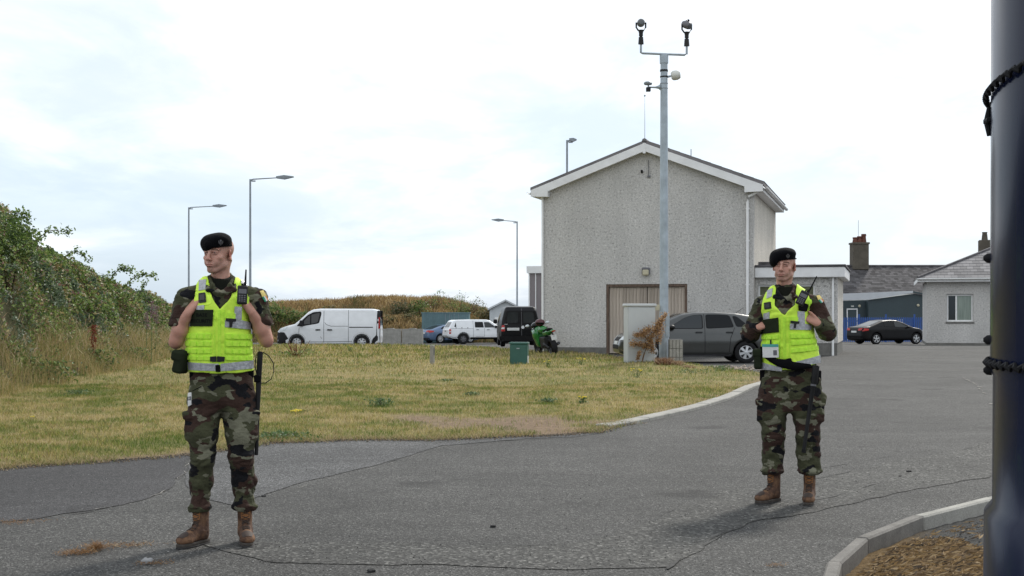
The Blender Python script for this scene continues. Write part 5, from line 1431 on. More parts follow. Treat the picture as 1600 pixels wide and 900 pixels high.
# tall dry grass in front of the bank
def tall(name, N, y0, y1, t0, t1, h0, h1, cols, p, label, w=0.006, pw=1.2, mask=None, lean=0.55):
    y = y0 + (y1 - y0) * rng.random(N) ** pw; t = t0 + (t1 - t0) * rng.random(N); x = bank_x(y) - t
    q = np.column_stack([x, y, 0 * x]); k = fbm(q, 1.1, 3, 71) > -0.25
    if mask is not None: k &= mask(x, y)
    x, y, t = x[k], y[k], t[k]; n = len(x)
    q = np.column_stack([x, y, 0 * x]); hv = 0.6 + 0.6 * np.clip(0.5 + fbm(q, 0.8, 2, 73), 0, 1)
    h = rng.uniform(h0, h1, n) * hv * sstep(t0 - 0.2, t0 + 0.5, t)
    zz = np.maximum(bank_ground(x, y), 0) + 0.0
    o = blades(name, np.column_stack([x, y, zz]), h, np.full(n, w) * (1 + (y > 35) * 0.6), rng.uniform(0.1, lean * 1.6, n), pick(cols, p, n), M['blade'], 0.18)
    return tag(o, label, 'tall grass', kind='stuff')
tall('tall_grass', 24000, 19.5, 60, -0.15, 0.95, 0.30, 0.85, [(0.40, 0.31, 0.14), (0.28, 0.21, 0.09), (0.17, 0.19, 0.055), (0.50, 0.41, 0.23)], [0.32, 0.2, 0.3, 0.18], 'tall straw coloured grass along the foot of the bramble bank')
# seed heads
N = 700; y = 20 + 38 * rng.random(N) ** 1.2; t = rng.uniform(0, 1.1, N); x = bank_x(y) - t; zz = np.maximum(bank_ground(x, y), 0) + rng.uniform(0.45, 0.9, N)
ln = []
P3 = np.column_stack([x, y, zz]); 
o = blades('grass_seed_heads', P3, rng.uniform(0.10, 0.2, N), np.full(N, 0.009), rng.uniform(0.4, 1.2, N), pick([(0.50, 0.42, 0.27), (0.40, 0.28, 0.19)], [0.6, 0.4], N), M['blade'], 0.5); tag(o, 'pale drooping seed heads above the tall grass on the left', 'seed heads', kind='stuff')

def weed(name, cx, cy, cz, r, h, n, cols, p, label, cat, group=None, stem=True, ls=(0.03, 0.07), flowers=None, stems=6):
    e = empty(name, (cx, cy, cz)); tag(e, label, cat, group)
    u = rng.normal(0, 1, (n, 3)) * np.array([r * 0.5, r * 0.5, 0]) + np.column_stack([np.zeros(n), np.zeros(n), rng.random(n) ** 1.3 * h])
    leaves('foliage', u, rng.uniform(*ls, n), pick(cols, p, n), M['leaf'], parent=e)
    if stem:
        m = MB()
        for k in range(stems):
            a = rng.uniform(0, 6.28); rr = rng.uniform(0.1, 0.8) * r
            m.tube([(0, 0, -0.02), (math.cos(a) * rr * 0.4, math.sin(a) * rr * 0.4, h * 0.55), (math.cos(a) * rr, math.sin(a) * rr, h * rng.uniform(0.8, 1.1))], [0.006, 0.005, 0.003], 4)
        m.build('stem', M['bark'] if flowers is None else attr_green, e)
    if flowers is not None:
        fc, nf = flowers
        m = MB()
        for k in range(nf):
            a = rng.uniform(0, 6.28); rr = r * rng.random() ** 0.5
            m.lathe([(0, 0.012), (0.016, 0.01), (0.019, 0.0), (0, -0.008)], 6, Matrix.Translation((math.cos(a) * rr, math.sin(a) * rr, h * rng.uniform(0.8, 1.08))))
        m.build('flowers', fc, e)
    return e
attr_green = plain("green_stem", (0.10, 0.15, 0.05), 0.8, 0.2, 10)
YEL = plain("yellow_petals", (0.70, 0.55, 0.03), 0.7, 0.1, 30)
PUR = [(0.26, 0.11, 0.20), (0.30, 0.17, 0.24), (0.20, 0.16, 0.12)]
# dock with rust red seeds
dX, dY = gp(148, 586); dX = bank_x(dY) - 0.15 if False else dX
e = empty('dock_plant', (dX, dY, 0)); tag(e, 'upright rust red dock seed stem at the foot of the thicket', 'dock plant')
MB().tube([(0, 0, 0), (-0.02, 0, 0.5), (-0.03, 0, 1.0)], [0.012, 0.009, 0.005], 6).build('stem', M['rust'], e)
u = np.column_stack([rng.normal(-0.03, 0.040, 420), rng.normal(0, 0.035, 420), rng.uniform(0.33, 1.15, 420)])
leaves('seeds', u, rng.uniform(0.03, 0.055, 420), pick([(0.24, 0.035, 0.02), (0.15, 0.03, 0.018)], [0.6, 0.4], 420), M['leaf'], parent=e)
# purple loosestrife
for k, (px_, py_, pt_) in enumerate([(236, 560, 470), (228, 566, 486), (243, 548, 478)]):
    X_, Y_ = gp(px_, py_)
    Y_ = 37.0 + k; X_ = atx(px_, Y_); H_ = atz(pt_, Y_)
    e = empty('flower_spike', (X_, Y_, 0)); tag(e, ['tallest purple flower spike in the grass left of the bare armed man', 'purple flower spike on the left of the small clump', 'purple flower spike on the right of the small clump'][k], 'purple flower', 'purple flower spikes by the bank')
    MB().tube([(0, 0, 0), (0.03, 0, H_)], [0.012, 0.005], 5).build('stem', attr_green, e)
    u = np.column_stack([rng.normal(0.03, 0.035, 210), rng.normal(0, 0.035, 210), H_ - 0.5 * rng.random(210)])
    o = leaves('petals', u, rng.uniform(0.022, 0.042, 210), pick(PUR, [0.4, 0.3, 0.3], 210), M['leaf'], parent=e); o['kind'] = 'stuff'
# low dark weeds at the foot of the bank
wl_ = [(12, 600, 0.45, 0.75), (40, 606, 0.5, 0.6), (78, 604, 0.4, 0.5), (152, 586, 0.4, 0.6), (206, 572, 0.5, 0.5), (252, 562, 0.5, 0.5)]
names_ = ['dark leafy weed clump at the left edge of the grass', 'dark leafy weed clump second from the left edge', 'leafy weed clump third from the left edge', 'leafy weed round the foot of the red dock stem', 'leafy weed clump between the dock stem and the man', 'leafy weed clump nearest the man\'s elbow pouch']
for (px_, py_, r_, h_), lb in zip(wl_, names_):
    X_, Y_ = gp(px_, py_)
    weed('weed_clump', X_, Y_, 0, r_, h_, 900, GREENS[:5], [0.3, 0.3, 0.1, 0.2, 0.1], lb, 'weed', 'weeds at the foot of the bank', ls=(0.04, 0.09))
# weeds and ragwort in the lawn
DOC = [(0.06, 0.12, 0.035), (0.12, 0.17, 0.07), (0.18, 0.24, 0.12)]
for px_, py_, r_, h_, lb in [(120, 622, 0.20, 0.10, 'flat green rosette in the grass below the thicket'), (1085, 588, 0.5, 0.14, 'broad green weed patch at the right end of the grass'), (738, 623, 0.12, 0.08, 'green rosette in the middle of the grass'), (595, 640, 0.18, 0.14, 'green weed in the grass right of the bare armed man'),
                             (856, 636, 0.12, 0.1, 'green weed above the bare earth patch'), (480, 555, 0.35, 0.18, 'grey green weed in front of the white van'), (700, 600, 0.2, 0.07, 'pale weed halfway up the grass'), (1125, 583, 0.25, 0.16, 'weed at the far right tip of the grass'), (350 + 90, 688, 0.3, 0.06, 'clover patch at the road edge beside the baton')]:
    X_, Y_ = gp(px_, py_); weed('weed_clump', X_, Y_, 0.03, r_, h_, 260, DOC, [0.4, 0.35, 0.25], lb, 'weed', 'weeds in the grass', ls=(0.02, 0.055), stem=True, stems=3)
for px_, py_, r_, h_, nf, lb in [(467, 653, 0.13, 0.07, 14, 'yellow flowered weed just right of the baton'), (908, 575, 0.12, 0.22, 9, 'yellow flowered weed on the grass below the motorcycle'), (911, 635, 0.07, 0.12, 5, 'yellow flowered weed above the bare earth'), (996, 594, 0.16, 0.2, 10, 'yellow flowered weed in front of the dry shrub'), (548, 553, 0.18, 0.25, 7, 'yellow flowered weed in front of the van rear wheel'), (1012, 562, 0.06, 0.12, 4, 'small yellow flowered weed at the foot of the grey cabinet'), (52, 660, 0.04, 0.04, 2, 'single yellow flower near the left edge'), (855, 577, 0.1, 0.18, 6, 'yellow flowered weed right of the green cabinet')]:
    X_, Y_ = gp(px_, py_); weed('ragwort', X_, Y_, 0.03, r_, h_, 90, DOC, [0.5, 0.3, 0.2], lb, 'yellow flower', 'yellow flowered weeds in the grass', ls=(0.02, 0.045), flowers=(YEL, nf), stems=5)
# reddish dry dock by the van
X_, Y_ = gp(462, 562); e = empty('dock_plant', (X_, Y_, 0.02)); tag(e, 'reddish dry weed with upright stems in front of the van nose', 'dock plant')
m = MB()
for k in range(14): a = rng.uniform(-0.5, 0.5); m.tube([(0, 0, 0), (a * 0.5, rng.normal(0, .05), 0.25), (a * 0.95, rng.normal(0, .1), rng.uniform(0.35, 0.62))], [0.012, 0.01, 0.006], 4)
m.build('stem', M['rust'], e)
leaves('foliage', rng.normal(0, 1, (240, 3)) * np.array([0.3, 0.15, 0]) + np.column_stack([np.zeros(240), np.zeros(240), rng.random(240) * 0.25]), rng.uniform(0.05, 0.1, 240), pick(GREENS[1:5], [0.4, 0.3, 0.1, 0.2], 240), M['leaf'], parent=e)

# =================================================================== FAR MOUND
xs_ = np.array([300, 410, 470, 520, 560, 620, 680, 720, 760, 790, 830])
ys_ = np.array([474, 473, 471, 471, 467, 464, 467, 472, 484, 497, 515])
def mound_top(x, Y=122.0):
    p = x / Y * FPX + 800
    return HC + (HY - np.interp(p, xs_, ys_)) / FPX * Y - 0.38
def mound_z(x, y):
    q = np.column_stack([x, y, 0 * x]); h = np.maximum(mound_top(x, 122.0) + 0.8, 0.0)
    return -0.75 + h * (0.55 * sstep(104, 110, y) + 0.45 * sstep(111, 121, y)) * (1 - 0.4 * sstep(126, 136, y)) + 0.22 * fbm(q, 0.3, 3, 81) * sstep(104, 108, y)
gx, gy = np.meshgrid(np.arange(-36, 5, 0.9), np.arange(103, 140, 1.0), indexing='ij')
V = np.column_stack([gx.ravel(), gy.ravel(), mound_z(gx.ravel(), gy.ravel()) - 0.03]); idx = np.arange(gx.size).reshape(gx.shape)
F = np.stack([idx[:-1, :-1], idx[1:, :-1], idx[1:, 1:], idx[:-1, 1:]], -1).reshape(-1, 4)
o = mesh_np('grass_mound', V, F, M['sheet'], col=np.tile(np.array([[0.17, 0.12, 0.06]]), (len(V), 1))); tag(o, kind='structure')
N = 60000; x = rng.uniform(-32, -0.5, N); y = rng.uniform(104, 126, N); z = mound_z(x, y); n = N
q = np.column_stack([x, y, 0 * x]); zz = fbm(q, 0.22, 3, 91) + 0.5 * fbm(q, 0.9, 2, 97)
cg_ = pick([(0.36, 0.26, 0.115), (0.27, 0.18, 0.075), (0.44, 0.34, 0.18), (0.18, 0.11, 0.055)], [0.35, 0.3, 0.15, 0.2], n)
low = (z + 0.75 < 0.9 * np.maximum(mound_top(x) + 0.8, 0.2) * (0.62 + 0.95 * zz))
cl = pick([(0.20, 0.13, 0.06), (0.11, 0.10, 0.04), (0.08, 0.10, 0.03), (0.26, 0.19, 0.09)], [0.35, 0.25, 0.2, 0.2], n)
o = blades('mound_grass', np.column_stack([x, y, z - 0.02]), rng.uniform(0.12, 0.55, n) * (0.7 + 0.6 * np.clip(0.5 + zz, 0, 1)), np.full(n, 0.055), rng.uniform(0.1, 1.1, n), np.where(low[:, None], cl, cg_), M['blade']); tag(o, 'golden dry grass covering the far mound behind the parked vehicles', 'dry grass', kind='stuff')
def shrub(px, pb, pt, w, Y, n, label, cols=GREENS[:5], p=[0.32, 0.3, 0.12, 0.16, 0.10], ls=(0.09, 0.19), name='shrub', flat=1.0, group='shrubs on the far mound'):
    X_ = atx(px, Y); z0 = atz(pb, Y); z1 = atz(pt, Y); rw = w / FPX * Y / 2; h = max(z1 - z0, 0.3)
    e = empty(name, (X_, Y, z0)); tag(e, label, 'bush', group)
    u = rng.normal(0, 1, (n, 3)); u /= np.linalg.norm(u, axis=1, keepdims=True); u = u * (rng.random((n, 1)) ** 0.45) * np.array([rw, min(rw, 1.3), h * 0.55]) + np.array([0, 0, h * 0.5])
    u[:, 2] += 0.22 * h * fbm(u + X_, 1.6, 2, 3) * 2
    kp = fbm(u + X_, 1.3, 3, 9) > -0.18; u = u[kp]
    leaves('foliage', u, rng.uniform(*ls, len(u)), pick(cols, p, len(u)), M['leaf'], parent=e)
    m = MB()
    for k in range(8):
        a = rng.uniform(-1, 1); m.tube([(a * rw * 0.3, 0, -0.4), (a * rw * 0.5, rng.normal(0, 0.3), h * 0.4), (a * rw * 0.9, rng.normal(0, 0.4), h * rng.uniform(0.75, 1.12))], [0.03, 0.02, 0.008], 4)
    m.build('branches', M['bark'], e, True)
shrub(425, 512, 474, 46, 108, 2600, 'dark green bush on the mound right beside the man\'s elbow')
shrub(455, 508, 482, 50, 109, 2000, 'dark green bush above the nose of the white van')
shrub(625, 498, 468, 46, 112, 1800, 'dark bush high on the mound left of the container', cols=[(0.05, 0.075, 0.03), (0.10, 0.10, 0.045), (0.16, 0.12, 0.06)], p=[0.4, 0.35, 0.25])
shrub(655, 500, 466, 40, 112, 1700, 'bush on the mound above the left end of the container')
shrub(688, 494, 462, 44, 118, 1900, 'bush on the mound above the container')
shrub(718, 498, 463, 40, 115, 1700, 'bush on the mound above the right end of the container', ls=(0.06, 0.13))
shrub(745, 500, 472, 36, 118, 1500, 'rightmost bush on the mound, left of the pale shed', cols=[(0.09, 0.13, 0.035), (0.16, 0.17, 0.06), (0.26, 0.2, 0.1), (0.05, 0.08, 0.03)], p=[0.35, 0.25, 0.2, 0.2])
shrub(758, 514, 484, 40, 111, 1500, 'low yellowish bush below the rightmost mound bush', cols=[(0.17, 0.15, 0.06), (0.10, 0.12, 0.04), (0.24, 0.18, 0.09)], p=[0.4, 0.3, 0.3])
shrub(575, 492, 470, 40, 118, 700, 'thin dry bush on the crest of the mound above the van roof', cols=[(0.20, 0.14, 0.07), (0.12, 0.10, 0.05)], p=[0.6, 0.4], ls=(0.05, 0.1))
shrub(485, 486, 466, 24, 121, 300, 'sparse leafless bush on the mound crest above the van cab', cols=[(0.14, 0.11, 0.08), (0.2, 0.16, 0.1)], p=[0.6, 0.4], ls=(0.04, 0.08))

for k, (a, b, c, w_) in enumerate([(608, 510, 492, 30), (640, 512, 488, 34), (540, 500, 484, 30), (672, 486, 470, 26), (735, 490, 474, 30), (770, 506, 484, 26), (512, 492, 478, 26)]):
    shrub(a, b, c, w_, [109, 109.5, 112, 117, 117, 110, 116][k], 900, ['low scrubby bush right of the van tail on the mound', 'low scrub just left of the container', 'dull bush on the mound seen over the van roof middle', 'small bush between two crest bushes above the container', 'leafy bush low on the crest left of the shed', 'low bush touching the left wall of the pale shed', 'thin tan bush seen over the van cab roof'][k], cols=[(0.10, 0.12, 0.045), (0.20, 0.15, 0.07), (0.07, 0.09, 0.035), (0.27, 0.20, 0.10)], p=[0.3, 0.3, 0.2, 0.2])

# =================================================================== DRY SHRUB AT THE CABINET
Yd = 35.9; e = empty('dead_shrub', (atx(1003, Yd), Yd, 0.06)); tag(e, 'dead brown leaved shrub leaning against the grey cabinet', 'dead shrub')
def dl(px, py): return ((px - 1003) / FPX * Yd, 0.0, atz(py, Yd) - 0.06)
MB().tube([dl(1003, 568), dl(1006, 554), dl(1010, 544), dl(1016, 530), dl(1026, 512), dl(1037, 494), dl(1041, 490)], [0.022, 0.02, 0.018, 0.016, 0.012, 0.007, 0.004], 6).tube([dl(1010, 544), dl(998, 540), dl(986, 534)], [0.012, 0.008, 0.003], 5).tube([dl(1014, 534), dl(1004, 522), dl(992, 522)], [0.012, 0.008, 0.003], 5).tube([dl(1010, 544), dl(1020, 546), dl(1023, 552)], [0.01, 0.006, 0.003], 5).tube([dl(1020, 522), dl(1012, 512), dl(1006, 508)], [0.01, 0.006, 0.003], 5).build('branch', M['brown'], e, True)
segs = [((1041, 490), (1026, 512), 4.5, 260), ((1030, 505), (1012, 538), 8, 560), ((1016, 514), (1004, 520), 6, 240), ((1008, 524), (992, 524), 5, 240), ((1012, 540), (986, 536), 5, 300), ((1016, 532), (1020, 550), 5, 180), ((1034, 510), (1030, 535), 5, 160), ((1000, 548), (996, 562), 3, 140)]
pp = []
for a, b, r_, n in segs:
    n = int(n * 1.9); s = rng.random((n, 1)); c = np.array(a) * (1 - s) + np.array(b) * s + rng.normal(0, r_ * 0.5, (n, 2))
    pp.append(np.column_stack([(c[:, 0] - 1003) / FPX * Yd, rng.normal(0, 0.09, n), HC + (HY - c[:, 1]) / FPX * Yd - 0.06]))
pp = np.vstack(pp); leaves('foliage', pp, rng.uniform(0.025, 0.055, len(pp)), pick([(0.42, 0.25, 0.11), (0.54, 0.35, 0.18), (0.28, 0.16, 0.08), (0.17, 0.09, 0.05)], [0.35, 0.25, 0.25, 0.15], len(pp)), M['leaf'], parent=e)
# heaps of dead grass round the cabinet and mast
for px_, py_, w_, h_, lb in [(988, 566, 14, 0.22, 'brown heap of dead weeds at the left foot of the grey cabinet'), (1000, 567, 12, 0.36, 'dead brown tuft below the dry shrub'), (1037, 571, 22, 0.24, 'dark brown heap of dead grass at the foot of the mast'), (1058, 571, 18, 0.16, 'pale dead grass at the foot of the concrete block'), (1075, 573, 24, 0.08, 'thin dry grass and rubble right of the mast')]:
    X_, Y_ = gp(px_, py_ + 1.5, 0.08); rw = w_ / FPX * Y_ / 2; e = empty('dead_grass_tuft', (X_, Y_, 0.05)); tag(e, lb, 'dead grass', 'dead grass round the mast')
    n = 1500; P3 = np.column_stack([rng.normal(0, rw * 0.55, n), rng.normal(0, 0.14, n), np.zeros(n)])
    blades('blades', P3, rng.uniform(0.4, 1.25, n) * h_ * np.exp(-(P3[:, 0] / (rw * 1.3)) ** 2), np.full(n, 0.016), rng.uniform(0.2, 1.4, n), pick([(0.15, 0.075, 0.045), (0.25, 0.15, 0.085), (0.40, 0.30, 0.19)], [0.45, 0.35, 0.2] if w_ > 12 and px_ < 1050 else [0.15, 0.35, 0.5], n), M['blade'], parent=e)
# pale rubble at the end of the kerb
n = 130; px_ = rng.uniform(1075, 1185, n); py_ = 576 + rng.normal(0, 1.6, n); P3 = np.array([(*gp(a, b), 0.02) for a, b in zip(px_, py_)])
tag(pebbles('rubble', P3, rng.uniform(0.02, 0.06, n), pick([(0.40, 0.33, 0.27), (0.26, 0.21, 0.17)], [0.6, 0.4], n), M['chips']), 'pale broken rubble along the far edge of the grass', 'rubble', kind='stuff')
# dead plant debris on the road, lower left
def debris(px0, py0, sx, sy, n, h, label, cols, p):
    X_, Y_ = gp(px0, py0); e = empty('dead_weed', (X_, Y_, 0.004)); tag(e, label, 'dead weed', 'dead weeds lying on the road')
    a = rng.normal(0, 1, (n, 2)); P3 = np.column_stack([a[:, 0] * sx, a[:, 1] * sy + a[:, 0] * sx * 0.25, np.abs(rng.normal(0, h * 0.4, n))])
    o = blades('fibres', P3, rng.uniform(0.2, 1, n) * h, np.full(n, 0.004), rng.uniform(1.0, 4.0, n), pick(cols, p, n), M['blade'], 0.6, parent=e); o['kind'] = 'stuff'
BR = [(0.26, 0.14, 0.055), (0.17, 0.09, 0.04), (0.36, 0.26, 0.15)]
debris(122, 866, 0.050, 0.035, 380, 0.018, 'rust brown dead weed on the road, left one of the pair', BR, [0.5, 0.4, 0.1])
debris(150, 860, 0.020, 0.025, 240, 0.035, 'small upright brown dead weed next to the left one', BR, [0.5, 0.4, 0.1])
debris(195, 854, 0.11, 0.05, 300, 0.016, 'pale straw litter trailing across the road towards the left boot', BR, [0.3, 0.3, 0.4])
debris(15, 818, 0.12, 0.05, 200, 0.014, 'brown dead moss at the left edge of the tarmac patch', BR, [0.5, 0.4, 0.1])
debris(240, 882, 0.05, 0.03, 120, 0.014, 'thin brown litter beside the flat pale stone', BR, [0.5, 0.4, 0.1])
debris(1213, 886, 0.03, 0.02, 50, 0.016, 'fallen brown leaf litter on the road left of the kerb end', BR, [0.7, 0.2, 0.1])
debris(1530, 885, 0.10, 0.08, 240, 0.05, 'reddish dead weed in the bed beside the pillar', [(0.20, 0.09, 0.05), (0.12, 0.06, 0.035), (0.3, 0.18, 0.1)], [0.5, 0.3, 0.2])
# =================================================================== VEHICLES
def wheel(parent, x, y, r, w, side, rim=None, spokes=5, steel=False, hub=0.62):
    """axis along y; side -1 or +1 is the outer face"""
    Mx = Matrix.Translation((x, y, r)) @ Matrix.Rotation(R(90) * side * 1.0, 4, 'X')
    # lathe z axis points outwards
    o = empty('wheel', (0, 0, 0)); o.parent = parent
    MB().lathe([(r * 0.60, -w), (r * 0.90, -w), (r * 0.985, -w * 0.85), (r, -w * 0.5), (r, -w * 0.12), (r * 0.985, -w * 0.03), (r * 0.90, 0.004), (r * 0.72, 0.012), (r * hub, -0.004), (r * hub, -w)], 40, Mx).build('tyre', M['black_rubber'], o, True)
    m = MB()
    m.lathe([(r * hub, -w * 0.9), (r * hub, -0.002), (r * hub * 0.95, 0.003), (r * hub * 0.90, -0.012), (r * hub * 0.86, -0.05)], 40, Mx)
    m.lathe([(r * 0.20, -0.02), (r * 0.17, 0.004), (0.0, 0.010)], 24, Mx)
    m.build('rim', rim or M['alloy'], o, True)
    MB().lathe([(r * hub * 0.95, -0.06), (0, -0.062)], 24, Mx).build('brake_disc', M['black_plastic'], o, True)
    if steel:
        MB().lathe([(r * hub * 0.9, -0.03), (r * hub * 0.7, -0.015), (r * hub * 0.5, -0.035), (r * 0.2, -0.03)], 30, Mx).build('disc', rim or M['grey_plastic'], o, True)
    else:
        for k in range(spokes):
            a = 2 * math.pi * k / spokes + 0.3
            Ms = Mx @ Matrix.Rotation(a, 4, 'Z'); wd = r * (0.115 if spokes < 8 else 0.07)
            MB().add([Ms @ Vector(p) for p in ((r * 0.12, -wd * 0.9, -0.02), (r * hub * 0.93, -wd * 1.35, -0.022), (r * hub * 0.93, wd * 1.35, -0.022), (r * 0.12, wd * 0.9, -0.02), (r * 0.12, -wd * 0.6, 0.002), (r * hub * 0.93, -wd, -0.006), (r * hub * 0.93, wd, -0.006), (r * 0.12, wd * 0.6, 0.002))],
                     [(0, 3, 2, 1), (4, 5, 6, 7), (0, 1, 5, 4), (1, 2, 6, 5), (2, 3, 7, 6), (3, 0, 4, 7)]).build('spoke', rim or M['alloy'], o)
    return o

def car_body(name, parent, prof, W, h, mat, wh, arch, tumble, plan, L, rnd=0.06, zmax=2.1, arch_in=0.28, slopes=None):
    """side profile (x,z) closed; tumble: [(z, inset)], plan: [(x, inset)]"""
    S = SDF((-0.12, -W / 2 - 0.10, 0.05), (L + 0.12, W / 2 + 0.10, zmax), h)
    X, Y, Z = S.grid((slice(None),) * 3)
    psd = poly_sd(prof)
    d2 = psd(X[:, 0, :], Z[0:1, 0, :]).astype(np.float32)[:, None, :]
    tz, ti = zip(*tumble); px_, pi = zip(*plan)
    def sm(v, xs, ys, e): return sum(np.interp(v + k * e, xs, ys) for k in (-1, -0.5, 0, 0.5, 1)) / 5
    hw = W / 2 - sm(Z, tz, ti, 0.06) - sm(X, px_, pi, 0.12)
    ds = (np.abs(Y) - hw)
    S.a = smax(np.broadcast_to(d2, S.a.shape).copy(), (ds * 0.96 + 0 * X).astype(np.float32), rnd * 2)
    for (wx, wr) in wh:
        ar = wr + arch
        for s in (-1, 1):
            c = (wx, s * (W / 2 - arch_in / 2 + 0.1), wr)
            def fn(X, Y, Z, c=c, ar=ar): return np.maximum(np.sqrt((X - c[0]) ** 2 + (Z - c[2]) ** 2) - ar, np.abs(Y - c[1]) - arch_in / 2 - 0.1)
            S.op(fn, (wx - ar, c[1] - arch_in / 2 - 0.1, 0), (wx + ar, c[1] + arch_in / 2 + 0.1, wr + ar), 0.02, 'sub')
    V, Q = S.quads()
    o = mesh_np(name, V, Q, mat, parent, True)
    return S, o
def both(S): return {-1: S.hmap(1, -1), 1: S.hmap(1, 1)}
def seam(dr, pts, w, side, parent, name='panel_gap', mat=None):
    for i in range(len(pts) - 1):
        a, b = Vector(pts[i]), Vector(pts[i + 1]); d = (b - a).normalized(); n = Vector((-d.y, d.x)) * w / 2
        drape(side, [a + n, a - n, b - n, b + n], 0.0025, name, mat or M['black_rubber'], parent, 0.06, 0.003)

# ---------------------------------------------------------------- dark grey hatchback by the mast
def px_scale(x0px, x1px, L): return lambda x: (x - x0px) / (x1px - x0px) * L
TH = R(-9)     # local x runs from nose to tail; the nose is turned a little towards the camera
def hatchback():
    L, W = 4.18, 1.70
    Yc = 39.4
    car = empty('hatchback_car', (atx(965, Yc - 0.2), Yc - 0.2 + 0.85, 0), R(4)); car.scale = (1.06, 1.03, 1.0); tag(car, 'dark grey five door hatchback parked behind the camera mast', 'car')
    k = 2.60 / 142.0   # m per px along the side
    def q(px, py): return ((px - 1030) * k + 0.85, max(0.02, (568.5 - py) * 0.01795))
    prof = [(0.02, 0.30), (0.0, 0.48), (0.04, 0.66), (0.16, 0.80), (0.45, 0.93), (0.85, 1.01), (1.02, 1.06), (1.35, 1.25), (1.72, 1.415), (2.1, 1.468), (2.6, 1.475), (3.2, 1.44), (3.62, 1.37), (3.86, 1.16), (4.02, 0.96), (4.12, 0.88), (4.16, 0.60), (4.14, 0.34), (3.9, 0.22), (0.3, 0.20)]
    S, b = car_body('body', car, prof, W, 0.024, M['paint_grey'], [(0.85, 0.31), (3.45, 0.31)], 0.045,
                    [(0.0, 0.05), (0.35, 0.015), (0.62, 0.0), (0.92, 0.02), (1.2, 0.12), (1.45, 0.22)], [(0, 0.22), (0.25, 0.08), (0.7, 0.0), (3.5, 0.0), (4.0, 0.06), (4.2, 0.16)], L)
    hm = both(S)
    for s in (-1, 1):
        H = hm[s]
        fw = [(1.30, 0.985), (1.52, 1.14), (1.80, 1.31), (2.02, 1.375), (2.28, 1.395), (2.28, 0.985)]
        rw = [(2.36, 0.99), (2.36, 1.395), (2.75, 1.395), (3.02, 1.375), (3.13, 1.03)]
        qw = [(3.19, 1.04), (3.09, 1.36), (3.22, 1.34), (3.52, 1.08), (3.50, 1.05)]
        for w_, g in ((fw, 'glass'), (rw, 'glass_dark'), (qw, 'glass_dark')):
            fr = drape(H, round_poly([(x, z) for x, z in w_], 0.06), 0.004, 'window_frame', M['black_rubber'], b, 0.08, 0.01)
            c = np.mean(w_, 0); ins = [tuple(c + (np.array(p) - c) * 0.93) for p in w_]
            drape(H, round_poly(ins, 0.05), 0.009, 'pane', M[g], fr, 0.08, 0.008)
        for pts in ([(1.22, 0.98), (1.20, 0.60), (1.24, 0.26)], [(2.32, 1.41), (2.32, 0.24)], [(3.14, 1.02), (3.02, 0.72), (2.98, 0.26)], [(1.22, 0.25), (2.98, 0.25)]): seam(None, pts, 0.014, H, b)
        for x0, x1 in ((1.42, 2.28), (2.38, 2.96)): drape(H, round_poly([(x0, 0.555), (x1, 0.560), (x1, 0.600), (x0, 0.595)], 0.015), 0.014, 'side_moulding', M['alloy'] if False else M['paint_grey'], b, 0.1, 0.02)
        for x0 in (2.06, 2.90): 
            drape(H, round_poly([(x0, 0.86), (x0 + 0.19, 0.86), (x0 + 0.19, 0.90), (x0, 0.90)], 0.012), 0.026, 'door_handle', M['black_plastic'], b, 0.1, 0.03)
        drape(H, round_poly([(1.20, 0.19), (3.05, 0.19), (3.05, 0.245), (1.20, 0.245)], 0.01), 0.008, 'sill', M['grey_plastic'], b, 0.15, 0.01)
        # door mirror
        y_ = s * (W / 2 + 0.075)
        mb = SDF((1.20, -1.1, 0.92), (1.62, 1.1, 1.16), 0.015); mb.ell((1.40, y_, 1.035), (0.085, 0.10, 0.068)); mb.box((1.42, s * (W / 2 - 0.02), 0.985), (0.05, 0.07, 0.02), 0.01, 0.02)
        V, Q = mb.quads(); mesh_np('door_mirror', V, Q, M['black_plastic'], b, True)
        # headlamp and tail lamp
        drape(H, round_poly([(0.07, 0.66), (0.16, 0.77), (0.52, 0.90), (0.50, 0.80), (0.28, 0.68)], 0.03), 0.006, 'headlamp', M['lamp_lens'], b, 0.06, 0.01)
        drape(H, round_poly([(3.95, 0.80), (4.14, 0.74), (4.10, 0.88), (3.96, 1.02)], 0.03), 0.006, 'tail_lamp', M['red_lens'], b, 0.06, 0.01)
    hf = S.hmap(0, -1)
    drape(hf, round_poly([(-0.55, 0.52), (0.55, 0.52), (0.50, 0.40), (-0.50, 0.40)], 0.03), 0.006, 'lower_grille', M['black_rubber'], b, 0.1, 0.01)
    drape(hf, round_poly([(-0.42, 0.74), (0.42, 0.74), (0.36, 0.64), (-0.36, 0.64)], 0.03), 0.006, 'grille', M['black_rubber'], b, 0.1, 0.01)
    drape(hf, [(-0.26, 0.535), (0.26, 0.535), (0.26, 0.625), (-0.26, 0.625)], 0.012, 'number_plate', M['plate'], b, 0.1, 0.01)
    for s in (-1, 1): drape(hf, round_poly([(s * 0.50, 0.64), (s * 0.74, 0.70), (s * 0.74, 0.80), (s * 0.55, 0.76)], 0.03), 0.006, 'headlamp', M['lamp_lens'], b, 0.06, 0.01)
    ht = S.hmap(2, 1)
    drape(ht, round_poly([(1.04, -0.66), (1.74, -0.56), (1.80, 0.0), (1.74, 0.56), (1.04, 0.66), (0.94, 0.0)], 0.08), 0.006, 'windscreen', M['glass'], b, 0.12, 0.01)
    drape(ht, round_poly([(3.66, -0.52), (3.98, -0.58), (3.98, 0.58), (3.66, 0.52)], 0.05), 0.006, 'rear_window', M['glass_dark'], b, 0.12, 0.01)
    for x in (0.85, 3.45):
        for s in (-1, 1): wheel(car, x, s * (W / 2 - 0.02), 0.31, 0.2, -s if False else (1 if s < 0 else -1), M['alloy'], 6)
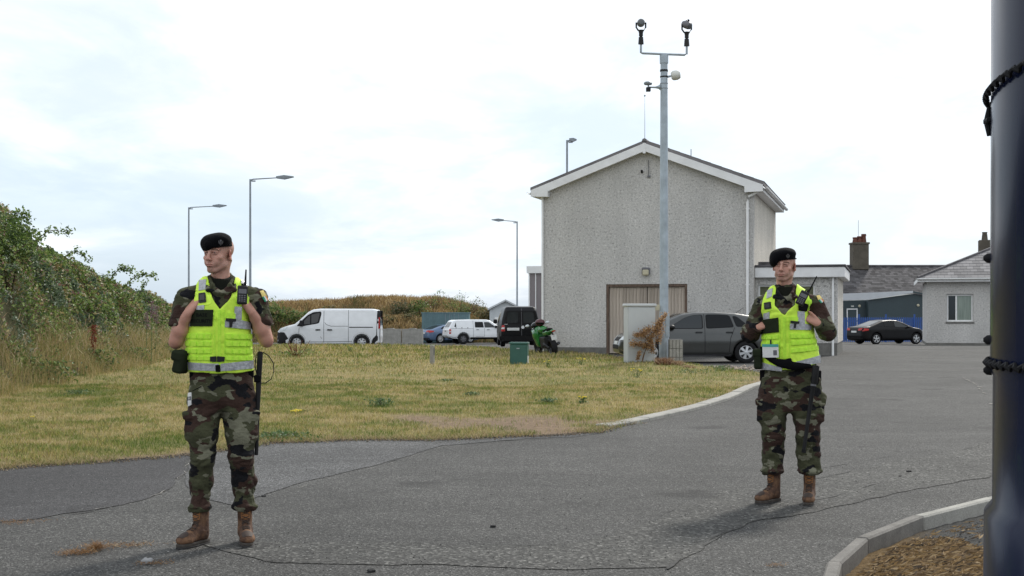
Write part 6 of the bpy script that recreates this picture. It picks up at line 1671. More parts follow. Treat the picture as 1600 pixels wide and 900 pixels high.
    MB().tube([(3.35, 0.15, 1.41), (3.60, 0.15, 1.60)], [0.010, 0.005], 6).build('aerial', M['black_plastic'], b, True)
    # seats seen through the side glass are left dark behind the tint
    return car
hatchback()

# ---------------------------------------------------------------- white panel van
def white_van():
    L, W = 5.0, 1.92; Y0 = 66.2
    car = empty('panel_van', (atx(431, Y0), Y0 + 0.9, -0.28), R(1.5)); tag(car, 'white panel van with black bumpers parked in profile at the left end of the row', 'van')
    k = L / 162.0
    def q(X, Yz): return ((X / 6.154 + 400 - 431) * k, (535.5 - (430 + Yz / 6.157)) * 0.0312 * 1.0)
    prof = [(0.03, 0.28), (0.0, 0.60), (0.03, 0.86), (0.18, 1.02), (0.55, 1.14), (0.88, 1.22), (1.15, 1.45), (1.52, 1.80), (1.74, 1.92), (2.1, 1.965), (4.6, 1.955), (4.86, 1.90), (4.97, 1.40), (5.0, 0.62), (4.98, 0.30), (4.7, 0.24), (0.3, 0.24)]
    S, b = car_body('body', car, prof, W, 0.028, M['paint_white'], [(0.98, 0.34), (4.10, 0.34)], 0.06,
                    [(0.0, 0.03), (0.4, 0.0), (1.0, 0.0), (1.25, 0.02), (1.9, 0.14), (2.0, 0.18)], [(0, 0.30), (0.25, 0.12), (0.8, 0.0), (4.9, 0.0), (5.0, 0.05)], L, 0.05, 2.1)
    hm = both(S)
    for s in (-1, 1):
        H = hm[s]
        wn_ = [(0.98, 1.13), (1.12, 1.30), (1.50, 1.66), (1.78, 1.80), (2.14, 1.83), (2.16, 1.72), (2.06, 1.28), (1.98, 1.245), (1.20, 1.11)]
        fr = drape(H, round_poly(wn_, 0.05), 0.004, 'window_frame', M['black_rubber'], b, 0.1, 0.01)
        drape(H, round_poly([(1.22, 1.20), (1.36, 1.40), (1.56, 1.62), (1.62, 1.64), (1.62, 1.22)], 0.04), 0.009, 'pane', M['glass'], fr, 0.1, 0.008)
        drape(H, round_poly([(1.68, 1.23), (1.68, 1.68), (2.06, 1.76), (2.08, 1.70), (1.99, 1.31)], 0.04), 0.009, 'pane', M['glass'], fr, 0.1, 0.008)
        for pts in ([(2.28, 1.86), (2.28, 0.33)], [(3.46, 1.90), (3.46, 0.33)], [(1.10, 1.06), (1.08, 0.75)], [(2.32, 1.30), (2.40, 1.20), (2.62, 1.12), (3.44, 1.12)], [(2.12, 0.62), (2.18, 0.52)]): seam(None, pts, 0.022, H, b, mat=M['grey_plastic'])
        for pts in ([(2.34, 1.82), (3.40, 1.82)], [(3.52, 1.84), (4.74, 1.82), (4.74, 1.25)], [(1.15, 0.70), (1.5, 0.60), (3.4, 0.58)]): seam(None, pts, 0.02, H, b, mat=M['fascia'])
        drape(H, [(3.50, 1.045), (4.64, 1.045), (4.64, 1.09), (3.50, 1.09)], 0.006, 'slide_rail', M['black_plastic'], b, 0.2, 0.012)
        for x0 in (1.88, 2.44): drape(H, round_poly([(x0, 0.92), (x0 + 0.24, 0.92), (x0 + 0.24, 0.975), (x0, 0.975)], 0.02), 0.03, 'door_handle', M['black_plastic'], b, 0.2, 0.035)
        drape(H, round_poly([(1.42, 0.25), (3.64, 0.25), (3.64, 0.40), (1.42, 0.37)], 0.02), 0.008, 'sill', M['black_plastic'], b, 0.2, 0.012)
        drape(H, round_poly([(4.53, 0.26), (4.99, 0.28), (5.0, 1.86), (4.84, 1.88), (4.80, 0.70), (4.62, 0.50)], 0.03), 0.008, 'rear_corner', M['black_plastic'], b, 0.12, 0.012)
        drape(H, round_poly([(0.02, 0.28), (0.60, 0.28), (0.56, 0.55), (0.38, 0.82), (0.03, 0.84)], 0.03), 0.008, 'front_bumper_side', M['black_plastic'], b, 0.12, 0.012)
        drape(H, round_poly([(0.08, 0.86), (0.20, 1.00), (0.58, 1.12), (0.40, 0.92), (0.12, 0.80)], 0.03), 0.012, 'headlamp', M['lamp_lens'], b, 0.08, 0.012)
        drape(H, round_poly([(4.90, 1.0), (4.985, 1.0), (4.97, 1.55), (4.90, 1.60)], 0.02), 0.014, 'tail_lamp', M['red_lens'], b, 0.08, 0.012)
        mb = SDF((0.9, -1.3, 1.0), (1.6, 1.3, 1.6), 0.02); mb.box((1.22, s * (W / 2 + 0.10), 1.26), (0.09, 0.09, 0.15), 0.05); V, Q = mb.quads(); mesh_np('door_mirror', V, Q, M['black_plastic'], b, True)
        # arch rims
        for wx in (0.98, 4.10):
            out = [(wx + 0.40 * math.cos(a), 0.34 + 0.40 * math.sin(a)) for a in np.linspace(-0.2, math.pi + 0.2, 20)] ; outer = [(wx + 0.47 * math.cos(a), 0.34 + 0.47 * math.sin(a)) for a in np.linspace(math.pi + 0.2, -0.2, 20)]
            drape(H, out + outer, 0.006, 'wheel_arch', M['black_plastic'], b, 0.1, 0.03)
    ht = S.hmap(2, 1); drape(ht, round_poly([(0.92, -0.76), (1.66, -0.68), (1.72, 0), (1.66, 0.68), (0.92, 0.76), (0.84, 0)], 0.08), 0.006, 'windscreen', M['glass'], b, 0.15, 0.012)
    hf = S.hmap(0, -1); drape(hf, round_poly([(-0.8, 0.30), (0.8, 0.30), (0.8, 0.80), (-0.8, 0.80)], 0.05), 0.008, 'front_bumper', M['black_plastic'], b, 0.15, 0.012)
    hr = S.hmap(0, 1)
    for s in (-1, 1): drape(hr, round_poly([(s * 0.08, 1.15), (s * 0.72, 1.15), (s * 0.68, 1.75), (s * 0.08, 1.75)], 0.05), 0.006, 'rear_window', M['glass_dark'], b, 0.15, 0.012)
    for x in (0.98, 4.10):
        for s in (-1, 1): wheel(car, x, s * (W / 2 - 0.04), 0.34, 0.22, (1 if s < 0 else -1), M['alloy'], 7, hub=0.6)
white_van()

# ---------------------------------------------------------------- black small van seen from behind
def black_van():
    L, W, H_ = 4.4, 1.79, 1.82; Y0 = 61.5
    car = empty('small_van', (atx(813.5, Y0), Y0, -0.05), R(90 + 3.5)); tag(car, 'small black van seen from behind beside the motorcycle', 'van')
    # local x: 0 at the tail, running forwards (away)
    prof = [(0.05, 0.26), (0.0, 0.50), (0.0, 0.80), (0.06, 1.0), (0.16, 1.62), (0.30, 1.79), (0.8, 1.83), (2.6, 1.80), (2.95, 1.70), (3.5, 1.16), (4.25, 0.95), (4.4, 0.6), (4.35, 0.3), (0.4, 0.22)]
    S, b = car_body('body', car, prof, W, 0.024, M['paint_black'], [(0.75, 0.31), (3.45, 0.31)], 0.05,
                    [(0.0, 0.03), (0.4, 0.0), (0.95, 0.01), (1.2, 0.05), (1.65, 0.17), (1.83, 0.24)], [(0, 0.02), (0.3, 0.0), (3.6, 0.0), (4.2, 0.12), (4.4, 0.25)], L, 0.06, 1.95)
    hr = S.hmap(0, -1)
    def R_(pts, off, nm, mt, par=b, r=0.03): return drape(hr, round_poly(pts, r) if r else pts, off, nm, mt, par, 0.08, 0.01)
    # seen from the tail the picture's left is +y in the car's frame
    for sgn, (a, c) in ((1, (0.09, 0.66)), (-1, (-0.66, -0.09))):
        fr = R_([(a, 1.04), (c, 1.04), (c - 0.06 * (sgn > 0) , 1.58), (a + 0.06 * (sgn < 0), 1.58)], 0.004, 'window_frame', M['black_rubber'], r=0.08)
        R_([(a + 0.03, 1.07), (c - 0.03, 1.07), (c - 0.03 - 0.05 * (sgn > 0), 1.55), (a + 0.03 + 0.05 * (sgn < 0), 1.55)], 0.009, 'pane', M['glass'], fr, 0.07)
    R_([(-0.004 - 0.05, 0.45), (0.012 - 0.05, 0.45), (0.012 - 0.05, 1.72), (-0.004 - 0.05, 1.72)], 0.003, 'door_gap', M['grey_plastic'], r=0)
    R_([(0.06, 0.735), (0.60, 0.735), (0.60, 0.855), (0.06, 0.855)], 0.012, 'number_plate', M['plate'], r=0.01)
    R_([(-0.86, 0.24), (0.86, 0.24), (0.87, 0.50), (-0.87, 0.50)], 0.05, 'bumper', M['black_plastic'], r=0.05)
    for s in (-1, 1):
        R_([(s * 0.70, 0.70), (s * 0.865, 0.70), (s * 0.83, 0.98), (s * 0.72, 0.98)], 0.012, 'tail_lamp', M['red_lens'])
        R_([(s * 0.72, 0.80), (s * 0.855, 0.80), (s * 0.845, 0.87), (s * 0.72, 0.87)], 0.018, 'indicator', M['patch_white'])
    R_([(0.58, 1.005), (0.72, 1.005), (0.72, 1.022), (0.58, 1.022)], 0.006, 'badge', M['alloy'], r=0)
    R_([(-0.72, 1.010), (-0.56, 1.010), (-0.56, 1.025), (-0.72, 1.025)], 0.006, 'badge', M['alloy'], r=0)
    R_([(-0.10 + 0.07 * math.cos(t_), 0.88 + 0.07 * math.sin(t_)) for t_ in np.linspace(0, 6.28, 15)[:-1]], 0.010, 'emblem', M['alloy'], r=0)
    hm = both(S)
    for s in (-1, 1):
        H = hm[s]
        drape(H, round_poly([(2.1, 1.10), (3.35, 1.10), (2.95, 1.50), (2.1, 1.60)], 0.06), 0.006, 'side_window', M['glass_dark'], b, 0.12, 0.012)
        mb = SDF((2.8, -1.2, 0.95), (3.3, 1.2, 1.35), 0.02); mb.box((3.05, s * (W / 2 + 0.09), 1.13), (0.07, 0.09, 0.10), 0.04); V, Q = mb.quads(); mesh_np('door_mirror', V, Q, M['black_plastic'], b, True)
    for x in (0.75, 3.45):
        for s in (-1, 1): wheel(car, x, s * (W / 2 - 0.04), 0.31, 0.2, (1 if s < 0 else -1), M['grey_plastic'], steel=True)
black_van()

# ---------------------------------------------------------------- white pickup
def pickup():
    L, W = 5.2, 1.86; Y0 = 99.0
    car = empty('pickup_truck', (atx(695.5, Y0), Y0, -0.72), R(17)); tag(car, 'white double cab pickup truck with a white canopy, parked left of the black van', 'pickup truck')
    # local x from tail to nose
    prof = [(0.05, 0.55), (0.0, 0.66), (0.03, 1.05), (0.30, 1.50), (0.42, 1.68), (0.62, 1.745), (1.8, 1.77), (2.9, 1.765), (3.15, 1.70), (3.78, 1.27), (4.1, 1.16), (5.0, 1.06), (5.18, 0.9), (5.2, 0.55), (5.1, 0.42), (4.7, 0.42), (0.4, 0.46)]
    S, b = car_body('body', car, prof, W, 0.026, M['paint_white'], [(1.12, 0.39), (4.25, 0.39)], 0.07,
                    [(0.4, 0.02), (0.7, 0.0), (1.1, 0.02), (1.3, 0.07), (1.75, 0.20)], [(0, 0.04), (0.2, 0.0), (4.6, 0.0), (5.2, 0.2)], L, 0.05, 1.9)
    hm = both(S)
    for s in (-1, 1):
        H = hm[s]
        for nm, w_, g in (('pane', [(1.98, 1.20), (2.00, 1.60), (2.60, 1.60), (2.64, 1.19)], 'glass_dark'), ('pane', [(2.72, 1.19), (2.69, 1.59), (3.05, 1.58), (3.58, 1.20)], 'glass'), ('pane', [(0.45, 1.24), (0.58, 1.58), (0.60, 1.24)], 'glass_dark')):
            fr = drape(H, round_poly(w_, 0.05), 0.004, 'window_frame', M['black_rubber'], b, 0.1, 0.01); c = np.mean(w_, 0)
            drape(H, round_poly([tuple(c + (np.array(p) - c) * 0.92) for p in w_], 0.05), 0.009, nm, M[g], fr, 0.1, 0.008)
        for pts in ([(1.86, 1.70), (1.86, 0.50)], [(2.68, 1.62), (2.68, 0.55), (2.05, 0.55)], [(3.62, 1.2), (3.6, 0.6)], [(0.15, 1.13), (1.85, 1.13)]): seam(None, pts, 0.018, H, b, mat=M['grey_plastic'])
        for x0 in (2.08, 2.86): drape(H, round_poly([(x0, 1.02), (x0 + 0.20, 1.02), (x0 + 0.20, 1.06), (x0, 1.06)], 0.015), 0.03, 'door_handle', M['grey_plastic'], b, 0.2, 0.035)
        for x0 in (0.55, 0.98, 1.42): drape(H, [(x0, 1.15), (x0 + 0.06, 1.15), (x0 + 0.06, 1.21), (x0, 1.21)], 0.012, 'canopy_clamp', M['grey_plastic'], b, 0.2, 0.02)
        drape(H, round_poly([(0.06, 0.75), (0.20, 0.75), (0.22, 1.08), (0.08, 1.08)], 0.02), 0.012, 'tail_lamp', M['red_lens'], b, 0.08, 0.012)
        drape(H, round_poly([(0.09, 0.85), (0.17, 0.85), (0.18, 0.96), (0.10, 0.96)], 0.02), 0.017, 'reverse_lamp', M['patch_white'], b, 0.08, 0.012)
        drape(H, round_poly([(1.65, 0.44), (3.70, 0.44), (3.70, 0.50), (1.65, 0.50)], 0.01), 0.03, 'side_step', M['black_plastic'], b, 0.2, 0.03)
        for wx in (1.12, 4.25):
            out = [(wx + 0.45 * math.cos(a), 0.39 + 0.45 * math.sin(a)) for a in np.linspace(0.0, math.pi, 20)] ; outer = [(wx + 0.52 * math.cos(a), 0.39 + 0.52 * math.sin(a)) for a in np.linspace(math.pi, 0.0, 20)]
            drape(H, out + outer, 0.012, 'wheel_arch', M['black_plastic'] if False else M['paint_white'], b, 0.1, 0.03)
        mb = SDF((3.3, -1.3, 1.05), (3.8, 1.3, 1.45), 0.02); mb.box((3.52, s * (W / 2 + 0.10), 1.24), (0.07, 0.09, 0.10), 0.04); V, Q = mb.quads(); mesh_np('door_mirror', V, Q, M['black_plastic'], b, True)
    hr = S.hmap(0, -1)
    drape(hr, round_poly([(-0.62, 1.20), (0.62, 1.20), (0.56, 1.58), (-0.56, 1.58)], 0.05), 0.006, 'rear_window', M['glass_dark'], b, 0.1, 0.012)
    drape(hr, round_poly([(-0.85, 0.46), (0.85, 0.46), (0.85, 0.66), (-0.85, 0.66)], 0.03), 0.06, 'bumper', M['paint_white'], b, 0.1, 0.03)
    drape(hr, [(-0.25, 0.50), (0.25, 0.50), (0.25, 0.61), (-0.25, 0.61)], 0.068, 'number_plate', M['plate'], b, 0.1, 0.03)
    drape(hr, round_poly([(-0.13, 0.90), (0.13, 0.90), (0.13, 0.97), (-0.13, 0.97)], 0.02), 0.012, 'tailgate_handle', M['grey_plastic'], b, 0.1, 0.012)
    seam(None, [(-0.70, 1.12), (0.70, 1.12)], 0.02, hr, b, mat=M['grey_plastic'])
    MB().box((0.4, -0.7, 0.36), (4.8, 0.7, 0.52)).build('chassis', M['black_rubber'], car)
    for x in (1.12, 4.25):
        for s in (-1, 1): wheel(car, x, s * (W / 2 - 0.03), 0.39, 0.26, (1 if s < 0 else -1), M['grey_plastic'], 6, hub=0.55)
pickup()

# ---------------------------------------------------------------- saloons / coupes by profile
def saloon(name, label, x_px, Y0, rz, L, W, paint, mirror_dir=1, roof_dark=True, hgt=1.46, glassm='glass_dark', fastback=False, spokes=5, cat='car'):
    car = empty(name, (atx(x_px, Y0), Y0, float(yard_z(np.array([atx(x_px, Y0)]), np.array([Y0]))[0])), rz); tag(car, label, cat)
    # x from tail (0) to nose
    if fastback: prof = [(0.05, 0.25), (0.0, 0.5), (0.02, 0.82), (0.10, 0.98), (0.45, 1.06), (1.05, hgt - 0.12), (1.6, hgt), (2.2, hgt - 0.005), (2.75, hgt - 0.12), (3.4, 1.0), (4.1, 0.88), (L - 0.08, 0.70), (L, 0.45), (L - 0.05, 0.22), (0.4, 0.20)]
    else: prof = [(0.05, 0.28), (0.0, 0.5), (0.02, 0.88), (0.09, 1.02), (0.60, 1.08), (1.05, 1.24), (1.55, hgt - 0.05), (2.1, hgt), (2.6, hgt - 0.03), (3.0, hgt - 0.16), (3.62, 1.02), (4.1, 0.94), (L - 0.12, 0.74), (L, 0.50), (L - 0.05, 0.25), (0.4, 0.20)]
    wx = (0.98, L - 0.92)
    S, b = car_body('body', car, prof, W, 0.026, paint, [(wx[0], 0.33), (wx[1], 0.33)], 0.05,
                    [(0.0, 0.04), (0.4, 0.0), (0.9, 0.01), (1.1, 0.09), (1.45, 0.26)], [(0, 0.14), (0.3, 0.02), (0.6, 0.0), (L - 0.6, 0.0), (L, 0.28)], L, 0.06, 1.62)
    hm = both(S)
    if fastback: wins = [[(1.02, 1.06), (1.25, 1.24), (1.78, hgt - 0.10), (1.98, hgt - 0.09), (1.98, 1.0)], [(2.05, 1.0), (2.05, hgt - 0.09), (2.55, hgt - 0.15), (3.12, 1.0)]]
    else: wins = [[(1.00, 1.09), (1.32, 1.25), (1.52, 1.30), (1.48, 1.06)], [(1.54, 1.05), (1.58, 1.31), (1.85, hgt - 0.09), (2.22, hgt - 0.09), (2.22, 1.03)], [(2.29, 1.03), (2.29, hgt - 0.09), (2.62, hgt - 0.12), (3.28, 1.01)]]
    for s in (-1, 1):
        H = hm[s]
        for i, w_ in enumerate(wins):
            fr = drape(H, round_poly(w_, 0.05), 0.003, 'window_frame', M['black_rubber'], b, 0.1, 0.01); c = np.mean(w_, 0)
            drape(H, round_poly([tuple(c + (np.array(p) - c) * 0.94) for p in w_], 0.05), 0.008, 'pane', M['glass'] if i == len(wins) - 1 else M[glassm], fr, 0.1, 0.008)
        xd = [1.5, 2.25, 3.30] if not fastback else [2.01, 3.2]
        for a in xd: seam(None, [(a, 1.0), (a - 0.02, 0.6), (a, 0.28)], 0.012, H, b)
        for a in ([1.66, 2.42] if not fastback else [2.1]): drape(H, round_poly([(a - 0.02, 0.86), (a + 0.18, 0.86), (a + 0.18, 0.90), (a - 0.02, 0.90)], 0.012), 0.025, 'door_handle', paint, b, 0.1, 0.03)
        drape(H, round_poly([(0.05, 0.78), (0.42, 0.84), (0.44, 0.93), (0.07, 0.97)], 0.03), 0.008, 'tail_lamp', M['red_lens'], b, 0.08, 0.012)
        drape(H, round_poly([(L - 0.55, 0.80), (L - 0.14, 0.64), (L - 0.12, 0.70), (L - 0.30, 0.80)], 0.02), 0.008, 'headlamp', M['lamp_lens'], b, 0.08, 0.012)
        mb = SDF((3.0, -1.3, 0.85), (3.5, 1.3, 1.2), 0.02); mb.ell((3.18, s * (W / 2 + 0.06), 1.03), (0.08, 0.10, 0.07)); V, Q = mb.quads(); mesh_np('door_mirror', V, Q, M['black_plastic'] if s else paint, b, True)
    ht = S.hmap(2, 1)
    ws = [(2.78, -0.52), (3.44, -0.62), (3.54, 0), (3.44, 0.62), (2.78, 0.52), (2.84, 0)]
    drape(ht, round_poly(ws, 0.08), 0.006, 'windscreen', M['glass'], b, 0.12, 0.012)
    rwn = [(0.62, -0.55), (1.46, -0.48), (1.46, 0.48), (0.62, 0.55)] if not fastback else [(0.42, -0.55), (1.36, -0.48), (1.36, 0.48), (0.42, 0.55)]
    drape(ht, round_poly(rwn, 0.08), 0.006, 'rear_window', M['glass'], b, 0.12, 0.012)
    hr = S.hmap(0, -1)
    drape(hr, [(-0.26, 0.70), (0.26, 0.70), (0.26, 0.81), (-0.26, 0.81)], 0.012, 'number_plate', M['plate'], b, 0.1, 0.012)
    for s in (-1, 1): drape(hr, round_poly([(s * 0.40, 0.82), (s * 0.74, 0.84), (s * 0.74, 0.97), (s * 0.44, 0.95)], 0.03), 0.010, 'tail_lamp', M['red_lens'], b, 0.08, 0.012)
    drape(hr, round_poly([(-0.80, 0.26), (0.80, 0.26), (0.80, 0.40), (-0.80, 0.40)], 0.03), 0.012, 'rear_valance', M['black_plastic'], b, 0.12, 0.012)
    for x in wx:
        for s in (-1, 1): wheel(car, x, s * (W / 2 - 0.03), 0.33, 0.22, (1 if s < 0 else -1), M['alloy'], spokes, hub=0.68)
    return car
saloon('saloon_car', 'black saloon car parked in front of the blue fence', 1334, 82.0, R(21), 4.75, 1.85, M['paint_black'], spokes=5, hgt=1.46)
saloon('coupe_car', 'metallic blue car with sloping tail, half hidden behind the white pickup', 661, 102.0, R(33), 4.5, 1.82, M['paint_blue'], hgt=1.38, fastback=True, spokes=10)

# ---------------------------------------------------------------- green motorcycle
def motorcycle():
    Y0 = 46.8; b = empty('motorcycle', (atx(865, Y0), Y0, 0), R(0)); b.scale = (0.95, 0.95, 0.95); tag(b, 'green sports motorcycle leaning on its stand against the house wall', 'motorcycle')
    # built along +x forwards, then turned away and to the left, leaning to the left
    Mz = Matrix.Rotation(R(110), 4, 'Z') @ Matrix.Rotation(R(-10), 4, 'X')
    e = empty('motorcycle', (0, 0, 0)); bpy.data.objects.remove(e)
    def sdf_part(build, name, mat, parent=b, lo=(-0.6, -0.5, 0), hi=(1.9, 0.5, 1.35), h=0.016):
        S = SDF(lo, hi, h); build(S); V, Q = S.quads(); V = V @ np.array(Mz.to_3x3()).T
        return mesh_np(name, V, Q, mat, parent, True)
    def T(m, name, mat, parent=b, sm=True):
        m.v = [tuple(Mz @ Vector(v)) for v in m.v]; return m.build(name, mat, parent, sm)
    for x, r, w in ((0.0, 0.31, 0.10), (1.40, 0.30, 0.065)):
        Mx = Matrix.Translation((x, 0, r)) @ Matrix.Rotation(R(90), 4, 'X')
        wl = T(MB().lathe([(r * 0.72, -w * 0.8), (r * 0.88, -w), (r * 0.97, -w * 0.6), (r, 0), (r * 0.97, w * 0.6), (r * 0.88, w), (r * 0.72, w * 0.8), (r * 0.72, -w * 0.8)], 36, Mx), 'tyre', M['black_rubber'])
        T(MB().lathe([(r * 0.72, -w * 0.75), (r * 0.64, -w * 0.5), (r * 0.64, w * 0.5), (r * 0.72, w * 0.75)], 36, Mx), 'rim', M['black_gloss'], wl)
        for k in range(5):
            a = k * 2 * math.pi / 5; T(MB().tube([Vector((x, 0, r)), Vector((x + r * 0.66 * math.cos(a), 0, r + r * 0.66 * math.sin(a)))], [0.03, 0.016], 6), 'spoke', M['black_gloss'], wl)
    sdf_part(lambda S: (S.cone((-0.30, 0, 0.90), (0.15, 0, 0.86), 0.05, 0.10, 0.03, u=np.array([0, 0, 1.0]), su=1.3), S.cone((0.1, 0, 0.84), (0.42, 0, 0.82), 0.11, 0.12, 0.05), S.ell((-0.26, 0, 0.90), (0.12, 0.09, 0.05), 0.03)), 'tail_fairing', M['paint_green'])
    sdf_part(lambda S: S.ell((0.66, 0, 0.93), (0.28, 0.16, 0.15)), 'fuel_tank', M['paint_green'])
    sdf_part(lambda S: (S.ell((1.10, 0, 0.75), (0.32, 0.24, 0.30)), S.cone((0.85, 0, 0.45), (1.15, 0, 0.42), 0.19, 0.15, 0.15), S.ell((1.38, 0, 0.88), (0.20, 0.17, 0.14), 0.08), S.box((0.55, 0, 0.5), (0.32, 0.3, 0.42), 0.05, 0.05, 'sub')), 'side_fairing', M['paint_green'])
    sdf_part(lambda S: (S.ell((0.05, 0, 0.955), (0.26, 0.12, 0.05)), S.ell((0.36, 0, 0.90), (0.15, 0.13, 0.05), 0.03)), 'seat', M['black_cloth'])
    sdf_part(lambda S: (S.box((0.55, 0, 0.48), (0.28, 0.14, 0.22), 0.06), S.cone((0.0, 0.12, 0.31), (0.45, 0.12, 0.42), 0.035, 0.05, 0.03), S.cone((0.0, -0.12, 0.31), (0.45, -0.12, 0.42), 0.035, 0.05, 0.03)), 'engine', M['black_plastic'])
    T(MB().tube([(0.50, -0.16, 0.30), (0.2, -0.20, 0.34), (-0.12, -0.23, 0.42)], [0.03, 0.055, 0.06], 12), 'exhaust', M['black_gloss'])
    T(MB().tube([(1.40, 0.09, 0.30), (1.12, 0.10, 0.98)], 0.026, 8), 'fork', M['black_plastic']); T(MB().tube([(1.40, -0.09, 0.30), (1.12, -0.10, 0.98)], 0.026, 8), 'fork', M['black_plastic'])
    T(MB().tube([(0.98, -0.33, 0.97), (1.12, -0.1, 1.0), (1.12, 0.1, 1.0), (0.98, 0.33, 0.97)], 0.018, 8), 'handlebar', M['black_plastic'])
    sdf_part(lambda S: (S.ell((1.30, 0, 1.08), (0.20, 0.17, 0.13)), S.box((1.3, 0, 0.96), (0.3, 0.3, 0.06), 0.02, 0.02, 'sub')), 'windscreen', M['glass_dark'])
    T(MB().box((-0.34, -0.10, 0.58), (-0.325, 0.10, 0.76)), 'number_plate', M['plate'], sm=False)
    T(MB().tube([(-0.20, 0, 0.84), (-0.33, 0, 0.70)], 0.03, 8), 'plate_bracket', M['black_plastic'])
    T(MB().bbox((-0.40, -0.07, 0.88), (-0.36, 0.07, 0.915), 0.008), 'tail_lamp', M['red_lens'])
    for s in (-1, 1):
        T(MB().tube([(1.20, s * 0.12, 1.05), (1.12, s * 0.36, 1.13)], 0.012, 6), 'mirror_stalk', M['black_plastic'])
        sdf_part(lambda S: S.ell((1.10, s * 0.40, 1.14), (0.03, 0.085, 0.05)), 'mirror', M['lamp_lens'])
        T(MB().tube([(0.30, s * 0.12, 0.40), (0.26, s * 0.27, 0.38)], 0.016, 6), 'footrest', M['black_plastic'])
    T(MB().tube([(0.55, 0.12, 0.30), (0.62, 0.30, 0.05)], 0.014, 6), 'side_stand', M['black_plastic'])
    # dark maroon helmet resting on the tank: a thing of its own
    p = Mz @ Vector((0.72, 0.02, 1.14)); hl = empty('helmet', (b.location.x + p.x, b.location.y + p.y, p.z)); tag(hl, 'dark maroon helmet resting on the tank of the green motorcycle', 'helmet')
    S = SDF((-0.2, -0.2, -0.16), (0.2, 0.2, 0.2), 0.012); S.ell((0, 0, 0), (0.17, 0.14, 0.125)); V, Q = S.quads(); mesh_np('shell', V, Q, plain("maroon_shell", (0.07, 0.016, 0.022), 0.3, 0.2, 10), hl, True)
    drape(S.hmap(1, -1), round_poly([(-0.12, -0.06), (0.12, -0.06), (0.13, 0.0), (-0.13, 0.0)], 0.02), 0.004, 'visor', M['glass_dark'], hl, 0.03, 0.006)
motorcycle()
# =================================================================== PEOPLE
SKIN = np.array([0.50, 0.275, 0.21])
class Frame:
    """local frame of a person: -y faces the camera"""
    def __init__(s, px, Y):
        s.th0 = math.atan((px - 800) / FPX); s.D = Y / math.cos(s.th0); s.X = math.tan(s.th0) * Y; s.Y = Y
    def __call__(s, px, py, y=0.0):
        tn = (px - 800) / FPX
        Yw = (s.D + y) / (tn * math.sin(s.th0) + math.cos(s.th0))
        return np.array([Yw * (tn * math.cos(s.th0) - math.sin(s.th0)), y, HC + (HY - py) / FPX * Yw])
def rotz(a):
    c, s_ = math.cos(a), math.sin(a); return np.array([[c, -s_, 0], [s_, c, 0], [0, 0, 1]])
def nrm(v): v = np.array(v, dtype=float); return v / np.linalg.norm(v)

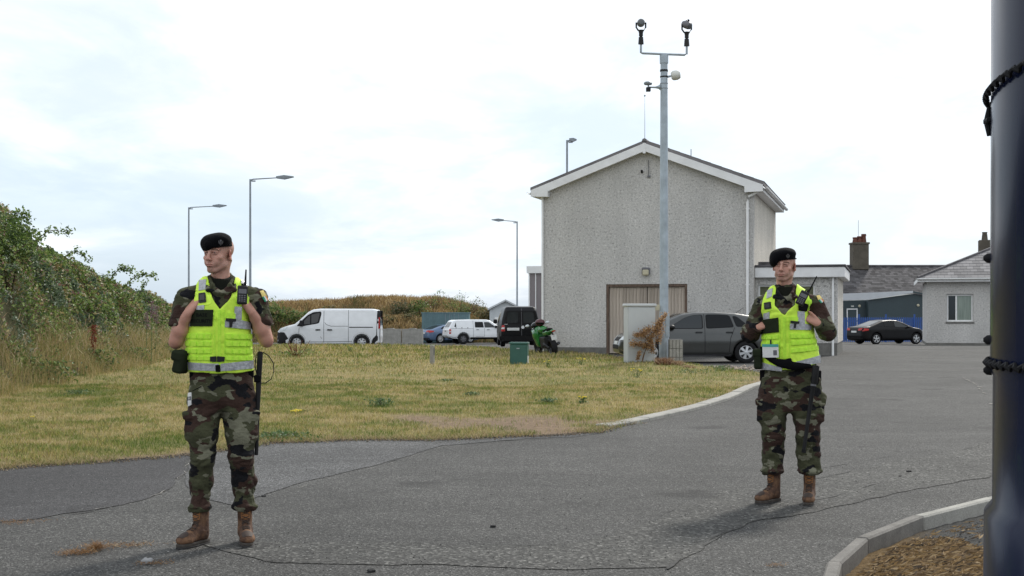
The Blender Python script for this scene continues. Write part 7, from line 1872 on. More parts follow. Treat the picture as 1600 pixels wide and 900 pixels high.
def build_head(hc, yaw, tilt, person_parts):
    """returns vertices, quads, colours of the head and neck; local face direction -y"""
    Rm = rotz(yaw) @ np.array([[math.cos(tilt), 0, math.sin(tilt)], [0, 1, 0], [-math.sin(tilt), 0, math.cos(tilt)]])
    S = SDF((-0.11, -0.15, -0.24), (0.11, 0.13, 0.15), 0.0022)
    S.ell((0, 0.018, 0.032), (0.075, 0.095, 0.080))
    S.ell((0, -0.030, -0.035), (0.057, 0.060, 0.083), 0.03)
    S.ell((0, -0.066, -0.099), (0.021, 0.021, 0.019), 0.026)                 # chin
    for s in (-1, 1):
        S.cone((s * 0.053, 0.004, -0.056), (s * 0.049, -0.012, -0.074), 0.013, 0.012, 0.024); S.cone((s * 0.049, -0.012, -0.074), (s * 0.017, -0.068, -0.106), 0.012, 0.012, 0.02)   # jaw
        S.ell((s * 0.043, -0.062, -0.030), (0.019, 0.018, 0.014), 0.022)      # cheekbone
        S.cone((s * 0.009, -0.0895, 0.0135), (s * 0.046, -0.0735, 0.0165), 0.0088, 0.0085, 0.012)   # brow
        S.ell((s * 0.031, -0.097, -0.001), (0.0165, 0.013, 0.0105), 0.012, 'sub')
        S.ell((s * 0.031, -0.0765, -0.001), (0.0155, 0.0135, 0.0135), 0.004)   # closed lid volume
        S.cone((s * 0.019, -0.0885, 0.006), (s * 0.045, -0.080, 0.004), 0.0042, 0.0036, 0.004)  # upper lid fold
        S.cone((s * 0.019, -0.0865, -0.010), (s * 0.043, -0.0795, -0.009), 0.0035, 0.003, 0.006)
        S.ell((s * 0.031, -0.0905, -0.0025), (0.0122, 0.0045, 0.0025), 0.002, 'sub')            # the slit between the lids
        S.ell((s * 0.0115, -0.1035, -0.0425), (0.0075, 0.010, 0.0068), 0.008)  # nostril wing
        S.ell((s * 0.030, -0.075, -0.060), (0.016, 0.012, 0.018), 0.02)       # beside mouth
    S.cone((0, -0.087, 0.012), (0, -0.112, -0.034), 0.0075, 0.0095, 0.012)
    S.ell((0, -0.114, -0.040), (0.0098, 0.0105, 0.0092), 0.008)
    for s in (-1, 1): S.ell((s * 0.0065, -0.109, -0.051), (0.0032, 0.005, 0.004), 0.003, 'sub')
    S.ell((0, -0.086, -0.074), (0.024, 0.0155, 0.017), 0.016)                # muzzle
    S.ell((0, -0.0978, -0.0700), (0.0195, 0.0068, 0.0040), 0.005)
    S.ell((0, -0.0972, -0.0788), (0.0165, 0.0070, 0.0048), 0.005)
    for s in (-1, 1): S.cone((s * 0.013, -0.1015, -0.0748), (s * 0.0210, -0.093, -0.0760), 0.0017, 0.0012, 0.004, 'sub')
    S.cone((-0.013, -0.1045, -0.0745), (0.013, -0.1045, -0.0745), 0.002, 0.002, 0.003, 'sub')
    S.ell((0, -0.092, -0.0895), (0.014, 0.006, 0.0045), 0.006, 'sub')
    for s in (-1, 1):                                                        # ears
        rr = rotz(s * 0.45) @ np.array([[1, 0, 0], [0, 0.97, -0.22], [0, 0.22, 0.97]])
        S.ell((s * 0.0765, 0.010, -0.013), (0.0075, 0.0175, 0.031), 0.006, rot=rr)
        S.ell((s * 0.0845, 0.005, -0.008), (0.006, 0.0095, 0.019), 0.004, 'sub', rot=rr)
        S.ell((s * 0.079, 0.004, -0.036), (0.006, 0.008, 0.009), 0.006)
        S.cone((s * 0.050, 0.038, -0.045), (s * 0.026, -0.018, -0.20), 0.016, 0.013, 0.03)      # neck muscle
    S.cone((0, 0.022, -0.06), (0, 0.030, -0.235), 0.050, 0.059, 0.022)
    S.ell((0, -0.030, -0.135), (0.012, 0.016, 0.016), 0.02)                   # larynx
    V, Q = S.quads()
    x, y, z = V.T
    col = np.tile(SKIN, (len(V), 1))
    def blob(c, r, k, tgt):
        w = np.exp(-(((x - c[0]) / r[0]) ** 2 + ((y - c[1]) / r[1]) ** 2 + ((z - c[2]) / r[2]) ** 2))[:, None] * k
        col[:] = col * (1 - w) + np.array(tgt) * w
    for s in (-1, 1):
        blob((s * 0.040, -0.075, -0.035), (0.022, 0.03, 0.020), 0.30, (0.52, 0.22, 0.165))
        blob((s * 0.081, 0.01, -0.012), (0.013, 0.03, 0.035), 0.7, (0.52, 0.16, 0.11))
        blob((s * 0.031, -0.085, 0.001), (0.020, 0.02, 0.011), 0.60, (0.19, 0.085, 0.065))  # shade of the deep-set eyes painted into the skin colour
        bw = np.exp(-((z - 0.0150 - 0.003 * np.sin(np.abs(x) * 60)) / 0.0042) ** 4) * (np.abs(x) > 0.013) * (np.abs(x) < 0.052) * (y < -0.05)
        col[:] = col * (1 - 0.72 * bw[:, None]) + np.array([0.085, 0.045, 0.025]) * 0.72 * bw[:, None]
    blob((0, -0.115, -0.040), (0.014, 0.02, 0.014), 0.4, (0.52, 0.20, 0.14))
    lip = np.exp(-((z + 0.0745) / 0.0085) ** 4) * np.exp(-(x / 0.023) ** 4) * (y < -0.088)
    col[:] = col * (1 - 0.65 * lip[:, None]) + np.array([0.34, 0.115, 0.095]) * 0.65 * lip[:, None]
    bd = sstep(-0.05, -0.07, z) * sstep(-0.13, -0.10, z) * (1 - lip) * sstep(0.02, -0.03, y)
    col[:] *= (1 - 0.13 * bd[:, None] * np.array([1, 0.85, 0.7]))
    n_ = fbm(V, 260, 2, 5)
    hr = sstep(-0.040, -0.010, y + 0.35 * (z < -0.0) * np.abs(z)) * sstep(-0.055, -0.035, z) * (np.abs(x) < 0.082) * sstep(-0.10, 0.10, 0.06 + n_)
    hr = hr * sstep(0.0, 0.03, y + 0.035 + np.clip(z - 0.01, 0, 1) * 0.2)
    ear = ((np.abs(x) > 0.0765) & (np.abs(y - 0.008) < 0.03) & (z < 0.025))
    hr = np.where(ear, 0, hr)[:, None] * 0.5
    col[:] = col * (1 - hr) + np.array([0.20, 0.135, 0.085]) * hr
    Vw = V @ Rm.T + np.array(hc)
    eyes = []
    for s in (-1, 1):
        m = MB().lathe([(0.0118 * math.sin(a), -0.0118 * math.cos(a)) for a in np.linspace(0.0, math.pi, 13)], 20)
        ev = np.array(m.v); cc = np.tile(np.array([0.55, 0.52, 0.50]), (len(ev), 1))
        rr = np.hypot(ev[:, 0], ev[:, 1]); fr = ev[:, 2] < 0
        cc[(rr < 0.0064) & fr] = (0.10, 0.13, 0.15); cc[(rr < 0.0032) & fr] = (0.01, 0.01, 0.01)
        # lathe axis z -> face direction -y
        ev2 = np.column_stack([ev[:, 0], ev[:, 2], -ev[:, 1]])
        g = rotz(-0.0)
        ev2 = ev2 @ g.T + np.array([s * 0.031, -0.0775, -0.0022])
        eyes.append((ev2 @ Rm.T + np.array(hc), m.f, cc))
    return Vw, Q, col, eyes, Rm

def hand(S, W, u, pn, L=0.088, mirror=1, curl=(0.5, 0.7, 0.5), k=0.008, splay=0.05, thumb_dir=None):
    """palm and five fingers: W wrist, u along the palm, pn palm normal (fingers close towards it)"""
    u = nrm(u); pn = nrm(np.array(pn) - np.dot(pn, u) * u); v = np.cross(u, pn) * mirror
    W = np.array(W)
    S.cone(W, W + u * 0.035, 0.026, 0.028, 0.02, u=pn, su=1.5)
    for o in (-0.027, -0.009, 0.009, 0.026): S.cone(W + u * 0.02 + v * o * 0.7, W + u * L + v * o, 0.014, 0.0115, 0.012)
    Ls = (0.040, 0.046, 0.043, 0.033)
    for i, o in enumerate((-0.029, -0.0095, 0.0095, 0.028)):
        p = W + u * L + v * o; ang = 0.0; d0 = nrm(u + v * splay * (i - 1.5)); rad = (0.0092, 0.0095, 0.009, 0.008)[i]
        for j, (c, f) in enumerate(zip(curl, (1.0, 0.66, 0.5))):
            ang += c + 0.06 * (i % 2); d = nrm(d0 * math.cos(ang) + pn * math.sin(ang))
            q = p + d * Ls[i] * f
            S.cone(p, q, rad * (1 - 0.08 * j), rad * (1 - 0.08 * (j + 1)), 0.004 if j else 0.006); p = q
    td = nrm(u * 0.55 - v * 0.8 + pn * 0.35) if thumb_dir is None else nrm(thumb_dir)
    b = W + u * 0.022 - v * 0.018 + pn * 0.004
    S.cone(b, b + td * 0.042, 0.0145, 0.0115, 0.012); p = b + td * 0.042; d = nrm(td * 0.8 + u * 0.5)
    S.cone(p, p + d * 0.030, 0.0110, 0.0095, 0.006); p = p + d * 0.03; d = nrm(d * 0.8 + pn * 0.4)
    S.cone(p, p + d * 0.024, 0.0095, 0.0075, 0.005)

def folds(V, N, amp, seed, sc=(1, 1, 1), f0=16):
    q = V * np.array(sc)
    w = np.column_stack([vnoise(q, 7, seed + k) for k in (1, 2, 3)]) * 0.035
    r1 = 1 - np.abs(fbm(q + w, f0, 2, seed + 11)) * 2.6
    r2 = fbm(q + w, f0 * 0.45, 2, seed + 23)
    return V + N * ((np.clip(r1, -1, 1) * 0.55 + r2 * 0.7) * amp)[:, None]

def person(spec):
    P_ = Frame(spec['px'], spec['Y']); f = lambda a, y=None: P_(a[0], a[1], (a[2] if len(a) > 2 else 0.0) if y is None else y)
    F_ = -0.135       # depth of the front of the vest
    th0 = P_.th0
    # ---- head
    hcx = f(spec['head']); hV, hQ, hC, eyes, Rm = build_head(hcx, spec['yaw'], spec['tilt'], None)
    # ---- body under the clothes, arms and hands
    S = SDF((-0.42, -0.34, 0.03), (0.42, 0.22, 1.62), 0.005)
    nk = hcx + np.array([0, 0.02, -0.17])
    tl = spec['torso']
    zs = [f((0, t[0]))[2] for t in tl]; cx = [(f((t[1], t[0]))[0] + f((t[2], t[0]))[0]) / 2 for t in tl]; ha = [(f((t[2], t[0]))[0] - f((t[1], t[0]))[0]) / 2 for t in tl]; hb = [t[3] for t in tl]
    zs, cx, ha, hb = map(np.array, (zs, cx, ha, hb))
    cyv = 0.015
    S.loft(zs, cx, cyv, ha - 0.02, hb - 0.02, 0.0)
    for s, A in zip((-1, 1), spec['arms']):
        sh, el, wr = f(A['sh']), f(A['el']), f(A['wr'])
        S.cone(sh, el, 0.048, 0.042, 0.03); md = sh + (el - sh) * 0.5; S.ell(md, (0.05, 0.05, 0.08), 0.03)
        fm = el + (wr - el) * 0.35
        S.cone(el, fm, 0.036, 0.041, 0.025); S.cone(fm, el + (wr - el) * 0.8, 0.040, 0.027, 0.02); S.cone(el + (wr - el) * 0.8, wr, 0.027, 0.024, 0.02)
        S.ell(el + np.array([s * 0.012, 0.012, -0.022]), (0.028, 0.028, 0.026), 0.025)
        hand(S, wr, A['u'], A['pn'], mirror=A.get('mir', 1), thumb_dir=A.get('thumb'), curl=A.get('curl', (0.5, 0.7, 0.5)))
    for L in spec['legs']:
        h, k, a = f(L['hip']), f(L['knee']), f(L['ank'])
        S.cone(h, k, 0.07, 0.05, 0.03); S.cone(k, a, 0.05, 0.035, 0.03)
        ft = np.array([a[0], a[1] + 0.01, 0.085]); S.cone(a, ft, 0.035, 0.032, 0.02); S.cone(ft, ft + np.array([math.sin(L['toe']) * -0.13, -math.cos(L['toe']) * 0.13, -0.03]), 0.03, 0.022, 0.02)
    bV, bQ = S.quads()
    aC = np.tile(SKIN * np.array([0.96, 0.90, 0.86]), (len(bV), 1)) * (1 + 0.10 * fbm(bV, 14, 3, 3))[:, None]
    V = np.vstack([bV, hV]); Q = np.vstack([bQ, hQ + len(bV)]); C_ = np.vstack([aC, hC])
    body = mesh_np('person', V, Q, M['skin'], None, True, C_)
    body.location = (P_.X, P_.Y, 0); body.rotation_euler = (0, 0, -th0)
    tag(body, spec['label'], 'person')
    for ev, ef, ec in eyes: mesh_np('eye', ev, ef, M['eye'], body, True, ec)
    # ---- shirt
    sh_ = SDF((-0.44, -0.32, 0.90), (0.44, 0.24, 1.66), 0.005)
    sh_.loft(zs, cx, cyv, ha - 0.008, hb - 0.006)
    for s, A in zip((-1, 1), spec['arms']):
        sh, el, wr = f(A['sh']), f(A['el']), f(A['wr'])
        nb = f(spec['neck']) + np.array([s * 0.055, 0.01, -0.015])
        sh_.cone(nb, sh + np.array([-s * 0.01, 0.0, 0.0]), 0.038, 0.059, 0.05)
        sh_.cone(sh, sh + (el - sh) * 0.5, 0.063, 0.062, 0.05)
        def cutcone(a, b, ra, rb, end, d, k):
            a = np.array(a); b = np.array(b); ab = b - a; L2 = float(ab @ ab)
            def fn(X, Y, Z):
                px, py, pz = X - a[0], Y - a[1], Z - a[2]
                t = np.clip((px * ab[0] + py * ab[1] + pz * ab[2]) / L2, 0, 1)
                r = np.sqrt((px - t * ab[0]) ** 2 + (py - t * ab[1]) ** 2 + (pz - t * ab[2]) ** 2) - (ra + (rb - ra) * t)
                return smax(r, (X - end[0]) * d[0] + (Y - end[1]) * d[1] + (Z - end[2]) * d[2], 0.006)
            R0 = max(ra, rb); sh_.op(fn, np.minimum(a, b) - R0, np.maximum(a, b) + R0, k)
        if A['sleeve'] == 'short':
            e_ = sh + (el - sh) * A.get('hem', 0.80); d = nrm(el - sh)
            cutcone(sh + (el - sh) * 0.2, e_ + d * 0.03, 0.064, 0.068, e_, d, 0.02)
        else:
            sh_.cone(sh + (el - sh) * 0.4, el, 0.064, 0.058, 0.03)
            sh_.ell(el + np.array([s * 0.004, 0.01, -0.008]), (0.060, 0.060, 0.055), 0.04)
            we = el + (wr - el) * A.get('cuff', 0.9); d = nrm(wr - el)
            cutcone(el, we + d * 0.03, 0.058, 0.042, we, d, 0.04)
            cutcone(we - d * 0.035, we + d * 0.03, 0.047, 0.046, we, d, 0.004)
    # open collar
    nk_ = f(spec['neck'])
    for s in (-1, 1):
        c0 = nk_ + np.array([s * 0.072, -0.012, 0.024]); c1 = nk_ + np.array([s * 0.050, -0.088, -0.022]); c2 = nk_ + np.array([s * 0.012, -0.112, -0.070])
        sh_.cone(c0, c1, 0.010, 0.011, 0.006); sh_.cone(c1, c2, 0.011, 0.010, 0.006)
        c3 = c1 + np.array([s * 0.030, -0.006, -0.030]); sh_.cone(c0 + np.array([s * 0.010, -0.01, -0.02]), c3, 0.011, 0.009, 0.012); sh_.cone(c1, c3, 0.011, 0.009, 0.012); sh_.cone(c3, c2, 0.009, 0.009, 0.012)
        sh_.cone(c0, nk_ + np.array([s * 0.050, 0.072, 0.045]), 0.012, 0.012, 0.01)
    sh_.cone(nk_ + np.array([-0.05, 0.074, 0.045]), nk_ + np.array([0.05, 0.074, 0.045]), 0.012, 0.012, 0.01)
    sh_.loft([nk_[2] - 0.17, nk_[2] - 0.10, nk_[2] - 0.05], nk_[0], [-0.005, -0.002, 0.0], [0.14, 0.115, 0.085], [0.120, 0.112, 0.092], 0.03)
    Vs, Qs = sh_.quads(); Ns = vnormals(Vs, Qs)
    armw = 0.35 + 0.65 * sstep(0.16, 0.24, np.abs(Vs[:, 0] - np.mean(cx)))
    V2 = folds(Vs, Ns, 0.009, spec['seed'], (1, 1, 1.5), 15); Vs = Vs + (V2 - Vs) * armw[:, None]
    shirt = mesh_np('shirt', Vs, Qs, spec['camo'], body, True)
    hm_s = sh_.hmap(1, -1)
    # T shirt at the neck
    ts = SDF((-0.13, -0.18, 1.38), (0.13, 0.12, 1.66), 0.004)
    tz = nk_
    ts.cone(tz + np.array([0, 0.012, 0.02]), tz + np.array([0, -0.012, -0.06]), 0.069, 0.080, 0.02)
    tcut = tz[2] + spec.get('tee', 0.012)
    ts.op(lambda X, Y, Z: Z - tcut - (Y + 0.06) * 0.35 + 0 * X, (-0.13, -0.18, 1.38), (0.13, 0.12, 1.66), 0.004, 'int')
    Vt, Qt = ts.quads(); mesh_np('tshirt', Vt, Qt, M['tshirt'], body, True)
    # ---- vest
    vp = [f((a, b), F_) for a, b in spec['vest']]; vpoly = [(p[0], p[2]) for p in vp]
    ve = SDF((-0.30, -0.24, 0.95), (0.30, 0.24, 1.66), 0.004)
    ve.loft(zs, cx, cyv, ha + 0.018, hb + 0.020)
    for s, A in zip((-1, 1), spec['arms']):
        sh = f(A['sh']); nb = nk_ + np.array([s * 0.055, 0.01, -0.015])
        ve.cone(nb, sh + np.array([-s * 0.01, 0.0, 0.0]), 0.054, 0.073, 0.05)
    psd = poly_sd(vpoly)
    X_, Z_ = ve.ax[0], ve.ax[2]
    d2 = psd(X_[:, None], Z_[None, :]).astype(np.float32)[:, None, :]
    zlo = min(p[1] for p in vpoly); zarm = f((0, spec['armpit']))[2]
    # sides wrap round below the armpit; the back carries a plain panel
    Yg_ = ve.ax[1][None, :, None]
    Xg, Zg = X_[:, None, None], Z_[None, None, :]
    side = np.where(Zg < zarm, np.maximum(np.maximum(zlo_fn(spec, f, F_, Xg) - Zg, Zg - zarm), -1), 9.0)
    front = np.where(Zg < zarm, smin(d2, side * 1.0 + np.zeros_like(Xg), 0.01), d2)
    back_n = nk_[2] - 0.03
    back = np.maximum(np.maximum(np.abs(Xg - np.mean(cx)) - 0.155, Zg - 1.6), zlo_fn(spec, f, F_, Xg) - Zg)
    back = smin(back, np.where(Zg < zarm, side, 9.0) + 0 * back, 0.01)
    wgt = sstep(0.0, 0.05, Yg_ - 0.02)
    msk = front * (1 - wgt) + np.maximum(back, np.where(Zg > zarm + 0.0, -9, -9)) * wgt
    ve.a = smax(ve.a, np.clip(msk, -0.2, 0.5).astype(np.float32), 0.008)
    # neck opening stays clear
    ve.ell(nk_ + np.array([0, -0.0, 0.03]), (0.084, 0.11, 0.09), 0.006, 'sub')
    Vv, Qv = ve.quads(); Nv = vnormals(Vv, Qv)
    Vv = folds(Vv, Nv, 0.0075, spec['seed'] + 50, (1, 1, 1.2), 11)
    vest = mesh_np('vest', Vv, Qv, M['hivis'], body, True)
    hm = ve.hmap(1, -1)
    def pp(pts): return [tuple(f(p, F_)[[0, 2]]) for p in pts]
    def dr(pts, off, name, mat, rad=0.0, thick=0.006, parent=vest, step=0.014, hmx=None, bulge=0.0, fn=None):
        pl = pp(pts)
        if rad: pl = round_poly(pl, rad)
        return drape(hmx or hm, pl, off, name, mat, parent, step, thick, bulge=bulge, fn=fn)
    spec['detail'](dr, pp, hm, vest, body, f, F_, hm_s)
    # ---- trousers
    tr = SDF((-0.34, -0.24, 0.12), (0.34, 0.26, 1.10), 0.005)
    pz_ = [f((0, t[0]))[2] for t in spec['pelvis']]; pc = [(f((t[1], t[0]))[0] + f((t[2], t[0]))[0]) / 2 for t in spec['pelvis']]; pa = [(f((t[2], t[0]))[0] - f((t[1], t[0]))[0]) / 2 for t in spec['pelvis']]
    tr.loft(pz_, pc, 0.02, pa, [t[3] for t in spec['pelvis']])
    for s, L in zip((-1, 1), spec['legs']):
        h, k, a = f(L['hip']), f(L['knee']), f(L['ank']); rh, rk, ra = L['r']
        mid = h + (k - h) * 0.55 + np.array([s * 0.006, -0.01, 0])
        tr.cone(h, mid, rh, (rh + rk) * 0.5 + 0.004, 0.035, u=np.array([0, 1.0, 0]), su=0.92); tr.cone(mid, k, (rh + rk) * 0.5 + 0.004, rk, 0.03)
        kf = k + (a - k) * 0.45 + np.array([0, 0.018, 0])
        tr.cone(k, kf, rk, rk * 0.96, 0.03); tr.cone(kf, a, rk * 0.95, ra, 0.03)
        tr.ell(a + np.array([0, 0.0, 0.012]), (ra + 0.014, ra + 0.016, 0.032), 0.012)
        tr.ell(k + np.array([0, -0.03, 0.0]), (rk * 0.7, 0.04, 0.07), 0.03)
        # cargo pocket on the outer thigh
        c = f(L['pocket']) - np.array([s * 0.010, 0, 0]); rt = rotz(s * 0.45)
        tr.box(c, (0.028, 0.070, 0.088), 0.018, 0.022, rot=rt)
        tr.box(c + np.array([s * 0.003, -0.003, 0.060]), (0.031, 0.076, 0.028), 0.012, 0.006, rot=rt)
        tr.op(lambda X, Y, Z, zc=a[2] - 0.015: zc - Z + 0 * X + 0 * Y, a - np.array([0.1, 0.11, 0.09]), a + np.array([0.1, 0.11, 0.03]), 0.008, 'int')
        tr.ell(a + np.array([0, 0.0, -0.02]), (0.050, 0.055, 0.02), 0.006, 'sub')
    if spec.get('extra_tr'): spec['extra_tr'](tr, f)
    Vp, Qp = tr.quads(); Np = vnormals(Vp, Qp)
    zz = Vp[:, 2]; kz = f(spec['legs'][0]['knee'])[2]
    w = 0.5 + 0.9 * np.exp(-((zz - 0.27) / 0.13) ** 2) + 0.55 * np.exp(-((zz - kz) / 0.09) ** 2) + 0.3 * np.exp(-((zz - 0.82) / 0.06) ** 2)
    V2 = folds(Vp, Np, 0.012, spec['seed'] + 70, (1, 1, 1.35), 12); Vp = Vp + (V2 - Vp) * w[:, None]
    trs = mesh_np('trousers', Vp, Qp, spec['camo'], body, True)
    hm_t = tr.hmap(1, -1)
    spec['trdetail'](lambda pts, off, name, mat, rad=0.0, thick=0.006, parent=trs, step=0.014, bulge=0.0: drape(hm_t, (round_poly(pp(pts), rad) if rad else pp(pts)), off, name, mat, parent, step, thick, bulge=bulge), f, F_, trs, body)
    # belt
    bz = [f((0, a))[2] for a in spec['belt']]
    bl = SDF((-0.30, -0.22, bz[1] - 0.03), (0.30, 0.26, bz[0] + 0.03), 0.004)
    bc = np.mean(cx[:2]); 
    bl.loft([bz[1] - 0.02, bz[0] + 0.02], [spec_c(spec, f)] * 2, 0.018, [spec_w(spec, f) + 0.007] * 2, [hb[-1] + 0.012] * 2)
    bl.op(lambda X, Y, Z: np.maximum(Z - bz[0], bz[1] - Z) + 0 * X + 0 * Y, (-0.3, -0.22, bz[1] - 0.02), (0.3, 0.26, bz[0] + 0.02), 0.004, 'int')
    Vb, Qb = bl.quads(); belt = mesh_np('belt', Vb, Qb, M['black_cloth'], body, True)
    # ---- boots
    for s, L in zip((-1, 1), spec['legs']):
        a = f(L['ank']); toe = L['toe']
        B_ = SDF((-0.10, -0.26, 0.0), (0.10, 0.13, 0.30), 0.0035)
        an = np.array([0, 0.015, 0.0])
        B_.cone((0, 0.020, 0.085), (0, 0.022, 0.235), 0.047, 0.050, 0.02, u=np.array([0, 1.0, 0]), su=0.86)
        B_.ell((0, 0.032, 0.052), (0.040, 0.050, 0.048), 0.02)                       # heel
        B_.cone((0, -0.02, 0.072), (0.0, -0.120, 0.050), 0.046, 0.040, 0.03, u=np.array([1.0, 0, 0]), su=0.95)   # instep
        B_.ell((0.002, -0.140, 0.047), (0.050, 0.072, 0.036), 0.025)                 # toe box
        B_.op(lambda X, Y, Z: 0.030 - Z + 0 * X + 0 * Y, (-0.1, -0.26, 0), (0.1, 0.13, 0.05), 0.004, 'int')
        B_.ell((0, 0.024, 0.262), (0.044, 0.050, 0.05), 0.004, 'sub')
        Vb, Qb = B_.quads(); Nb = vnormals(Vb, Qb); Vb = folds(Vb, Nb, 0.0022, spec['seed'] + 5, (1, 1, 2), 30)
        Rt = rotz(-toe); base = np.array([a[0], a[1] - 0.01, 0.0])
        boot = mesh_np('boot', Vb, Qb, M['boot'], body, True, loc=tuple(base)); boot.rotation_euler = (0, 0, -toe); boot.scale = (0.90, 0.93, 1.0)
        # sole in two layers, outline of a shoe
        out = []
        for k in range(36):
            t_ = 2 * math.pi * k / 36; yy = -0.055 - 0.155 * math.cos(t_)
            wv = 0.050 * abs(math.sin(t_)) ** 0.62; wv *= (1.0 if yy < -0.05 else 0.86 - 0.0 * yy) - 0.10 * math.exp(-((yy + 0.03) / 0.04) ** 2)
            out.append((math.copysign(wv, math.sin(t_)), yy))
        def layer(z0, z1, g, nm, mt, par, b=0.004):
            m = MB(); n = len(out); vs = []
            cxy = Vector((0, -0.05))
            for z, gg in ((z0, g - b), (z0 + b, g), (z1 - b, g), (z1, g - b)):
                for p in out:
                    d = Vector(p) - cxy; q = cxy + d * (1 + gg / max(d.length, 0.02)); vs.append((q.x, q.y, z))
            fs = [tuple(range(n))[::-1], tuple(range(3 * n, 4 * n))]
            for j in range(3):
                for k in range(n): fs.append((j * n + k, j * n + (k + 1) % n, (j + 1) * n + (k + 1) % n, (j + 1) * n + k))
            return m.add(vs, fs).build(nm, mt, par, True)
        layer(0.0, 0.012, 0.000, 'sole', M['sole'], boot); layer(0.0115, 0.030, -0.003, 'midsole', M['boot_mid'], boot)
        hb_ = B_.hmap(1, -1)
        # toe cap, tongue and laces
        ht = B_.hmap(2, 1)
        drape(ht, round_poly([(-0.026, -0.196), (0.026, -0.196), (0.037, -0.160), (0.034, -0.140), (0.0, -0.122), (-0.034, -0.140), (-0.037, -0.160)], 0.015), 0.002, 'toe_cap', M['boot_cap'], boot, 0.010, 0.010)
        drape(hb_, round_poly([(-0.026, 0.150), (0.026, 0.150), (0.036, 0.262), (0.0, 0.272), (-0.036, 0.262)], 0.012), 0.004, 'tongue', M['boot_tongue'], boot, 0.010, 0.010)
        m = MB()
        for j in range(7):
            if j < 3: y_ = -0.095 + j * 0.025; pts_ = [(-0.024, y_), (0.0, y_ + 0.006), (0.024, y_ + 0.012)]; L3 = [(x_, yy_, float(ht(x_, yy_)) + 0.004) for x_, yy_ in pts_]; L4 = [(x_, yy_, float(ht(x_, yy_)) + 0.005) for x_, yy_ in [(0.024, y_), (0, y_ + 0.006), (-0.024, y_ + 0.012)]]
            else: z_ = 0.125 + (j - 3) * 0.027; L3 = [(x_, float(hb_(x_, zz_)) - 0.006, zz_) for x_, zz_ in ((-0.026, z_), (0, z_ + 0.009), (0.026, z_ + 0.018))]; L4 = [(x_, float(hb_(x_, zz_)) - 0.008, zz_) for x_, zz_ in ((0.026, z_), (0, z_ + 0.009), (-0.026, z_ + 0.018))]
            m.tube(L3, 0.0028, 5).tube(L4, 0.0028, 5)
        lo_ = m.build('laces', M['lace'], boot, True)
    # ---- beret
    bs = SDF((-0.17, -0.17, -0.06), (0.17, 0.17, 0.20), 0.003)
    spec['beret'](bs)
    Vb, Qb = bs.quads(); Nb = vnormals(Vb, Qb); Vb = folds(Vb, Nb, 0.0016, spec['seed'] + 9, (1, 1, 1), 18)
    br = mesh_np('beret', Vb, Qb, M['beret'], body, True, loc=tuple(hcx))
    hb_ = bs.hmap(1, -1); bx, bz_ = spec['badge']
    def bd(poly): return [(bx + a * 0.001, bz_ + b * 0.001) for a, b in poly]
    bdg = drape(hb_, bd([(6 * math.cos(t_), 11 + 6 * math.sin(t_)) for t_ in np.linspace(0, 6.28, 13)[:-1]]), 0.002, 'badge', M['badge'], br, 0.006, 0.004)
    drape(hb_, bd([(0, 5), (4, 2), (9, 8), (13, 12), (14, 4), (12, -4), (7, -10), (4, -9), (0, -17), (-4, -9), (-7, -10), (-12, -4), (-14, 4), (-13, 12), (-9, 8), (-4, 2)]), 0.002, 'badge', M['badge'], br, 0.006, 0.004)
    return body, f
def zlo_fn(spec, f, F_, X):
    a = f(spec['hemL'], F_); b = f(spec['hemR'], F_)
    return a[2] + (b[2] - a[2]) * np.clip((X - a[0]) / (b[0] - a[0]), 0, 1)
def spec_c(spec, f): t = spec['pelvis'][0]; return (f((t[1], t[0]))[0] + f((t[2], t[0]))[0]) / 2
def spec_w(spec, f): t = spec['pelvis'][0]; return (f((t[2], t[0]))[0] - f((t[1], t[0]))[0]) / 2

def molle(dr, x0, x1, rows, nseg, slant=0.0):
    """rows of webbing with stitched humps"""
    for (a, b) in rows:
        L = x1 - x0
        dr([(x0, a + slant * 0), (x1, a + slant), (x1, b + slant), (x0, b)], 0.0055, 'webbing', M['hivis_web'], 0, 0.006)
        for k in range(nseg):
            u0 = x0 + L * (k + 0.12) / nseg; u1 = x0 + L * (k + 0.80) / nseg
            s0 = slant * (u0 - x0) / L; s1 = slant * (u1 - x0) / L
            dr([(u0, a + s0 + 0.4), (u1, a + s1 + 0.4), (u1, b + s1 - 0.4), (u0, b + s0 - 0.4)], 0.0105, 'webbing_loop', M['hivis_web'], 0.004, 0.006, step=0.012)
def lettering(dr_hm, parent, f, F_, rows, ang, mat):
    for txt, cx, cy, h_px, w_px in rows:
        vs, fs = text2d(txt, 1.0)
        A = np.array(vs); w = A[:, 0].max() - A[:, 0].min(); h = A[:, 1].max() - A[:, 1].min()
        A[:, 0] -= (A[:, 0].max() + A[:, 0].min()) / 2; A[:, 1] -= (A[:, 1].max() + A[:, 1].min()) / 2
        A[:, 0] *= w_px / w; A[:, 1] *= -h_px / h
        c, s = math.cos(ang), math.sin(ang)
        pxs = [(cx + a * c - b * s, cy + a * s + b * c) for a, b in A]
        v2 = [tuple(f(p, F_)[[0, 2]]) for p in pxs]
        drape(dr_hm, None, 0.0062, 'lettering', mat, parent, thick=0.001, mesh2d=(v2, [fc for fc in fs]), smooth=False)
def circle_px(cx, cy, r, n=14, e=1.0): return [(cx + r * math.cos(t), cy + r * e * math.sin(t)) for t in np.linspace(0, 2 * math.pi, n + 1)[:-1]]

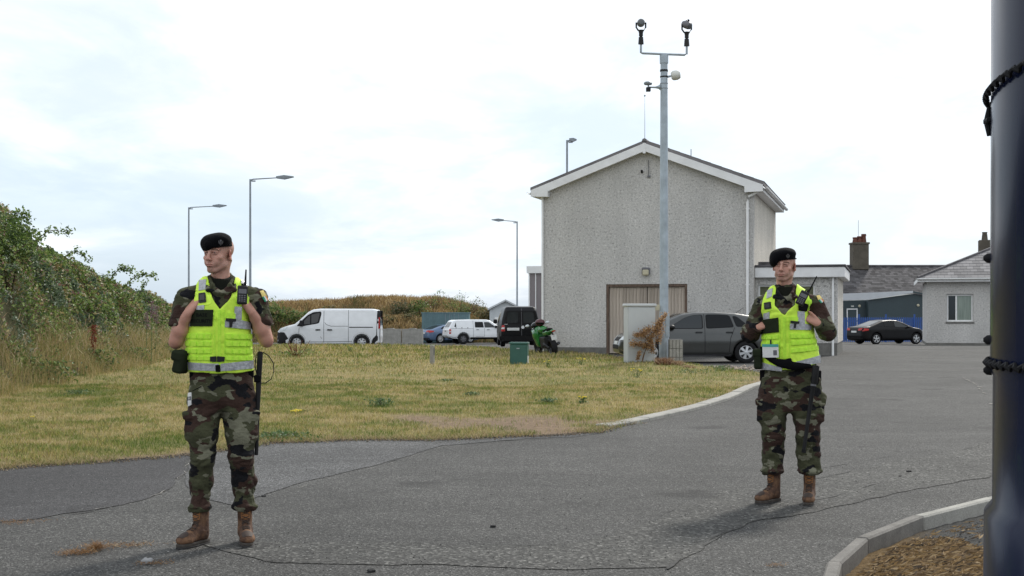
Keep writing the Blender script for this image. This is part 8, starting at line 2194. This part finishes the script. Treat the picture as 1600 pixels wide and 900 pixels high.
def radio(parent_none, f, c, ang, size, ant, label, yoff=-0.03):
    """hand-held radio clipped on: c centre pixel, ang lean, size (w,h) px; a thing of its own in world space"""
def world_root(name, body, p, rz_extra=0.0):
    """an Empty at a point given in a person's frame"""
    th = body.rotation_euler.z; c, s = math.cos(th), math.sin(th)
    return empty(name, (body.location.x + c * p[0] - s * p[1], body.location.y + s * p[0] + c * p[1], p[2]), th + rz_extra)

def make_radio(body, p, lean, w, h, ant_len, ant_off, label):
    e = world_root('radio', body, p); e.rotation_euler = (R(-6), lean, body.rotation_euler.z)
    MB().bbox((-w / 2, -0.020, -h / 2), (w / 2, 0.016, h / 2), 0.006).build('body', M['black_plastic'], e)
    MB().bbox((-w * 0.38, -0.0235, h * 0.05), (w * 0.38, -0.0205, h * 0.30), 0.001).build('screen', M['grey_plastic'], e)
    kp = MB()
    for i in range(3):
        for j in range(4): 
            k_ = MB().bbox((-w * 0.34 + i * w * 0.24, -0.0238, -h * 0.08 - j * h * 0.10), (-w * 0.34 + i * w * 0.24 + w * 0.18, -0.0205, -h * 0.02 - j * h * 0.10), 0.001).build('key', M['grey_plastic'], e)
    MB().tube([(w * 0.18, 0, h / 2), (w * 0.18, 0, h / 2 + 0.02)], 0.008, 10).build('knob', M['black_rubber'], e, True)
    MB().tube([(-w * 0.05, 0, h / 2), (-w * 0.05, 0, h / 2 + 0.014)], 0.006, 10).build('knob', M['black_rubber'], e, True)
    MB().tube([(ant_off, 0, h / 2 - 0.004), (ant_off, 0, h / 2 + 0.02), (ant_off, 0, h / 2 + ant_len)], [0.0075, 0.0068, 0.0045], 10).build('antenna', M['black_rubber'], e, True)
    return tag(e, label, 'radio')

# ------------------------------------------------------------------ left man
def det_left(dr, pp, hm, vest, body, f, F_, hm_s):
    G, W_, K, H = M['reflect'], M['hivis_web'], M['black_plastic'], M['hivis']
    dr([(303.5, 470), (306, 455), (308.5, 440), (326, 440), (329, 458), (331.5, 474), (325, 477), (308, 478)], 0.004, 'strap_panel', H, 0.012, 0.008)
    dr([(311, 438), (322.5, 436.5), (321.5, 452.5), (310.5, 454.5)], 0.0075, 'reflective_tape', G)
    dr([(310.5, 458.6), (321.5, 457.6), (322.8, 472.4), (311.6, 474)], 0.0095, 'body_camera', K, 0.006, 0.012)
    dr([(313, 461.6), (320, 460.8), (320.6, 469), (313.8, 470)], 0.0115, 'camera_window', M['black_gloss'], 0.003, 0.003)
    dr([(307.5, 478), (319.5, 476.6), (319, 484), (307, 484)], 0.005, 'reflective_tape', G)
    dr([(290.5, 499.5), (298.5, 498.5), (298.5, 510.5), (289.8, 511)], 0.005, 'reflective_tape', G)
    dr([(376.5, 436.5), (384, 440), (386.5, 447), (377.5, 445)], 0.005, 'reflective_tape', G)
    pt = dr([(298.5, 484.3), (333.5, 484.0), (332.0, 509.6), (297.5, 509.8)], 0.0055, 'name_patch', M['olive_patch'], 0, 0.006)
    lettering(hm, pt, f, F_, [('BASE', 315.8, 492.2, 5.6, 17), ('SECURITY', 315.4, 501.6, 5.6, 31)], 0.0, M['black_cloth'])
    dr([(366.5, 479), (377.5, 479.5), (377, 500), (366, 500)], 0.005, 'reflective_tape', G)
    dr([(351.5, 500.5), (378, 500.5), (391.4, 504), (391, 515), (351, 511)], 0.0055, 'reflective_tape', G)
    dr([(354.5, 489), (367.5, 490), (367, 498.5), (354, 497.5)], 0.008, 'fabric_tab', W_, 0.004, 0.008)
    dr([(352.5, 497), (368, 498), (367.5, 502.5), (363, 502.5), (361.5, 511.5), (358, 511.5), (358, 502.5), (352.6, 501.5)], 0.012, 'clip', K, 0.002, 0.006)
    for a in (334.8, 340.6, 344.4, 350.4): dr([(a, 484), (a + 1.0, 484), (a + 1.2, 580), (a + 0.2, 580)], 0.004, 'zip_tape', W_, 0, 0.005)
    dr([(341.4, 484), (343.9, 484), (344.8, 580), (342.3, 580)], 0.003, 'zip', M['hivis_web'], 0, 0.005)
    for a, b in ((333.5, 488), (336, 494), (347.5, 488), (349, 494)): dr([(a, b), (a + 1.3, b), (a + 1.3, b + 5), (a, b + 5)], 0.006, 'zip_pull', M['hivis_web'], 0, 0.004)
    molle(dr, 289.5, 330.5, [(521, 529.5), (533, 541), (545, 552.5), (556, 563)], 4)
    molle(dr, 352, 394, [(521.5, 529.5), (533, 541), (545, 552.5), (556, 563)], 4, 1.0)
    dr([(293.5, 566.8), (342, 568.4), (342, 580), (294.5, 579)], 0.005, 'reflective_tape', G)
    dr([(344.5, 568.4), (396.2, 563.5), (396.4, 576.5), (344.5, 580)], 0.005, 'reflective_tape', G)
    dr([(328.5, 557.4), (338.5, 556.4), (338.5, 565.6), (328.8, 565)], 0.010, 'buckle', K, 0.004, 0.01)
    dr([(339.3, 556.4), (351, 557.4), (350.6, 564.6), (339.3, 565.6)], 0.010, 'buckle', K, 0.004, 0.01)
    dr([(336.6, 570), (343.8, 570), (344.6, 581), (337.2, 581)], 0.009, 'strap_end', M['black_cloth'], 0.004, 0.008)
    # radio pouch
    dr([(369.8, 462), (388, 464), (386.5, 476.5), (370.5, 475)], 0.014, 'radio_pouch', H, 0.006, 0.018)
    # flag patch on the sleeve
    hs = lambda pts, nm, mt: drape(hm_s, [tuple(f(p, -0.04)[[0, 2]]) for p in pts], 0.0075, nm, mt, body, 0.012, 0.004)
    hs([(405.5, 456), (410.5, 454.6), (414.8, 462.2), (409.2, 464.5)], 'shoulder_patch', M['patch_yellow'])
    hs([(409.0, 464.6), (411.0, 463.7), (414.8, 471.4), (413, 472)], 'flag_patch', M['patch_green'])
    hs([(411.2, 463.6), (413.0, 462.9), (416.6, 469.8), (415.0, 471.2)], 'flag_patch', M['patch_white'])
    hs([(413.2, 462.8), (414.8, 462.2), (418.0, 468.6), (416.8, 469.7)], 'flag_patch', M['patch_orange'])
def trd_left(dr, f, F_, trs, body):
    dr([(293.5, 616.0), (298.6, 614.5), (298.9, 634), (293.6, 637)], 0.004, 'identity_tag', M['patch_white'], 0.002)
    dr([(293.7, 622), (298.7, 620.6), (298.8, 626.4), (293.7, 627.6)], 0.0052, 'tag_print', M['grey_plastic'], 0, 0.002)
    dr([(342.6, 598), (346.4, 598), (346.8, 640), (342.8, 640)], 0.003, 'fly', spec_l['camo'], 0.003)
    for x_, y_ in ((300, 612), (386, 610)): dr([(x_, y_), (x_ + 14, y_ - 8), (x_ + 14.5, y_ - 7), (x_ + 0.5, y_ + 1.2)] if x_ < 340 else [(x_, y_ - 8), (x_ + 9, y_), (x_ + 8.5, y_ + 1), (x_ - 0.5, y_ - 7)], 0.002, 'pocket_edge', M['tshirt'], 0)
def beret_left(S):
    # head-centred coordinates in the person's frame; drops to the picture's left
    S.ell((-0.016, 0.008, 0.066), (0.086, 0.110, 0.054)); S.ell((-0.050, -0.012, 0.040), (0.052, 0.090, 0.046), 0.03, rot=[[0.88, 0, 0.47], [0, 1, 0], [-0.47, 0, 0.88]])
    S.ell((0.020, -0.01, 0.074), (0.056, 0.098, 0.044), 0.03); S.ell((0.0, 0.006, 0.030), (0.084, 0.100, 0.05), 0.02)
    S.op(lambda X, Y, Z: (0.034 + np.clip((X + 0.02) * 0.10, -1, 1) + np.minimum(X + 0.038, 0) * 1.25 + (Y * 0.05)) - Z, (-0.17, -0.17, -0.06), (0.17, 0.17, 0.08), 0.006, 'int')
    S.cone((-0.035, -0.087, 0.0335), (0.060, -0.062, 0.043), 0.0048, 0.0048, 0.004); S.cone((0.060, -0.062, 0.043), (0.086, 0.02, 0.046), 0.0048, 0.0048, 0.004)
spec_l = dict(px=345, Y=8.30, seed=11, camo=M['camo'], label='soldier in short sleeved camouflage, black beret and yellow vest, standing at left with bare forearms',
    head=(341.5, 395.5, -0.01), yaw=R(-34), tilt=0.0, neck=(345.5, 440),
    torso=[(602, 297, 396, .118), (580, 298, 392, .120), (545, 295, 391, .125), (518, 295, 389, .130), (500, 297, 388, .132), (482, 298, 389, .130), (466, 303, 386, .118), (453, 316, 375, .098), (443, 323, 367, .076), (434, 327, 363, .062)],
    arms=[dict(sh=(291, 467, 0.015), el=(276, 532, -0.01), wr=(293.5, 489, -0.078), u=(0.55, 0.20, 0.80), pn=(0.70, 0.60, -0.35), mir=-1, sleeve='short', hem=0.70, curl=(0.3, 0.5, 0.4)),
          dict(sh=(401, 468, 0.015), el=(415, 530, -0.01), wr=(393.5, 488, -0.078), u=(-0.55, 0.20, 0.80), pn=(-0.70, 0.60, -0.35), mir=1, sleeve='short', hem=0.70, curl=(0.3, 0.5, 0.4))],
    legs=[dict(hip=(320, 628, 0.02), knee=(317, 716, -0.005), ank=(311, 795, 0.03), toe=R(38), r=(0.100, 0.073, 0.062), pocket=(298, 664, 0.01)),
          dict(hip=(371.5, 628, 0.02), knee=(378, 716, -0.005), ank=(383, 793, 0.03), toe=R(-4), r=(0.102, 0.077, 0.066), pocket=(393, 664, 0.01))],
    vest=[(294.5, 582), (289.5, 545), (288.8, 518), (291, 500), (299.5, 486), (304, 463), (306.5, 446), (310, 436), (316, 430), (327, 428), (326.5, 440), (330.5, 463), (336, 474), (343.5, 483.5), (352, 475), (361.5, 464), (366, 440), (366, 428), (378, 431), (386, 440), (389, 460), (389.5, 480), (391.6, 500), (395, 540), (396.6, 563), (396.8, 580), (370, 583.5), (330, 583.5)],
    armpit=496, hemL=(294, 582), hemR=(397, 581.5), pelvis=[(588, 297.5, 395, .118), (604, 295.5, 397, .122), (622, 294, 399, .126), (636, 294, 399.5, .118), (646, 296, 398, .10)], belt=(580.5, 594),
    detail=det_left, trdetail=trd_left, beret=beret_left, badge=(0.013, 0.058))
body_l, fl = person(spec_l)
p = fl((378.6, 461), -0.185); make_radio(body_l, p, R(3), 0.060, 0.110, 0.098, 0.014, 'black hand held radio clipped upright to the vest of the bare armed man')
# belt pouch
e = world_root('pouch', body_l, fl((284, 565), -0.02)); tag(e, 'dark olive pouch hanging at the hip of the bare armed man', 'pouch'); e.rotation_euler.z += R(-25)
Sx = SDF((-0.07, -0.09, -0.10), (0.07, 0.09, 0.10), 0.004); Sx.box((0, 0, 0), (0.034, 0.055, 0.070), 0.02, rot=[[0.97, 0, 0.22], [0, 1, 0], [-0.22, 0, 0.97]]); Sx.box((-0.006, -0.0, 0.035), (0.040, 0.060, 0.032), 0.018, 0.004, rot=[[0.97, 0, 0.22], [0, 1, 0], [-0.22, 0, 0.97]])
V_, Q_ = Sx.quads(); mesh_np('pouch_body', V_, Q_, M['olive_patch'], e, True)
# baton on a sling
e = world_root('baton', body_l, fl((403, 600), 0.0)); tag(e, 'long black baton hanging beside the left thigh, its cord looped at the grip', 'baton')
o0 = fl((403, 600), 0.0)
def rl(p): return tuple(p - o0)
MB().tube([rl(fl((406.8, 549), -0.03)), rl(fl((406.4, 552), -0.03)), rl(fl((405.2, 576), -0.02)), rl(fl((404.2, 592), -0.02))], [0.011, 0.0175, 0.0165, 0.0165], 14).build('grip', M['black_rubber'], e, True)
MB().tube([rl(fl((404.4, 590), -0.02)), rl(fl((402.6, 640), -0.01)), rl(fl((400.6, 711), 0.0))], [0.017, 0.0135, 0.0115], 14).build('shaft', M['black_plastic'], e, True)
cp = [(405, 551), (412, 551), (420, 556), (427, 567), (428, 580), (424, 592), (415, 598.5), (406, 598.5)]
MB().tube([rl(fl(q, -0.03)) for q in cp], 0.0030, 7).build('cord', M['black_rubber'], e, True)
MB().tube([rl(fl(q, -0.03)) for q in [(404, 551), (400, 556), (398.5, 572), (401, 584), (406, 595)]], 0.0032, 7).build('cord', M['black_rubber'], e, True)
MB().bbox((-0.02 + rl(fl((402, 591), -0.04))[0], rl(fl((402, 591), -0.04))[1] - 0.01, rl(fl((402, 591), -0.04))[2] - 0.025), (0.02 + rl(fl((402, 591), -0.04))[0], rl(fl((402, 591), -0.04))[1] + 0.012, rl(fl((402, 591), -0.04))[2] + 0.02), 0.006).build('holder', M['black_cloth'], e)

# ------------------------------------------------------------------ right man
def det_right(dr, pp, hm, vest, body, f, F_, hm_s):
    G, W_, K, H = M['reflect'], M['hivis_web'], M['black_plastic'], M['hivis']
    dr([(1189.5, 484), (1191.5, 470), (1197, 456), (1211, 452), (1209.5, 470), (1208.5, 484), (1200, 487)], 0.005, 'strap_panel', H, 0.012, 0.008)
    dr([(1199.6, 454.5), (1208, 450.5), (1206.4, 463.5), (1198, 467)], 0.009, 'reflective_tape', G)
    dr([(1194, 473.4), (1205, 471.6), (1206, 482.4), (1195, 483.6)], 0.011, 'body_camera', K, 0.006, 0.012)
    dr([(1196.4, 475.6), (1203.2, 474.4), (1203.8, 480.6), (1197.2, 481.4)], 0.013, 'camera_window', M['black_gloss'], 0.003, 0.003)
    dr([(1193, 490), (1202.4, 487.6), (1202.6, 498), (1193, 499.5)], 0.005, 'reflective_tape', G)
    pt = dr([(1186.4, 501), (1216, 496), (1217.2, 518.7), (1188.8, 522.4)], 0.008, 'name_patch', M['olive_patch'], 0, 0.008)
    lettering(hm, pt, f, F_, [('BASE', 1201.2, 504.8, 4.6, 12.5), ('SECURITY', 1202.6, 513.0, 4.6, 23)], R(-7), M['black_cloth'])
    dr([(1246, 486.5), (1257, 486.5), (1257.4, 506), (1246.4, 506)], 0.005, 'reflective_tape', G)
    dr([(1234.4, 505.8), (1258, 506), (1267.4, 508.4), (1267, 516), (1234, 514.6)], 0.0055, 'reflective_tape', G)
    dr([(1236, 495), (1247, 496), (1246.6, 502), (1235.6, 501)], 0.008, 'fabric_tab', W_, 0.004, 0.008)
    dr([(1235, 501.4), (1248.4, 502.4), (1248, 506), (1244, 506), (1243, 512.6), (1240, 512.6), (1240, 505.6), (1235, 505)], 0.012, 'clip', K, 0.002, 0.006)
    for a in (1218.0, 1223.2, 1227.0, 1232.4): dr([(a, 495), (a + 0.9, 495), (a + 1.6, 560), (a + 0.7, 560)], 0.004, 'zip_tape', W_, 0, 0.005)
    dr([(1224.2, 495), (1226.4, 495), (1227.2, 560), (1225.0, 560)], 0.003, 'zip', W_, 0, 0.005)
    molle(dr, 1190, 1216.5, [(524.5, 531)], 3, -1.5)
    molle(dr, 1190.6, 1217, [(535, 541)], 3, -1.2)
    molle(dr, 1235, 1271, [(522, 528.5)], 4, 0.0); molle(dr, 1236, 1276, [(533, 539.5)], 4, -2.4); molle(dr, 1236.6, 1279, [(545, 551.5)], 4, -4.0)
    dr([(1187.6, 566), (1222, 574.6), (1222, 580.2), (1187.8, 577.4)], 0.005, 'reflective_tape', G)
    dr([(1243, 565.4), (1282.4, 555.6), (1283.2, 567.6), (1245, 572)], 0.005, 'reflective_tape', G)
    # black bum bag across the waist
    wb = dr([(1189, 541), (1196, 545), (1203, 552), (1214, 560.5), (1227, 561.5), (1236, 558.8), (1237.6, 565), (1266, 569), (1270, 575), (1240, 578.5), (1216, 573), (1200, 563), (1189, 553)], 0.012, 'waist_bag', M['black_cloth'], 0.012, 0.024, bulge=0.008)
    # identity card
    dr([(1205, 531), (1207, 531), (1207, 539), (1205, 539)], 0.018, 'card_strap', K, 0, 0.004)
    cd = dr([(1196.2, 538), (1218, 537.4), (1218.6, 558.2), (1196.6, 558.8)], 0.034, 'identity_card', M['patch_white'], 0.003, 0.003)
    dr([(1196.2, 538), (1218, 537.4), (1218.1, 541.6), (1196.3, 542.4)], 0.0355, 'card_header', M['teal'], 0.002, 0.002)
    dr([(1211, 547), (1216, 546.8), (1216.2, 554.6), (1211.2, 555)], 0.0355, 'card_photo', M['grey_plastic'], 0, 0.002)
    dr([(1246.5, 471), (1262, 476), (1259.5, 487), (1247.5, 485)], 0.014, 'radio_pouch', M['black_cloth'], 0.006, 0.02)
    dr([(1262.5, 468), (1269, 470), (1268, 482), (1263, 485)], 0.010, 'fabric_tab', W_, 0.006, 0.012)
    hs = lambda pts, nm, mt: drape(hm_s, [tuple(f(p, -0.04)[[0, 2]]) for p in pts], 0.0075, nm, mt, body, 0.012, 0.004)
    hs([(1275.5, 463), (1280, 461.2), (1283.4, 467.0), (1278, 469.5)], 'shoulder_patch', M['patch_yellow'])
    hs([(1278.4, 469.6), (1280.2, 468.8), (1283.6, 473.4), (1282, 474)], 'flag_patch', M['patch_green'])
    hs([(1280.4, 468.7), (1282.0, 467.9), (1285.0, 472.0), (1283.8, 473.2)], 'flag_patch', M['patch_white'])
    hs([(1282.2, 467.8), (1283.5, 467.1), (1286.4, 470.8), (1285.2, 471.9)], 'flag_patch', M['patch_orange'])
def trd_right(dr, f, F_, trs, body):
    dr([(1231.0, 588), (1234.4, 588), (1235.6, 636), (1232.2, 636)], 0.003, 'fly', spec_r['camo'], 0.003)
    dr([(1268, 572), (1279.5, 572), (1278, 602), (1266.5, 602)], 0.010, 'baton_holster', M['black_cloth'], 0.006, 0.02)
def beret_right(S):
    S.ell((-0.016, 0.008, 0.068), (0.086, 0.110, 0.055)); S.ell((-0.056, -0.014, 0.036), (0.050, 0.090, 0.058), 0.03, rot=[[0.86, 0, 0.50], [0, 1, 0], [-0.50, 0, 0.86]])
    S.ell((0.026, -0.01, 0.082), (0.060, 0.098, 0.040), 0.03); S.ell((0.0, 0.006, 0.030), (0.084, 0.100, 0.05), 0.02)
    S.op(lambda X, Y, Z: (0.034 + np.clip((X + 0.02) * 0.12, -1, 1) + np.minimum(X + 0.036, 0) * 1.45 + (Y * 0.05)) - Z, (-0.17, -0.17, -0.06), (0.17, 0.17, 0.08), 0.006, 'int')
    S.cone((-0.035, -0.087, 0.0335), (0.060, -0.062, 0.043), 0.0048, 0.0048, 0.004); S.cone((0.060, -0.062, 0.043), (0.086, 0.02, 0.046), 0.0048, 0.0048, 0.004)
def extra_right(tr, f):
    # gloves bulging from the thigh pocket
    c = f((1284, 622, -0.01)); tr.ell(c, (0.03, 0.045, 0.035), 0.015)
spec_r = dict(px=1232, Y=10.12, seed=31, camo=M['camo2'], label='soldier in long sleeved camouflage, black beret and yellow vest, standing at right near the annex',
    head=(1225.5, 414, -0.01), yaw=R(-12), tilt=R(2), neck=(1227, 453.5), tee=0.02,
    torso=[(590, 1190, 1280, .122), (570, 1191, 1279, .124), (545, 1192, 1276, .128), (523, 1194, 1271, .132), (505, 1193, 1267, .134), (488, 1193, 1266, .130), (474, 1196, 1262, .118), (462, 1203, 1252, .098), (455, 1208, 1245, .076), (449, 1212, 1242, .062)],
    arms=[dict(sh=(1191, 477, 0.015), el=(1173, 521, 0.02), wr=(1182.5, 512, -0.055), u=(0.90, 0.05, 0.35), pn=(0.45, 0.7, -0.5), mir=-1, sleeve='long', cuff=1.22, curl=(0.4, 0.6, 0.5)),
          dict(sh=(1273, 476, 0.015), el=(1292, 518, 0.0), wr=(1279.5, 506, -0.080), u=(-0.85, 0.06, 0.52), pn=(-0.4, 0.85, -0.3), mir=1, thumb=(-0.55, -0.25, 0.80), sleeve='long', cuff=1.12, curl=(0.4, 0.6, 0.5))],
    legs=[dict(hip=(1208.5, 614, 0.02), knee=(1207.5, 678, -0.005), ank=(1207, 738, 0.03), toe=R(36), r=(0.104, 0.083, 0.076), pocket=(1190.5, 640, 0.01)),
          dict(hip=(1257, 614, 0.02), knee=(1262.5, 678, -0.005), ank=(1264.5, 738, 0.03), toe=R(4), r=(0.106, 0.084, 0.078), pocket=(1279.5, 640, 0.01))],
    vest=[(1187, 578), (1187.2, 549), (1189.5, 523), (1187.5, 505), (1189, 484), (1192, 466), (1198, 455), (1203, 448), (1212, 443), (1212, 450), (1210.5, 478), (1217, 485), (1225.6, 492), (1234, 484.5), (1242, 476), (1244, 450), (1244, 442), (1254, 446), (1262, 454), (1265, 470), (1264, 487.5), (1268, 505), (1273, 523), (1279, 545), (1283.4, 566.5), (1262, 573.5), (1236, 577.5), (1212, 580)],
    armpit=500, hemL=(1187, 578), hemR=(1283, 566.5), pelvis=[(578, 1188.5, 1282, .122), (592, 1187, 1283, .126), (606, 1186, 1284, .128), (618, 1186, 1284, .12), (628, 1188, 1282, .10)], belt=(569, 584),
    detail=det_right, trdetail=trd_right, beret=beret_right, badge=(0.026, 0.060), extra_tr=extra_right)
body_r, fr_ = person(spec_r)
p = fr_((1253.5, 466), -0.19); make_radio(body_r, p, R(27), 0.062, 0.108, 0.135, 0.020, 'black hand held radio tilted on the chest of the long sleeved man')
e = world_root('pouch', body_r, fr_((1184.5, 561), -0.02)); tag(e, 'dark pouch hanging at the hip of the long sleeved man', 'pouch')
Sx = SDF((-0.07, -0.09, -0.10), (0.07, 0.09, 0.10), 0.004); Sx.box((0, 0, 0), (0.030, 0.055, 0.075), 0.02); Sx.box((-0.005, -0.0, 0.045), (0.036, 0.060, 0.030), 0.018, 0.004)
V_, Q_ = Sx.quads(); mesh_np('pouch_body', V_, Q_, M['olive_patch'], e, True)
o0 = fr_((1270, 620), -0.1); e = world_root('baton', body_r, o0); tag(e, 'black baton hanging down the thigh of the long sleeved man', 'baton')
MB().tube([rl(fr_((1275, 572), -0.15)), rl(fr_((1272, 598), -0.155)), rl(fr_((1270.6, 602), -0.155)), rl(fr_((1263.5, 650), -0.155)), rl(fr_((1255.6, 706), -0.14))], [0.026, 0.024, 0.0165, 0.015, 0.0135], 14).build('shaft', M['black_plastic'], e, True)
MB().tube([rl(fr_((1271, 600), -0.155)), rl(fr_((1270.6, 603), -0.155))], 0.021, 14).build('collar', M['grey_plastic'], e, True)
MB().tube([rl(fr_((1256.2, 702), -0.14)), rl(fr_((1255.4, 707), -0.14))], [0.0155, 0.0155], 14).build('tip', M['black_rubber'], e, True)
